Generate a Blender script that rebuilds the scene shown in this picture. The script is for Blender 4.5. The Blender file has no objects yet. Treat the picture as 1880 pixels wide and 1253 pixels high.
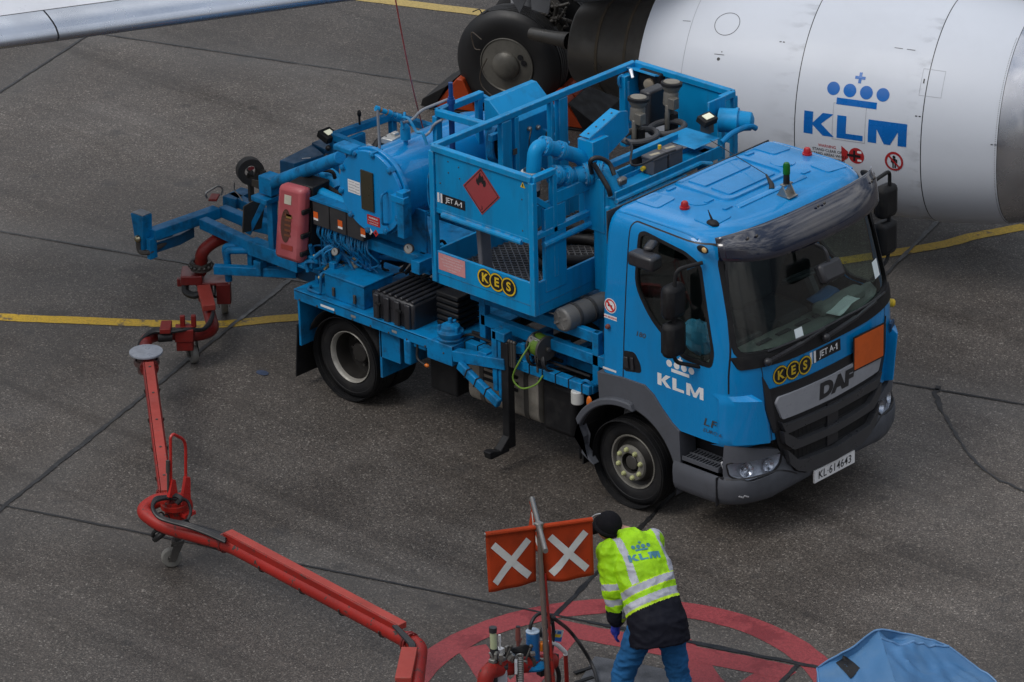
import bpy, bmesh, math, random
from mathutils import Vector, Matrix
from mathutils.bvhtree import BVHTree
random.seed(7)
C = bpy.context.scene.collection
SC = bpy.context.scene
R = math.radians

# ------------------------------------------------------------------ camera, sky, sun, exposure
CAM_ROT = ((0.73140481, 0.68155103, -0.02313447), (-0.26524178, 0.31556905, 0.91107792), (-0.62824661, 0.66023054, -0.41158453))
CAM_LOC = Vector((22.5162, -26.1212, 16.7527))
FPX = 8214.064
cam_d = bpy.data.cameras.new('camera')
cam = bpy.data.objects.new('camera', cam_d); C.objects.link(cam)
cam_d.sensor_width = 36.0
cam_d.lens = FPX / 1880.0 * 36.0
cam_d.clip_start = 0.5; cam_d.clip_end = 2000.0
_r, _u, _f = [Vector(v) for v in CAM_ROT]
cam.matrix_world = Matrix(((_r.x, _u.x, -_f.x, CAM_LOC.x), (_r.y, _u.y, -_f.y, CAM_LOC.y), (_r.z, _u.z, -_f.z, CAM_LOC.z), (0, 0, 0, 1)))
SC.camera = cam

SUN_EL, SUN_AZ = R(52), R(-105)          # azimuth: direction towards the sun, measured from +X
w = bpy.data.worlds.new('World'); SC.world = w; w.use_nodes = True
nt = w.node_tree; nt.nodes.clear()
sky = nt.nodes.new('ShaderNodeTexSky'); sky.sky_type = 'NISHITA'; sky.sun_disc = False
sky.sun_elevation = SUN_EL; sky.sun_rotation = math.pi / 2 - SUN_AZ
sky.dust_density = 3.0; sky.air_density = 1.0
tc = nt.nodes.new('ShaderNodeTexCoord')
sep = nt.nodes.new('ShaderNodeSeparateXYZ'); nt.links.new(tc.outputs['Generated'], sep.inputs[0])
cl = nt.nodes.new('ShaderNodeTexNoise'); cl.inputs['Scale'].default_value = 3.2; cl.inputs['Detail'].default_value = 5.0
cl.inputs['Roughness'].default_value = 0.6
mp = nt.nodes.new('ShaderNodeMapping'); mp.inputs['Scale'].default_value = (1, 1, 2.2)
nt.links.new(tc.outputs['Generated'], mp.inputs[0]); nt.links.new(mp.outputs[0], cl.inputs[0])
rp = nt.nodes.new('ShaderNodeValToRGB')
rp.color_ramp.elements[0].position = 0.42; rp.color_ramp.elements[0].color = (1.7, 2.1, 2.8, 1)
rp.color_ramp.elements[1].position = 0.62; rp.color_ramp.elements[1].color = (9.6, 9.6, 9.7, 1)
nt.links.new(cl.outputs['Fac'], rp.inputs[0])
mx = nt.nodes.new('ShaderNodeMixRGB'); mx.inputs[0].default_value = 0.88
nt.links.new(sky.outputs[0], mx.inputs[1]); nt.links.new(rp.outputs[0], mx.inputs[2])
# an overcast sky is about three times brighter overhead than at the horizon
el = nt.nodes.new('ShaderNodeMapRange'); el.inputs['From Min'].default_value = -.05; el.inputs['From Max'].default_value = .95; el.inputs['To Min'].default_value = .13; el.inputs['To Max'].default_value = 1.25
nt.links.new(sep.outputs['Z'], el.inputs[0])
mg = nt.nodes.new('ShaderNodeMixRGB'); mg.blend_type = 'MULTIPLY'; mg.inputs[0].default_value = 1.0; nt.links.new(mx.outputs[0], mg.inputs[1]); nt.links.new(el.outputs[0], mg.inputs[2])
mx = mg
bg = nt.nodes.new('ShaderNodeBackground'); bg.inputs['Strength'].default_value = 0.1
nt.links.new(mx.outputs[0], bg.inputs['Color'])
wo = nt.nodes.new('ShaderNodeOutputWorld'); nt.links.new(bg.outputs[0], wo.inputs[0])

sun_d = bpy.data.lights.new('sun', 'SUN'); sun_d.energy = 0.7; sun_d.angle = R(25); sun_d.color = (1.0, 0.97, 0.93)
sun = bpy.data.objects.new('sun', sun_d); C.objects.link(sun)
_sd = Vector((math.cos(SUN_EL) * math.cos(SUN_AZ), math.cos(SUN_EL) * math.sin(SUN_AZ), math.sin(SUN_EL)))
sun.rotation_euler = _sd.to_track_quat('Z', 'Y').to_euler()
SC.view_settings.view_transform = 'Standard'; SC.view_settings.look = 'None'
SC.view_settings.exposure = 0.78; SC.view_settings.gamma = 1.0

# ------------------------------------------------------------------ helpers
def at(u, v, x=None, y=None, z=None):
    """survey: where the sight line through photo pixel (u, v) meets the plane x=, y= or z="""
    d = _r * ((u - 940.0) / FPX) - _u * ((v - 626.5) / FPX) + _f
    if x is not None: t = (x - CAM_LOC.x) / d.x
    elif y is not None: t = (y - CAM_LOC.y) / d.y
    else: t = (z - CAM_LOC.z) / d.z
    return CAM_LOC + d * t

WL = {}                                   # world location of every object (parents are never rotated)
def V(*a): return Vector(a[0]) if len(a) == 1 else Vector(a)

def thing(name, label, cat, loc=(0, 0, 0), group=None):
    o = bpy.data.objects.new(name, None); C.objects.link(o); o.location = loc
    o.empty_display_size = 0.2
    WL[o.name] = Vector(loc); o['label'] = label; o['category'] = cat
    if group: o['group'] = group
    return o

def tag(o, label=None, cat=None, group=None, kind=None):
    if label: o['label'] = label
    if cat: o['category'] = cat
    if group: o['group'] = group
    if kind: o['kind'] = kind
    return o

def fillet(pts, r, n=5):
    """round the corners of an open polyline"""
    pts = [Vector(p) for p in pts]; out = [pts[0]]
    for i in range(1, len(pts) - 1):
        a, b, c = pts[i - 1], pts[i], pts[i + 1]
        d1, d2 = (a - b), (c - b); l1, l2 = d1.length, d2.length
        k = min(r, l1 * .48, l2 * .48)
        p, q = b + d1 / l1 * k, b + d2 / l2 * k
        for j in range(n + 1):
            t = j / n
            out.append(p * (1 - t) ** 2 + b * 2 * t * (1 - t) + q * t * t)
    out.append(pts[-1]); return out

def roundpoly(pts, r, n=4):
    m = len(pts); out = []
    for i in range(m):
        a, b, c = [Vector((*pts[(i + k) % m], 0)) for k in (-1, 0, 1)]
        rr = r[i] if isinstance(r, (list, tuple)) else r
        d1, d2 = a - b, c - b; k = min(rr, d1.length * .48, d2.length * .48)
        p, q = b + d1.normalized() * k, b + d2.normalized() * k
        for j in range(n + 1):
            t = j / n; s = p * (1 - t) ** 2 + b * 2 * t * (1 - t) + q * t * t
            out.append((s.x, s.y))
    return out

def spline(pts, n=8):
    """Catmull-Rom through points"""
    P = [Vector(p) for p in pts]; P = [P[0] * 2 - P[1]] + P + [P[-1] * 2 - P[-2]]; out = []
    for i in range(1, len(P) - 2):
        for j in range(n):
            t = j / n; a, b, c, d = P[i - 1], P[i], P[i + 1], P[i + 2]
            out.append(.5 * ((2 * b) + (c - a) * t + (2 * a - 5 * b + 4 * c - d) * t * t + (3 * b - a - 3 * c + d) * t ** 3))
    out.append(P[-2]); return out

def frame_of(d, up=(0, 0, 1)):
    d = Vector(d).normalized(); up = Vector(up)
    if abs(d.dot(up.normalized())) > .98: up = Vector((1, 0, 0))
    s = d.cross(up).normalized(); return s, s.cross(d).normalized(), d

class MB:
    def __init__(s): s.v = []; s.f = []; s.m = []
    def add(s, vs, fs, m=0):
        b = len(s.v); s.v += [Vector(x) for x in vs]
        for f in fs: s.f.append([b + i for i in f]); s.m.append(m)
        return s
    def box2(s, a, b, m=0):
        x0, x1 = sorted((a[0], b[0])); y0, y1 = sorted((a[1], b[1])); z0, z1 = sorted((a[2], b[2]))
        return s.add([(x0, y0, z0), (x1, y0, z0), (x1, y1, z0), (x0, y1, z0), (x0, y0, z1), (x1, y0, z1), (x1, y1, z1), (x0, y1, z1)],
              [(0, 3, 2, 1), (4, 5, 6, 7), (0, 1, 5, 4), (1, 2, 6, 5), (2, 3, 7, 6), (3, 0, 4, 7)], m)
    def box(s, c, d, rot=None, m=0):
        c = Vector(c); h = Vector(d) / 2; k = len(s.v)
        s.box2(-h, h, m)
        for i in range(k, len(s.v)):
            p = s.v[i]; s.v[i] = c + (rot @ p if rot else p)
        return s
    def bar(s, a, b, w_, h_, up=(0, 0, 1), m=0):
        a, b = Vector(a), Vector(b); sd, u, d = frame_of(b - a, up); k = []
        for p in (a, b):
            for i, j in ((-1, -1), (1, -1), (1, 1), (-1, 1)): k.append(p + sd * (i * w_ / 2) + u * (j * h_ / 2))
        return s.add(k, [(0, 1, 2, 3), (7, 6, 5, 4), (0, 4, 5, 1), (1, 5, 6, 2), (2, 6, 7, 3), (3, 7, 4, 0)], m)
    def tube(s, pts, r, seg=10, m=0, caps=True, closed=False):
        P = [Vector(p) for p in pts]; n = len(P); sd = None; rings = []
        for i in range(n):
            if closed: d = P[(i + 1) % n] - P[i - 1]
            else: d = P[min(i + 1, n - 1)] - P[max(i - 1, 0)]
            if d.length < 1e-9: d = Vector((0, 0, 1))
            d.normalize()
            if sd is None: sd, u, _ = frame_of(d)
            sd = (sd - d * sd.dot(d))
            if sd.length < 1e-6: sd = frame_of(d)[0]
            sd.normalize(); u = d.cross(sd)
            rr = r[i] if isinstance(r, (list, tuple)) else r
            rings.append([P[i] + (sd * math.cos(2 * math.pi * k / seg) + u * math.sin(2 * math.pi * k / seg)) * rr for k in range(seg)])
        vs = [p for q in rings for p in q]; fs = []
        for i in range(n if closed else n - 1):
            a, b = i * seg, ((i + 1) % n) * seg
            for k in range(seg): fs.append((a + k, a + (k + 1) % seg, b + (k + 1) % seg, b + k))
        if caps and not closed: fs += [tuple(range(seg - 1, -1, -1)), tuple((n - 1) * seg + k for k in range(seg))]
        return s.add(vs, fs, m)
    def cyl(s, a, b, r, r2=None, seg=24, m=0):
        a, b = Vector(a), Vector(b)
        return s.tube([a, b], [r, r if r2 is None else r2], seg, m)
    def lathe(s, prof, o, ax, seg=40, m=0, section=None):
        """prof: list of (along, radius[, material]); closed ends when the radius is 0"""
        o = Vector(o); sd, u, d = frame_of(ax); vs = []; fs = []; n = len(prof); k0 = len(s.v); mm = []
        for p in prof:
            for k in range(seg):
                t = 2 * math.pi * k / seg; a, b = math.cos(t), math.sin(t)
                if section: a, b = section(a, b, p[0])
                vs.append(o + d * p[0] + (sd * a + u * b) * p[1])
        for i in range(n - 1):
            for k in range(seg):
                fs.append((i * seg + k, i * seg + (k + 1) % seg, (i + 1) * seg + (k + 1) % seg, (i + 1) * seg + k)); mm.append(prof[i][2] if len(prof[i]) > 2 else m)
        b = len(s.v); s.v += vs
        for f, q in zip(fs, mm): s.f.append([b + i for i in f]); s.m.append(q)
        return s
    def prism(s, pts, vec, m=0):
        P = [Vector(p) for p in pts]; v = Vector(vec); n = len(P)
        nrm = Vector((0, 0, 0))
        for i in range(n): nrm += P[i].cross(P[(i + 1) % n])
        if nrm.dot(v) > 0: P.reverse()
        return s.add(P + [p + v for p in P], [tuple(range(n)), tuple(range(2 * n - 1, n - 1, -1))] + [(i, i + n, (i + 1) % n + n, (i + 1) % n) for i in range(n)], m)
    def ball(s, c, r, seg=16, rings=10, m=0):
        c = Vector(c); r = Vector(r) if not isinstance(r, (int, float)) else Vector((r, r, r)); vs = []; fs = []
        for i in range(rings + 1):
            p = math.pi * i / rings
            for k in range(seg):
                t = 2 * math.pi * k / seg
                vs.append(c + Vector((r.x * math.sin(p) * math.cos(t), r.y * math.sin(p) * math.sin(t), r.z * math.cos(p))))
        for i in range(rings):
            for k in range(seg): fs.append((i * seg + k, (i + 1) * seg + k, (i + 1) * seg + (k + 1) % seg, i * seg + (k + 1) % seg))
        return s.add(vs, fs, m)
    def grid(s, rows, m=0, closed=False):
        n = len(rows[0]); vs = [p for q in rows for p in q]; fs = []
        for i in range(len(rows) - 1):
            for k in range(n if closed else n - 1): fs.append((i * n + k, i * n + (k + 1) % n, (i + 1) * n + (k + 1) % n, (i + 1) * n + k))
        return s.add(vs, fs, m)
    def bm(s):
        b = bmesh.new(); vs = [b.verts.new(v) for v in s.v]
        for f, m in zip(s.f, s.m):
            try: q = b.faces.new([vs[i] for i in f]); q.material_index = m
            except ValueError: pass
        bmesh.ops.remove_doubles(b, verts=b.verts, dist=1e-5)
        bmesh.ops.recalc_face_normals(b, faces=b.faces)
        return b
    def build(s, name, mats, parent=None, bevel=0, angle=35, solid=0, flat=False):
        b = s.bm(); me = bpy.data.meshes.new(name); b.to_mesh(me); b.free()
        return link(name, me, mats, parent, bevel, angle, solid, flat)

def link(name, me, mats, parent=None, bevel=0, angle=35, solid=0, flat=False):
    me.name = name
    n = len(me.vertices)
    c = Vector((0, 0, 0))
    if n:
        lo = Vector([min(v.co[i] for v in me.vertices) for i in range(3)]); hi = Vector([max(v.co[i] for v in me.vertices) for i in range(3)])
        c = (lo + hi) / 2
        if parent is None: c.z = lo.z
        me.transform(Matrix.Translation(-c))
    if mats is not None:
        if len(me.materials): me.materials.clear()
        for q in (mats if isinstance(mats, (list, tuple)) else [mats]): me.materials.append(q)
    o = bpy.data.objects.new(name, me); C.objects.link(o); WL[o.name] = c.copy()
    if parent is not None: o.parent = parent; o.location = c - WL[parent.name]
    else: o.location = c
    if not flat and len(me.polygons):
        me.polygons.foreach_set('use_smooth', [True] * len(me.polygons))
        me.set_sharp_from_angle(angle=R(angle))
    if solid:
        q = o.modifiers.new('thick', 'SOLIDIFY'); q.thickness = solid; q.offset = 0
    if bevel:
        q = o.modifiers.new('bevel', 'BEVEL'); q.width = bevel; q.segments = 2; q.limit_method = 'ANGLE'; q.angle_limit = R(40)
    return o

def raw(mb):
    """temporary unlinked-from-tree object for booleans"""
    b = mb.bm() if isinstance(mb, MB) else mb
    me = bpy.data.meshes.new('tmp'); b.to_mesh(me); b.free()
    o = bpy.data.objects.new('tmp', me); C.objects.link(o); return o

def boolean(a, ops):
    """a and the tools are temporary objects, all removed; returns the resulting mesh datablock"""
    for kind, t in ops:
        q = a.modifiers.new('b', 'BOOLEAN'); q.operation = kind; q.object = t; q.solver = 'EXACT'
    dg = bpy.context.evaluated_depsgraph_get(); dg.update()
    me = bpy.data.meshes.new_from_object(a.evaluated_get(dg))
    for t in {id(t): t for t in [a] + [x[1] for x in ops]}.values():
        d = t.data; bpy.data.objects.remove(t, do_unlink=True); bpy.data.meshes.remove(d)
    return me

def text_geo(s, size, bold=0.0, align='CENTER', shear=0.0, spacing=1.0):
    cu = bpy.data.curves.new('t', 'FONT'); cu.body = s; cu.size = size; cu.offset = bold; cu.align_x = align; cu.align_y = 'CENTER'
    cu.shear = shear; cu.space_character = spacing; cu.resolution_u = 4
    o = bpy.data.objects.new('t', cu); C.objects.link(o)
    dg = bpy.context.evaluated_depsgraph_get(); dg.update()
    me = bpy.data.meshes.new_from_object(o.evaluated_get(dg))
    vs = [(v.co.x, v.co.y) for v in me.vertices]; fs = [tuple(p.vertices) for p in me.polygons]
    bpy.data.objects.remove(o, do_unlink=True); bpy.data.curves.remove(cu); bpy.data.meshes.remove(me)
    return vs, fs

class Flat:
    """2-D artwork (lettering, signs) that is mapped on to a real surface, in thin layers"""
    def __init__(s): s.v = []; s.f = []; s.m = []; s.l = []
    def add(s, vs, fs, m=0, layer=0):
        b = len(s.v); s.v += [tuple(x) for x in vs]; s.l += [layer] * len(vs)
        for f in fs: s.f.append([b + i for i in f]); s.m.append(m)
        return s
    def poly(s, pts, m=0, layer=0): return s.add(pts, [tuple(range(len(pts)))], m, layer)
    def rect(s, x0, y0, x1, y1, m=0, layer=0, n=1):
        for i in range(n):
            a, b = x0 + (x1 - x0) * i / n, x0 + (x1 - x0) * (i + 1) / n
            s.poly([(a, y0), (b, y0), (b, y1), (a, y1)], m, layer)
        return s
    def disc(s, c, r, m=0, layer=0, n=28, ry=None):
        return s.poly([(c[0] + r * math.cos(2 * math.pi * k / n), c[1] + (ry or r) * math.sin(2 * math.pi * k / n)) for k in range(n)], m, layer)
    def ring(s, c, r, r2, m=0, layer=0, n=32):
        for k in range(n):
            t0, t1 = 2 * math.pi * k / n, 2 * math.pi * (k + 1) / n
            s.poly([(c[0] + a * math.cos(t), c[1] + a * math.sin(t)) for a, t in ((r2, t0), (r, t0), (r, t1), (r2, t1))], m, layer)
        return s
    def text(s, t, c, size, m=0, layer=1, bold=0.0, shear=0.0, sx=1.0, spacing=1.0):
        vs, fs = text_geo(t, size, bold, shear=shear, spacing=spacing)
        return s.add([(c[0] + x * sx, c[1] + y) for x, y in vs], fs, m, layer)
    def build(s, name, mats, parent, fn, step=0.0015):
        mb = MB()
        mb.v = [Vector(fn(x, y, step * (l + 1))) for (x, y), l in zip(s.v, s.l)]; mb.f = s.f; mb.m = s.m
        b = bmesh.new(); vs = [b.verts.new(v) for v in mb.v]
        for f, m in zip(mb.f, mb.m):
            try: q = b.faces.new([vs[i] for i in f]); q.material_index = m
            except ValueError: pass
        me = bpy.data.meshes.new(name); b.to_mesh(me); b.free()
        return link(name, me, mats, parent, flat=True)

def plane_map(o, ux, uy):
    o, ux, uy = Vector(o), Vector(ux).normalized(), Vector(uy).normalized(); n = ux.cross(uy).normalized()
    return lambda x, y, h: o + ux * x + uy * y + n * h

# bold airline wordmark: K L M under a crown of four dots, a bar and a cross (units: letter height 1)
GLY = {'K': [[(0, 0), (.30, 0), (.30, 1), (0, 1)], [(.30, .52), (.62, 1), (.98, 1), (.58, .52), (1.02, 0), (.64, 0), (.30, .42)]],
       'L': [[(0, 0), (.86, 0), (.86, .24), (.30, .24), (.30, 1), (0, 1)]],
       'M': [[(0, 0), (.28, 0), (.28, .62), (.28, 1), (0, 1)], [(.28, .62), (.53, 0), (.73, 0), (.98, .62), (.98, 1), (.94, 1), (.63, .34), (.32, 1), (.28, 1)], [(.98, 0), (1.26, 0), (1.26, 1), (.98, 1), (.98, .62)]]}
def wordmark(h, m=0, crown=True, sub=1, sx=1.36):
    """artwork centred on the letters"""
    F = Flat(); x = -1.70
    for ch, wd in (('K', 1.08), ('L', 1.0), ('M', 1.26)):
        for p in GLY[ch]: F.poly([((x + a) * h * sx, (b - .5) * h) for a, b in p], m)
        x += wd + .03
    if crown:
        F.rect(-.90 * h, .96 * h, .90 * h, 1.24 * h, m)
        for k in (-1.11, -.37, .37, 1.11): F.disc((k * h, 1.60 * h), .285 * h, m)
        F.rect(-.065 * h, 1.95 * h, .065 * h, 2.42 * h, m); F.rect(-.23 * h, 2.12 * h, -.065 * h, 2.25 * h, m); F.rect(.065 * h, 2.12 * h, .23 * h, 2.25 * h, m)
    return F

# ------------------------------------------------------------------ materials
def nodes_of(name):
    m = bpy.data.materials.new(name); m.use_nodes = True
    return m, m.node_tree, m.node_tree.nodes['Principled BSDF']
def mat(name, col, rough=.5, metal=0.0, dirt=.25, dirt_col=(.05, .045, .04), scale=6.0, bump=0.0, coat=0.0, streak=False, rvar=.15, spec=.5, vary=.12, chips=None, chip_amt=.62, edge=None):
    """painted / plain surface with tone variation, grime and uneven gloss"""
    m, nt, b = nodes_of(name); L = nt.links.new; N = nt.nodes.new
    tc = N('ShaderNodeTexCoord'); ge = N('ShaderNodeNewGeometry')
    mp = N('ShaderNodeMapping'); L(ge.outputs['Position'], mp.inputs[0])
    if streak: mp.inputs['Scale'].default_value = (1, 1, .18)
    n1 = N('ShaderNodeTexNoise'); n1.inputs['Scale'].default_value = scale; n1.inputs['Detail'].default_value = 6; n1.inputs['Roughness'].default_value = .62
    L(mp.outputs[0], n1.inputs[0])
    n2 = N('ShaderNodeTexNoise'); n2.inputs['Scale'].default_value = scale * .23 + .4; n2.inputs['Detail'].default_value = 3; L(ge.outputs['Position'], n2.inputs[0])
    mr = N('ShaderNodeMapRange'); mr.inputs['From Min'].default_value = .48; mr.inputs['From Max'].default_value = .78; mr.inputs['To Min'].default_value = 0; mr.inputs['To Max'].default_value = dirt
    L(n1.outputs['Fac'], mr.inputs[0])
    hv = N('ShaderNodeHueSaturation'); hv.inputs['Color'].default_value = (*col, 1)
    mv = N('ShaderNodeMapRange'); mv.inputs['From Min'].default_value = .3; mv.inputs['From Max'].default_value = .7; mv.inputs['To Min'].default_value = 1 - vary; mv.inputs['To Max'].default_value = 1 + vary
    L(n2.outputs['Fac'], mv.inputs[0]); L(mv.outputs[0], hv.inputs['Value'])
    mix = N('ShaderNodeMixRGB'); mix.inputs[2].default_value = (*dirt_col, 1); L(mr.outputs[0], mix.inputs[0]); L(hv.outputs[0], mix.inputs[1])
    last = mix
    if chips:
        n3 = N('ShaderNodeTexNoise'); n3.inputs['Scale'].default_value = scale * 3.2; n3.inputs['Detail'].default_value = 8; n3.inputs['Roughness'].default_value = .7; L(ge.outputs['Position'], n3.inputs[0])
        r3 = N('ShaderNodeMapRange'); r3.inputs['From Min'].default_value = chip_amt; r3.inputs['From Max'].default_value = chip_amt + .03; L(n3.outputs['Fac'], r3.inputs[0])
        mx2 = N('ShaderNodeMixRGB'); mx2.inputs[2].default_value = (*chips, 1); L(r3.outputs[0], mx2.inputs[0]); L(mix.outputs[0], mx2.inputs[1]); last = mx2
    if edge:      # paint rubbed through on the corners
        bv_ = N('ShaderNodeBevel'); bv_.samples = 4; bv_.inputs['Radius'].default_value = .014
        dt = N('ShaderNodeVectorMath'); dt.operation = 'DOT_PRODUCT'; L(bv_.outputs[0], dt.inputs[0]); L(ge.outputs['Normal'], dt.inputs[1])
        n4 = N('ShaderNodeTexNoise'); n4.inputs['Scale'].default_value = 16; n4.inputs['Detail'].default_value = 6; L(ge.outputs['Position'], n4.inputs[0])
        e1 = N('ShaderNodeMapRange'); e1.inputs['From Min'].default_value = .985; e1.inputs['From Max'].default_value = .90; L(dt.outputs['Value'], e1.inputs[0])
        e2 = N('ShaderNodeMapRange'); e2.inputs['From Min'].default_value = .44; e2.inputs['From Max'].default_value = .60; L(n4.outputs['Fac'], e2.inputs[0])
        e3 = N('ShaderNodeMath'); e3.operation = 'MULTIPLY'; L(e1.outputs[0], e3.inputs[0]); L(e2.outputs[0], e3.inputs[1])
        e4 = N('ShaderNodeMath'); e4.operation = 'MULTIPLY'; e4.inputs[1].default_value = .75; L(e3.outputs[0], e4.inputs[0])
        mx3 = N('ShaderNodeMixRGB'); mx3.inputs[2].default_value = (*edge, 1); L(e4.outputs[0], mx3.inputs[0]); L(last.outputs[0], mx3.inputs[1]); last = mx3
    L(last.outputs[0], b.inputs['Base Color'])
    rr = N('ShaderNodeMapRange'); rr.inputs['From Min'].default_value = .3; rr.inputs['From Max'].default_value = .7; rr.inputs['To Min'].default_value = max(rough - rvar, .03); rr.inputs['To Max'].default_value = min(rough + rvar, 1)
    L(n1.outputs['Fac'], rr.inputs[0]); L(rr.outputs[0], b.inputs['Roughness'])
    b.inputs['Metallic'].default_value = metal; b.inputs['Specular IOR Level'].default_value = spec
    if coat: b.inputs['Coat Weight'].default_value = coat; b.inputs['Coat Roughness'].default_value = .05
    if bump:
        bp = N('ShaderNodeBump'); bp.inputs['Strength'].default_value = bump; bp.inputs['Distance'].default_value = .01; L(n1.outputs['Fac'], bp.inputs['Height']); L(bp.outputs[0], b.inputs['Normal'])
    return m
def lamp(name, col, strength):
    m, nt, b = nodes_of(name); b.inputs['Base Color'].default_value = (*col, 1); b.inputs['Emission Color'].default_value = (*col, 1); b.inputs['Emission Strength'].default_value = strength; return m
def glass(name, tint, refl_rough=.01, ior=1.5, extra=.0):
    m = bpy.data.materials.new(name); m.use_nodes = True; nt = m.node_tree; nt.nodes.clear(); N = nt.nodes.new; L = nt.links.new
    t = N('ShaderNodeBsdfTransparent'); t.inputs[0].default_value = (*tint, 1)
    g = N('ShaderNodeBsdfGlossy'); g.inputs['Roughness'].default_value = refl_rough
    f = N('ShaderNodeFresnel'); f.inputs[0].default_value = ior
    fac = f
    if extra:
        a = N('ShaderNodeMath'); a.operation = 'ADD'; a.inputs[1].default_value = extra; L(f.outputs[0], a.inputs[0]); fac = a
    ge = N('ShaderNodeNewGeometry'); iv = N('ShaderNodeMath'); iv.operation = 'SUBTRACT'; iv.inputs[0].default_value = 1; L(ge.outputs['Backfacing'], iv.inputs[1])
    mu = N('ShaderNodeMath'); mu.operation = 'MULTIPLY'; L(fac.outputs[0], mu.inputs[0]); L(iv.outputs[0], mu.inputs[1]); fac = mu
    x = N('ShaderNodeMixShader'); L(fac.outputs[0], x.inputs[0]); L(t.outputs[0], x.inputs[1]); L(g.outputs[0], x.inputs[2])
    o = N('ShaderNodeOutputMaterial'); L(x.outputs[0], o.inputs[0]); return m

BLUE = mat('truck_blue_paint', (.001, .215, .520), .34, spec=.25, dirt=.30, dirt_col=(.012, .09, .17), scale=5, coat=.6, streak=True, vary=.08)
BLUED = mat('chassis_blue_paint', (.002, .165, .385), .48, spec=.2, dirt=.85, dirt_col=(.010, .018, .026), scale=7, streak=False, vary=.22, chips=(.05, .05, .05), chip_amt=.66, edge=(.06, .10, .15))
BLUEP = mat('platform_blue_paint', (.003, .235, .505), .44, spec=.22, dirt=.5, dirt_col=(.02, .05, .09), scale=6, streak=True, vary=.10, chips=(.10, .16, .22), chip_amt=.70, edge=(.20, .30, .38))
BLACK = mat('black_rubber', (.009, .009, .010), .6, spec=.3, dirt=.35, dirt_col=(.04, .037, .033), scale=9)
TYRE = mat('tyre_rubber', (.009, .009, .010), .66, spec=.28, dirt=.5, dirt_col=(.035, .032, .028), scale=5, bump=.15)
PLAS = mat('dark_plastic', (.022, .022, .025), .38, dirt=.3, dirt_col=(.05, .05, .05), scale=8)
PLASG = mat('bumper_grey_plastic', (.078, .083, .096), .55, spec=.3, dirt=.35, dirt_col=(.04, .04, .04), scale=6, vary=.06)
SILV = mat('silver_trim', (.30, .31, .335), .35, dirt=.2, vary=.05)
STEEL = mat('worn_steel', (.30, .29, .27), .38, metal=.85, dirt=.5, scale=9)
DSTEEL = mat('dark_steel', (.075, .070, .064), .5, metal=.4, dirt=.5, scale=9)
ALU = mat('dull_aluminium', (.42, .41, .39), .38, metal=.7, dirt=.6, dirt_col=(.04, .035, .03), scale=4)
WHITE = mat('white_sticker', (.72, .72, .72), .45, dirt=.15)
INK = mat('black_ink', (.010, .010, .012), .45, dirt=.05)
YELL = mat('yellow_ink', (.62, .42, .02), .45, dirt=.1)
SIGNRED = mat('faded_red_sticker', (.30, .045, .050), .5, dirt=.15)
PINKST = mat('pink_sticker', (.55, .24, .24), .5, dirt=.15)
ORANGE = mat('orange_plate', (.62, .105, .012), .45, dirt=.3, dirt_col=(.3, .06, .02), scale=8)
REDP = mat('red_arm_paint', (.27, .016, .011), .42, spec=.3, dirt=.35, dirt_col=(.06, .012, .01), scale=4, chips=(.05, .035, .03), chip_amt=.59, vary=.3, edge=(.08, .06, .05))
REDT = mat('faded_red_top_paint', (.33, .048, .036), .55, spec=.3, dirt=.22, dirt_col=(.16, .03, .025), scale=5, chips=(.07, .05, .045), chip_amt=.64, vary=.2, edge=(.20, .10, .08))
REDM = mat('maroon_pipe_paint', (.17, .014, .011), .42, spec=.3, dirt=.7, dirt_col=(.03, .012, .010), scale=5, chips=(.05, .035, .03), chip_amt=.62, vary=.25)
REDD = mat('dark_red_paint', (.16, .014, .012), .4, dirt=.5, dirt_col=(.03, .012, .01), scale=6, chips=(.05, .045, .04), chip_amt=.68)
PINK = mat('faded_red_plastic', (.36, .075, .085), .5, dirt=.45, dirt_col=(.50, .19, .20), scale=4, vary=.12)
GREYB = mat('grey_moulding', (.085, .085, .095), .55, dirt=.3)
GLASS = glass('window_glass', (.80, .86, .83), .004, 1.55, .03)
VISOR = mat('smoked_visor', (.008, .011, .026), .05, dirt=.7, dirt_col=(.09, .075, .065), scale=2.4, rvar=.03, spec=.9, coat=.5)  # paler warm mottling mixed over the dark smoked base
LENS = glass('lamp_lens', (.85, .87, .9), .02, 1.45)
CHROME = mat('lamp_reflector', (.75, .75, .76), .12, metal=1.0, dirt=.1)
AMBER = mat('amber_lens', (.55, .13, .01), .25, dirt=.05)
REDL = mat('red_lens', (.35, .006, .008), .22, dirt=.05)
GREENL = mat('green_lens', (.004, .11, .012), .2, dirt=.05)
LIT = lamp('lit_lamp', (.55, .55, .42), .35)
MESHG = mat('grey_grating', (.055, .055, .058), .55, metal=.3, dirt=.4, scale=12)
CABLE = mat('black_cable', (.010, .010, .011), .5, dirt=.25, dirt_col=(.04, .04, .04))
INT = mat('cab_interior', (.040, .041, .044), .7, dirt=.2)
DASH = mat('dash_plastic', (.20, .22, .205), .55, dirt=.2)
PAPER = mat('white_paper', (.80, .88, .88), .7, dirt=.05)
GREENC = mat('green_yellow_cable', (.12, .22, .02), .5, dirt=.1)

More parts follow.
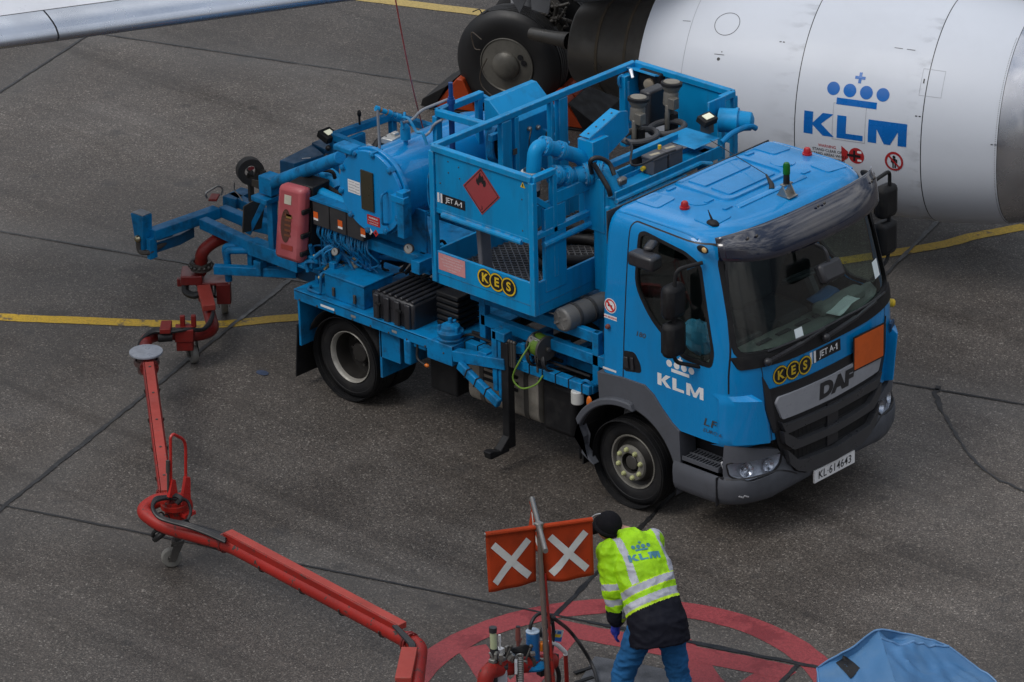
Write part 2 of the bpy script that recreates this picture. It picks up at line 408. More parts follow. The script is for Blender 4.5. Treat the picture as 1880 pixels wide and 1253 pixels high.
# ------------------------------------------------------------------ the apron
PHI = 0.3095
SA = Vector((math.cos(PHI), math.sin(PHI), 0)); SN = Vector((-math.sin(PHI), math.cos(PHI), 0))
def tarmac_mat():
    m, nt, b = nodes_of('apron_concrete'); L = nt.links.new; N = nt.nodes.new
    ge = N('ShaderNodeNewGeometry'); P = ge.outputs['Position']
    def noise(sc, det=4, rough=.6, src=P):
        n = N('ShaderNodeTexNoise'); n.inputs['Scale'].default_value = sc; n.inputs['Detail'].default_value = det; n.inputs['Roughness'].default_value = rough; L(src, n.inputs[0]); return n.outputs['Fac']
    def ramp(src, stops):
        r = N('ShaderNodeValToRGB'); e = r.color_ramp.elements
        for i, (p, c) in enumerate(stops):
            q = e[i] if i < 2 else e.new(p); q.position = p; q.color = (*c, 1)
        L(src, r.inputs[0]); return r.outputs[0]
    def mixc(f, a, c, mode='MIX'):
        x = N('ShaderNodeMixRGB'); x.blend_type = mode
        if isinstance(f, float): x.inputs[0].default_value = f
        else: L(f, x.inputs[0])
        L(a, x.inputs[1]); L(c, x.inputs[2]); return x.outputs[0]
    # exposed aggregate: stones of several sizes
    v1 = N('ShaderNodeTexVoronoi'); v1.inputs['Scale'].default_value = 78; L(P, v1.inputs['Vector'])
    v2 = N('ShaderNodeTexVoronoi'); v2.inputs['Scale'].default_value = 150; L(P, v2.inputs['Vector'])
    s1 = N('ShaderNodeSeparateColor'); L(v1.outputs['Color'], s1.inputs[0])
    s2 = N('ShaderNodeSeparateColor'); L(v2.outputs['Color'], s2.inputs[0])
    st1 = ramp(s1.outputs[0], [(0, (.028, .026, .025)), (.45, (.062, .058, .054)), (.80, (.115, .102, .092)), (.94, (.15, .138, .125)), (.98, (.30, .285, .26)), (1, (.36, .345, .32))])
    st2 = ramp(s2.outputs[1], [(0, (.032, .030, .028)), (.5, (.072, .067, .061)), (.85, (.125, .106, .095)), (.97, (.20, .185, .17)), (1, (.30, .285, .27))])
    st = mixc(.5, st1, st2)
    # broad tone: paler dry areas, darker damp ones
    big = ramp(noise(.42, 5, .62), [(.30, (.96, .925, .89)), (.52, (1.16, 1.115, 1.07)), (.72, (1.36, 1.305, 1.25))])
    mid = ramp(noise(2.1, 5, .65), [(.30, (.89, .89, .89)), (.70, (1.10, 1.095, 1.085))])
    c = mixc(1.0, mixc(1.0, st, big, 'MULTIPLY'), mid, 'MULTIPLY')
    # damp patches left by the last shower
    dn_ = noise(.30, 6, .58)
    damp = ramp(dn_, [(.46, (0, 0, 0)), (.56, (1, 1, 1))])
    dmul = N('ShaderNodeMath'); dmul.operation = 'MULTIPLY'; dmul.inputs[1].default_value = .65; L(damp, dmul.inputs[0])
    wet = N('ShaderNodeRGB'); wet.outputs[0].default_value = (.60, .575, .55, 1)
    c = mixc(dmul.outputs[0], c, mixc(1.0, c, wet.outputs[0], 'MULTIPLY'))
    # long scuffs and tyre rubber
    mp = N('ShaderNodeMapping'); mp.inputs['Rotation'].default_value = (0, 0, -PHI); mp.inputs['Scale'].default_value = (.35, 3.2, 1); L(P, mp.inputs[0])
    scuff = ramp(noise(1.1, 6, .7, mp.outputs[0]), [(.50, (1, 1, 1)), (.72, (.72, .71, .70))])
    c = mixc(.8, c, mixc(1.0, c, scuff, 'MULTIPLY'))
    # oil spots
    oil = ramp(noise(1.7, 3, .5), [(.64, (0, 0, 0)), (.74, (1, 1, 1))])
    dk = N('ShaderNodeRGB'); dk.outputs[0].default_value = (.035, .033, .032, 1)
    ml = N('ShaderNodeMath'); ml.operation = 'MULTIPLY'; ml.inputs[1].default_value = .55; L(oil, ml.inputs[0])
    c = mixc(ml.outputs[0], c, dk.outputs[0])
    # pale laitance on the slab edges
    rot = N('ShaderNodeVectorRotate'); rot.rotation_type = 'Z_AXIS'; rot.inputs['Angle'].default_value = -PHI; L(P, rot.inputs[0])
    sp = N('ShaderNodeSeparateXYZ'); L(rot.outputs[0], sp.inputs[0])
    def edge(src, off, per):
        a = N('ShaderNodeMath'); a.operation = 'SUBTRACT'; a.inputs[1].default_value = off; L(src, a.inputs[0])
        q = N('ShaderNodeMath'); q.operation = 'PINGPONG'; q.inputs[1].default_value = per / 2; L(a.outputs[0], q.inputs[0]); return q.outputs[0]
    e1 = edge(sp.outputs['X'], -.08, 5.12); e2 = edge(sp.outputs['Y'], -3.055, 5.14)
    mn = N('ShaderNodeMath'); mn.operation = 'MINIMUM'; L(e1, mn.inputs[0]); L(e2, mn.inputs[1])
    er = N('ShaderNodeMapRange'); er.inputs['From Min'].default_value = .03; er.inputs['From Max'].default_value = .55; er.inputs['To Min'].default_value = .5; er.inputs['To Max'].default_value = 0; L(mn.outputs[0], er.inputs[0])
    en = N('ShaderNodeMath'); en.operation = 'MULTIPLY'; L(er.outputs[0], en.inputs[0]); L(noise(1.3, 4), en.inputs[1])
    pl = N('ShaderNodeRGB'); pl.outputs[0].default_value = (.125, .120, .113, 1)
    c = mixc(en.outputs[0], c, pl.outputs[0])
    # every slab was cast on its own day
    def cell(src, off, per):
        a = N('ShaderNodeMath'); a.operation = 'SUBTRACT'; a.inputs[1].default_value = off; L(src, a.inputs[0])
        q = N('ShaderNodeMath'); q.operation = 'DIVIDE'; q.inputs[1].default_value = per; L(a.outputs[0], q.inputs[0])
        f = N('ShaderNodeMath'); f.operation = 'FLOOR'; L(q.outputs[0], f.inputs[0]); return f.outputs[0]
    cb = N('ShaderNodeCombineXYZ'); L(cell(sp.outputs['X'], -.08, 5.12), cb.inputs[0]); L(cell(sp.outputs['Y'], -3.055, 5.14), cb.inputs[1])
    wn = N('ShaderNodeTexWhiteNoise'); wn.noise_dimensions = '3D'; L(cb.outputs[0], wn.inputs['Vector'])
    sl = N('ShaderNodeMapRange'); sl.inputs['To Min'].default_value = .82; sl.inputs['To Max'].default_value = 1.18; L(wn.outputs['Value'], sl.inputs[0])
    c = mixc(1.0, c, sl.outputs[0], 'MULTIPLY')
    # drips of oil and small stains
    v3 = N('ShaderNodeTexVoronoi'); v3.inputs['Scale'].default_value = 1.9; v3.inputs['Randomness'].default_value = 1; L(P, v3.inputs['Vector'])
    wob = N('ShaderNodeMath'); wob.operation = 'MULTIPLY_ADD'; wob.inputs[1].default_value = .10; L(noise(9, 3), wob.inputs[0]); L(v3.outputs['Distance'], wob.inputs[2])
    s3 = N('ShaderNodeSeparateColor'); L(v3.outputs['Color'], s3.inputs[0])
    rad = N('ShaderNodeMath'); rad.operation = 'MULTIPLY_ADD'; rad.inputs[1].default_value = .16; rad.inputs[2].default_value = .0; L(s3.outputs[2], rad.inputs[0])
    df = N('ShaderNodeMath'); df.operation = 'SUBTRACT'; L(wob.outputs[0], df.inputs[0]); L(rad.outputs[0], df.inputs[1])
    dm = N('ShaderNodeMapRange'); dm.inputs['From Min'].default_value = -.02; dm.inputs['From Max'].default_value = .03; dm.inputs['To Min'].default_value = .42; dm.inputs['To Max'].default_value = 0; L(df.outputs[0], dm.inputs[0])
    c = mixc(dm.outputs[0], c, dk.outputs[0])
    # rubber left by tyres in sweeping tracks
    mp2 = N('ShaderNodeMapping'); mp2.inputs['Rotation'].default_value = (0, 0, -.05); mp2.inputs['Scale'].default_value = (.10, 2.6, 1); L(P, mp2.inputs[0])
    trk = ramp(noise(.8, 4, .55, mp2.outputs[0]), [(.56, (1, 1, 1)), (.66, (.70, .69, .68)), (.72, (1, 1, 1))])
    c = mixc(.9, c, mixc(1.0, c, trk, 'MULTIPLY'))
    L(c, b.inputs['Base Color'])
    ro = ramp(noise(.55, 6, .62), [(.34, (.42, .42, .42)), (.66, (.78, .78, .78))]); rw = N('ShaderNodeMixRGB'); rw.inputs[2].default_value = (.40, .40, .40, 1); L(dmul.outputs[0], rw.inputs[0]); L(ro, rw.inputs[1]); L(rw.outputs[0], b.inputs['Roughness'])
    b.inputs['Specular IOR Level'].default_value = .32
    bp = N('ShaderNodeBump'); bp.inputs['Strength'].default_value = .6; bp.inputs['Distance'].default_value = .006
    L(s1.outputs[0], bp.inputs['Height']); L(bp.outputs[0], b.inputs['Normal'])
    return m
TAR = tarmac_mat()
g = MB(); g.grid([[V(x, y, 0) for x in (-400, -60, -20, 0, 20, 60, 400)] for y in (-400, -60, -20, 0, 20, 60, 400)])
tag(g.build('tarmac', TAR, flat=True), kind='structure')

SEAL = mat('joint_sealant', (.012, .012, .013), .45, dirt=.3, dirt_col=(.05, .05, .05), scale=14)
def strip(name, pts, wd, mt, z, seed=0, jag=.18, step=.06):
    """a thin sheet that follows pts; wd a width or a function of 0..1; ragged edges"""
    rnd = random.Random(seed); P = [V(p[0], p[1], 0) for p in pts]
    Q = [P[0]]
    for a, b in zip(P, P[1:]):
        n = max(1, int((b - a).length / step))
        for i in range(1, n + 1): Q.append(a.lerp(b, i / n))
    rows = []; n = len(Q); e1 = e2 = 0
    for i, p in enumerate(Q):
        d = (Q[min(i + 1, n - 1)] - Q[max(i - 1, 0)]).normalized(); s = V(-d.y, d.x, 0)
        ww = wd(i / (n - 1)) if callable(wd) else wd
        e1 = e1 * .6 + rnd.uniform(-1, 1) * jag * ww * .5; e2 = e2 * .6 + rnd.uniform(-1, 1) * jag * ww * .5
        rows.append([p + s * (ww / 2 + e1) + V(0, 0, z), p - s * (ww / 2 + e2) + V(0, 0, z)])
    m = MB(); m.grid(rows)
    return tag(m.build(name, mt, flat=True), kind='structure')
def jl(kind, c, t0, t1): # a joint along the slab grid
    return [SN * c + SA * t0, SN * c + SA * t1] if kind == 'a' else [SA * c + SN * t0, SA * c + SN * t1]
for k, (kd, c, t0, t1, wd) in enumerate([('a', 7.226, -40, 40, .020), ('a', 2.085, -40, -5.9, .026), ('a', 2.12, -5.9, 40, .026), ('a', -3.055, -5.3, .2, .022), ('a', -3.055, .2, 6, .050), ('a', -3.055, -40, -5.3, .022), ('a', -8.2, -40, 40, .02),
        ('b', -10.33, -40, 40, .030), ('b', -5.212, -3.2, 2.1, .045), ('b', -5.212, -40, -3.2, .026), ('b', -5.212, 2.1, 40, .03), ('b', -.08, -3.05, 40, .042), ('b', 5.05, -40, 40, .03)]):
    strip('joint_sealant', jl(kd, c, t0, t1), wd, SEAL, .008 if kd == 'b' else .0085, seed=k, jag=.35)
# the branch of wide sealant near the hydrant and the wandering repaired crack on the right
strip('joint_sealant', [at(1464, 1223, z=0), at(1437, 1253, z=0), at(1405, 1290, z=0)], .05, SEAL, .0085, seed=31, jag=.3)
ck = spline([at(u, v, z=0) for u, v in ((1725, 710), (1718, 724), (1721, 743), (1738, 770), (1752, 792), (1766, 815), (1788, 846), (1826, 878), (1852, 890), (1885, 905), (1960, 935))], 6)
strip('sealed_crack', ck, lambda t: .050 - .02 * t if t < .2 else .028, SEAL, .0085, seed=40, jag=.7, step=.04)

def paint_mat(name, col, wear, wear_col=(.06, .055, .05), sc=7, thr=.60):
    m, nt, b = nodes_of(name); L = nt.links.new; N = nt.nodes.new
    ge = N('ShaderNodeNewGeometry')
    n = N('ShaderNodeTexNoise'); n.inputs['Scale'].default_value = sc; n.inputs['Detail'].default_value = 9; n.inputs['Roughness'].default_value = .72; L(ge.outputs['Position'], n.inputs[0])
    n2 = N('ShaderNodeTexNoise'); n2.inputs['Scale'].default_value = 1.6; n2.inputs['Detail'].default_value = 3; L(ge.outputs['Position'], n2.inputs[0])
    v = N('ShaderNodeTexVoronoi'); v.inputs['Scale'].default_value = 70; L(ge.outputs['Position'], v.inputs['Vector'])
    s = N('ShaderNodeSeparateColor'); L(v.outputs['Color'], s.inputs[0])
    ad = N('ShaderNodeMath'); ad.operation = 'MULTIPLY_ADD'; ad.inputs[1].default_value = .35; L(n2.outputs['Fac'], ad.inputs[0]); L(n.outputs['Fac'], ad.inputs[2])
    r = N('ShaderNodeMapRange'); r.inputs['From Min'].default_value = thr + .17; r.inputs['From Max'].default_value = thr + .24; r.inputs['To Max'].default_value = wear; L(ad.outputs[0], r.inputs[0])
    h = N('ShaderNodeHueSaturation'); h.inputs['Color'].default_value = (*col, 1)
    mv = N('ShaderNodeMapRange'); mv.inputs['To Min'].default_value = .82; mv.inputs['To Max'].default_value = 1.14; L(s.outputs[0], mv.inputs[0]); L(mv.outputs[0], h.inputs['Value'])
    x = N('ShaderNodeMixRGB'); x.inputs[2].default_value = (*wear_col, 1); L(r.outputs[0], x.inputs[0]); L(h.outputs[0], x.inputs[1]); L(x.outputs[0], b.inputs['Base Color'])
    b.inputs['Roughness'].default_value = .6
    bp = N('ShaderNodeBump'); bp.inputs['Strength'].default_value = .5; bp.inputs['Distance'].default_value = .005; L(s.outputs[0], bp.inputs['Height']); L(bp.outputs[0], b.inputs['Normal'])
    return m
YLINE = paint_mat('yellow_line_paint', (.58, .36, .012), .8, thr=.57)
YLINE2 = paint_mat('pale_yellow_line_paint', (.44, .32, .10), .5, thr=.60)
REDL_ = paint_mat('red_marking_paint', (.255, .038, .042), .6, wear_col=(.13, .012, .016), sc=2.4, thr=.52)
yl = [at(-700, 545, z=0), at(-300, 566, z=0)] + [at(u, v, z=0) for u, v in ((0, 583), (150, 589), (300, 595), (400, 596), (470, 590), (550, 583))]
mids = [V(-3.6, 1.35, 0), V(-2.55, 3.0, 0)]
yl += mids + [at(u, v, z=0) for u, v in ((1690, 457), (1790, 434), (1880, 417), (2100, 372))]
ylc = spline(yl, 10)
strip('yellow_line', ylc, .155, YLINE, .004, seed=5, jag=.05, step=.1)
ty = [at(u, v, z=0) for u, v in ((300, -50), (650, -5), (890, 25), (1100, 52), (1500, 100))]
strip('yellow_line', spline(ty, 8), .19, YLINE2, .0042, seed=6, jag=.05, step=.1)

# hydrant marking: a red ring with a red square and a diagonal inside
HC = V(2.24, -3.72, 0); HR = 1.79; HW = .245
m = MB(); n = 96; rnd = random.Random(3)
rows = []
for k in range(n + 1):
    t = 2 * math.pi * k / n; j1, j2 = rnd.uniform(-.006, .006), rnd.uniform(-.006, .006)
    if k == n: j1, j2 = rows[0][2]
    rows.append((HC + V(math.cos(t), math.sin(t), 0) * (HR + j1) + V(0, 0, .004), HC + V(math.cos(t), math.sin(t), 0) * (HR - HW + j2) + V(0, 0, .004), (j1, j2)))
m.grid([[a, b] for a, b, _ in rows])
tag(m.build('red_ring_marking', REDL_, flat=True), kind='structure')
def band(p, q, wd, name='red_line_marking', z=.0034, s=1):
    tag(strip(name, [p, q], wd, REDL_, z, seed=s, jag=.04), kind='structure')
pc = lambda u, v: at(u, v, z=0)
band(pc(1012, 1150), pc(1452, 1236), .24, s=11)
band(pc(1040, 1163), pc(925, 1300), .24, z=.0030, s=12)
band(pc(866, 1188), pc(960, 1330), .24, z=.0026, s=13)
band(pc(1232, 1165), pc(1330, 1290), .24, z=.0022, s=14)
band(pc(1440, 1226), pc(1330, 1290), .24, z=.0018, s=15)
# hydrant pit cover: chequer plate hatch
CHK = None
def chequer(name, col, sc=60, rough=.45, metal=.5):
    m, nt, b = nodes_of(name); L = nt.links.new; N = nt.nodes.new
    tc = N('ShaderNodeTexCoord'); ck = N('ShaderNodeTexVoronoi'); ck.inputs['Scale'].default_value = sc; ck.inputs['Randomness'].default_value = .15
    mp = N('ShaderNodeMapping'); mp.inputs['Rotation'].default_value = (0, 0, .6); mp.inputs['Scale'].default_value = (1, 1.8, 1); L(tc.outputs['Object'], mp.inputs[0]); L(mp.outputs[0], ck.inputs['Vector'])
    r = N('ShaderNodeMapRange'); r.inputs['From Min'].default_value = .25; r.inputs['From Max'].default_value = .45; r.inputs['To Min'].default_value = 1; r.inputs['To Max'].default_value = 0; L(ck.outputs['Distance'], r.inputs[0])
    n = N('ShaderNodeTexNoise'); n.inputs['Scale'].default_value = 5; n.inputs['Detail'].default_value = 6; L(tc.outputs['Object'], n.inputs[0])
    x = N('ShaderNodeMixRGB'); x.inputs[1].default_value = (*[c * .5 for c in col], 1); x.inputs[2].default_value = (*col, 1); L(r.outputs[0], x.inputs[0])
    y = N('ShaderNodeMixRGB'); y.blend_type = 'MULTIPLY'; y.inputs[0].default_value = .8
    rr = N('ShaderNodeMapRange'); rr.inputs['From Min'].default_value = .35; rr.inputs['From Max'].default_value = .65; rr.inputs['To Min'].default_value = .5; rr.inputs['To Max'].default_value = 1.2; L(n.outputs['Fac'], rr.inputs[0])
    L(x.outputs[0], y.inputs[1]); L(rr.outputs[0], y.inputs[2]); L(y.outputs[0], b.inputs['Base Color'])
    b.inputs['Roughness'].default_value = rough; b.inputs['Metallic'].default_value = metal
    bp = N('ShaderNodeBump'); bp.inputs['Strength'].default_value = .7; bp.inputs['Distance'].default_value = .004; L(r.outputs[0], bp.inputs['Height']); L(bp.outputs[0], b.inputs['Normal'])
    return m
CHK = chequer('chequer_plate', (.17, .175, .19))
t = thing('hydrant_pit_cover', 'grey chequer plate hatch set in the apron under the bending worker', 'pit cover', (1.95, -3.75, 0))
hp = [pc(1092, 1207), pc(1190, 1224), pc(1262, 1240), pc(1330, 1330), pc(1035, 1300)]
m = MB(); m.prism([p + V(0, 0, .0045) for p in hp], V(0, 0, .006)); m.build('plate', CHK, t, bevel=.004)
m = MB()
for u, v in ((1072, 1233), (1074, 1251)):
    p = pc(u, v); m.bar(p + V(-.02, -.09, .016), p + V(.02, .07, .016), .035, .008)
m.build('lifting_slot', BLACK, t)

# ------------------------------------------------------------------ the fuel truck
truck = thing('fuel_truck', 'bright blue two axle refuelling truck with raised work platform behind its cab', 'truck', (-1.2, 0, 0))
LV = [(.86, 0), (.95, 0), (1.1, 0), (1.25, 0), (1.4, 0), (1.5, 0), (1.62, .002), (1.75, .004), (1.9, .008), (2.05, .012), (2.2, .018), (2.33, .024), (2.44, .032), (2.50, .04),
      (2.555, .055), (2.598, .08), (2.630, .115), (2.650, .16), (2.662, .22), (2.675, .36), (2.684, .58), (2.688, .85)]
XF = [(.5, 1.285), (.86, 1.285), (1.2, 1.290), (1.5, 1.280), (1.60, 1.265), (1.7, 1.24), (2.2, 1.100), (2.44, 1.030), (2.5, 1.010), (2.555, .985), (2.598, .955), (2.63, .915), (2.65, .87), (2.662, .81), (2.675, .66), (2.684, .45), (2.688, .27), (2.8, .2)]
def interp(T, z):
    if z <= T[0][0]: return T[0][1]
    for (a, p), (b, q) in zip(T, T[1:]):
        if z <= b: return p + (q - p) * (z - a) / (b - a)
    return T[-1][1]
EXN = 3.1; DEP = .46
def front_x(y, z, off=0.0):
    w_ = 1.09 - interp(LV, z) + off; f = interp(XF, z) + off; k = min(abs(y) / w_, .9999)
    return f - DEP + DEP * (1 - k ** EXN) ** (1 / EXN)
def cab_loft(off, bottom=None, nf=30):
    m = MB(); rows = []; e = 2 / EXN
    lv = LV if bottom is None else [(bottom, 0)] + [q for q in LV if q[0] > bottom + .02]
    for i, (z, ins) in enumerate(lv):
        w_ = 1.09 - ins + off; f = interp(XF, z) + off; xr = -.30 + .03 * (z - .86) / 1.6 + (ins * .75 if ins < .2 else .15 + (ins - .2) * .25) - off; dep = min(DEP, (f - xr) * .6)
        zz = z + (off if z > 2.54 else 0) - (off if i == 0 else 0)
        x0 = f - dep; row = []; rr = .07
        for k in range(5):                      # rear right corner
            t = math.pi / 2 * k / 4; row.append(V(xr + rr - rr * math.cos(t), -(w_ - rr) - rr * math.sin(t), zz))
        for k in range(1, 6): row.append(V(xr + rr + (x0 - xr - rr) * k / 6, -w_, zz))
        for k in range(nf + 1):
            t = math.pi * k / nf; c, s = math.cos(t), math.sin(t)
            row.append(V(x0 + dep * max(s, 0) ** e, -w_ * math.copysign(abs(c) ** e, c), zz))
        for k in range(5, 0, -1): row.append(V(xr + rr + (x0 - xr - rr) * k / 6, w_, zz))
        for k in range(4, -1, -1):
            t = math.pi / 2 * k / 4; row.append(V(xr + rr - rr * math.cos(t), (w_ - rr) + rr * math.sin(t), zz))
        rows.append(row)
    n = len(rows[0]); m.grid(rows, closed=True)
    m.f.append(list(range(n))); m.m.append(0); k = (len(rows) - 1) * n; m.f.append([k + i for i in range(n)]); m.m.append(0)
    return m
def pyz(pts, x0=.45, x1=1.8): m = MB(); m.prism([V(x0, y, z) for y, z in pts], V(x1 - x0, 0, 0)); return m
def pxz(pts, side=-1, y0=.9, y1=1.5): m = MB(); m.prism([V(x, side * y0, z) for x, z in pts], V(0, side * (y1 - y0), 0)); return m
def shell(o1, o2, *tools, bottom=None):
    """the layer between two offsets of the cab skin, cut by prisms"""
    return boolean(raw(cab_loft(o2, bottom)), [('DIFFERENCE', raw(cab_loft(o1, None if bottom is None else bottom - .05)))] + [(k, raw(t)) for k, t in tools])
mir = lambda pts: [(-y, z) for y, z in reversed(pts)]

WS = roundpoly([(-1.00, 1.640), (-.5, 1.605), (0, 1.598), (.5, 1.605), (1.00, 1.640), (.950, 2.485), (.5, 2.505), (0, 2.51), (-.5, 2.505), (-.950, 2.485)], [.10, .3, .3, .3, .10, .08, .3, .3, .3, .08])
WSI = roundpoly([(-.965, 1.685), (-.5, 1.645), (0, 1.638), (.5, 1.645), (.965, 1.685), (.918, 2.455), (.5, 2.475), (0, 2.48), (-.5, 2.475), (-.918, 2.455)], [.09, .3, .3, .3, .09, .07, .3, .3, .3, .07])
SW = roundpoly([(.085, 2.05), (.115, 2.52), (.17, 2.545), (.62, 2.49), (.775, 2.42), (.945, 1.68), (.925, 1.545), (.60, 1.545), (.26, 1.80)], [.12, .05, .05, .05, .07, .05, .05, .08, .10])
SWI = roundpoly([(.112, 2.05), (.142, 2.49), (.18, 2.515), (.61, 2.462), (.755, 2.395), (.915, 1.70), (.895, 1.578), (.61, 1.578), (.278, 1.818)], [.11, .05, .05, .05, .06, .05, .04, .07, .09])
# lower side cut: the wing line over the front wheel
ARCH = [(-.60, .5), (1.6, .5), (1.6, .885), (1.02, .885), (.58, .885), (.50, .935), (.385, 1.04), (.30, 1.13), (.20, 1.190), (-.05, 1.185), (-.60, 1.150)]
def arch_cut(side, d=.16): m = MB(); m.prism([V(x, side * (1.09 - d), z) for x, z in ARCH[:1] + [(1.12, .5), (1.12, .885)] + ARCH[3:]], V(0, side * .6, 0)); return m
RW = [(-.75, 1.75), (.75, 1.75), (.70, 2.3), (-.70, 2.3)]
inner = cab_loft(-.045, bottom=.80)
body = boolean(raw(cab_loft(0)), [('DIFFERENCE', raw(inner)), ('DIFFERENCE', raw(pyz(WS))), ('DIFFERENCE', raw(pxz(SW, -1))), ('DIFFERENCE', raw(pxz(SW, 1))),
    ('DIFFERENCE', raw(pyz(RW, -.6, .1))), ('DIFFERENCE', raw(arch_cut(-1))), ('DIFFERENCE', raw(arch_cut(1)))])
cab = link('cab', body, [BLUE, INT], truck, angle=28)
for p_ in cab.data.polygons:
    c_ = p_.center + WL[cab.name]
    if abs(c_.y) < 1.09 - interp(LV, c_.z) - .03 and c_.x < front_x(c_.y, min(c_.z, 2.6), -.03) and c_.x > -.30 + .03 * (c_.z - .86) / 1.6 + .028 and c_.z < 2.648 and c_.z > .82 and p_.normal.dot(V(.4, 0, 1.9) - c_) > 0: p_.material_index = 1
cab_bvh = BVHTree.FromPolygons([v.co + WL[cab.name] for v in cab.data.vertices], [tuple(p_.vertices) for p_ in cab.data.polygons])
link('windscreen', shell(-.020, -.014, ('INTERSECT', pyz(WSI))), GLASS, cab)
link('windscreen_surround', shell(-.026, .003, ('INTERSECT', pyz(WS)), ('DIFFERENCE', pyz(WSI, .4, 1.9))), BLACK, cab)
for s in (-1, 1):
    link('side_window', shell(-.022, -.016, ('INTERSECT', pxz(SWI, s))), GLASS, cab)
    link('window_surround', shell(-.026, .002, ('INTERSECT', pxz(SW, s)), ('DIFFERENCE', pxz(SWI, s, .85, 1.6))), BLACK, cab)
m = MB(); m.box2((-.285, -.76, 1.74), (-.279, .76, 2.31)); m.build('rear_window', GLASS, cab)
# door shut lines
def outline(pts, wd):
    """two nested closed outlines around pts"""
    P = [Vector((*p, 0)) for p in pts]; n = len(P); o = []; ar = sum(P[i].x * P[(i + 1) % n].y - P[(i + 1) % n].x * P[i].y for i in range(n))
    for i in range(n):
        d = (P[(i + 1) % n] - P[i - 1]).normalized(); nn = Vector((d.y, -d.x, 0)) * (1 if ar > 0 else -1); o.append(((P[i] + nn * wd).x, (P[i] + nn * wd).y))
    return o
DOOR = roundpoly([(-.045, 1.10), (.02, 2.55), (.06, 2.595), (.84, 2.568), (.905, 2.50), (1.062, 1.7), (1.072, .80), (.60, .80), (.30, 1.02), (.2, 1.1)], [.02, .06, .05, .06, .08, .1, .02, .02, .02, .02])
for s in (-1, 1):
    link('door_gap', shell(-.004, .0012, ('INTERSECT', pxz(outline(DOOR, .0055), s)), ('DIFFERENCE', pxz(outline(DOOR, -.0055), s, .85, 1.6)), ('DIFFERENCE', arch_cut(s))), INK, cab)
seam = MB()
def seamline(pts, wd=.007, off=.0012, n=10):
    m = MB()
    rows = []
    for (y0, z0), (y1, z1) in zip(pts, pts[1:]):
        for i in range(n + 1):
            t = i / n; y, z = y0 + (y1 - y0) * t, z0 + (z1 - z0) * t; d = Vector((y1 - y0, z1 - z0)).normalized(); a = Vector((-d.y, d.x)) * wd / 2
            rows.append([V(front_x(y + a.x, z + a.y, off), y + a.x, z + a.y), V(front_x(y - a.x, z - a.y, off), y - a.x, z - a.y)])
    m.grid(rows); return m
for s in (-1, 1):
    seamline([(s * .80, 1.555), (s * .785, 1.40), (s * .70, .84)]).build('panel_gap', INK, cab, flat=True)
# roof pressing: hatch, ribs, round pads
def roof_z(x, y):
    h_ = cab_bvh.ray_cast(V(x, y, 3.2), V(0, 0, -1))[0]; return h_.z if h_ is not None else 2.6
def roof_pad(pts, h=.008, r=.06, inner=0):
    m = MB(); P = roundpoly(pts, r, 5); cx = sum(p[0] for p in P) / len(P); cy = sum(p[1] for p in P) / len(P)
    ring = lambda k, hh: [V(cx + (x - cx) * k, cy + (y - cy) * k, roof_z(x, y) + hh) for x, y in P]
    a = [ring(1.0, -.01), ring(1.0, .0), ring(.975, h)]
    if inner: a += [ring(inner, h), ring(inner * .985, 0.001), ring(inner * .9, .001)]
    k0 = len(m.v); m.grid([r_ + [r_[0]] for r_ in a])
    n = len(P); top = a[-1]; m.add(top, [tuple(range(n))]); return m
m = roof_pad([(-.12, -.40), (.52, -.40), (.52, .44), (-.12, .44)], .018, .12, .86)
for q in ([(-.03, -.28), (.17, -.28), (.17, .32), (-.03, .32)], [(.22, -.28), (.43, -.28), (.43, .32), (.22, .32)]):
    k = roof_pad(q, .012, .03); m.add(k.v, k.f)
m.build('roof_hatch', BLUE, cab, angle=50)
m = MB()
for y0, s in ((-.72, 1), (.76, -1)):
    for q in ([(-.12, y0 - .12), (.14, y0 - .12), (.14, y0 + .12), (-.12, y0 + .12)], [(.50, y0 - .11), (.72, y0 - .11), (.72, y0 + .15), (.50, y0 + .15)]):
        k = roof_pad(q, .009, .05); m.add(k.v, k.f)
    k = roof_pad([(.30 + .11 * math.cos(t * math.pi / 8), y0 + .2 * s + .11 * math.sin(t * math.pi / 8)) for t in range(16)], .007, .01); m.add(k.v, k.f)
    for x in (-.05, .36, .56): 
        k = roof_pad([(x, y0 + .24 * s - .05), (x + .04, y0 + .24 * s - .05), (x + .04, y0 + .24 * s + .05), (x, y0 + .24 * s + .05)], .012, .015); m.add(k.v, k.f)
k = roof_pad([(.60, -.42), (.66, -.42), (.66, .46), (.60, .46)], .010, .025); m.add(k.v, k.f)
m.build('roof_pressing', BLUE, cab, angle=50)
for s in (-1, 1):
    m = MB(); m.tube(spline([V(x, s * .985, roof_z(x, s * .985) + .001) for x in (-.16, 0, .2, .4, .6, .70)], 4), .010, 6)
    m.build('roof_gutter', BLUE, cab)
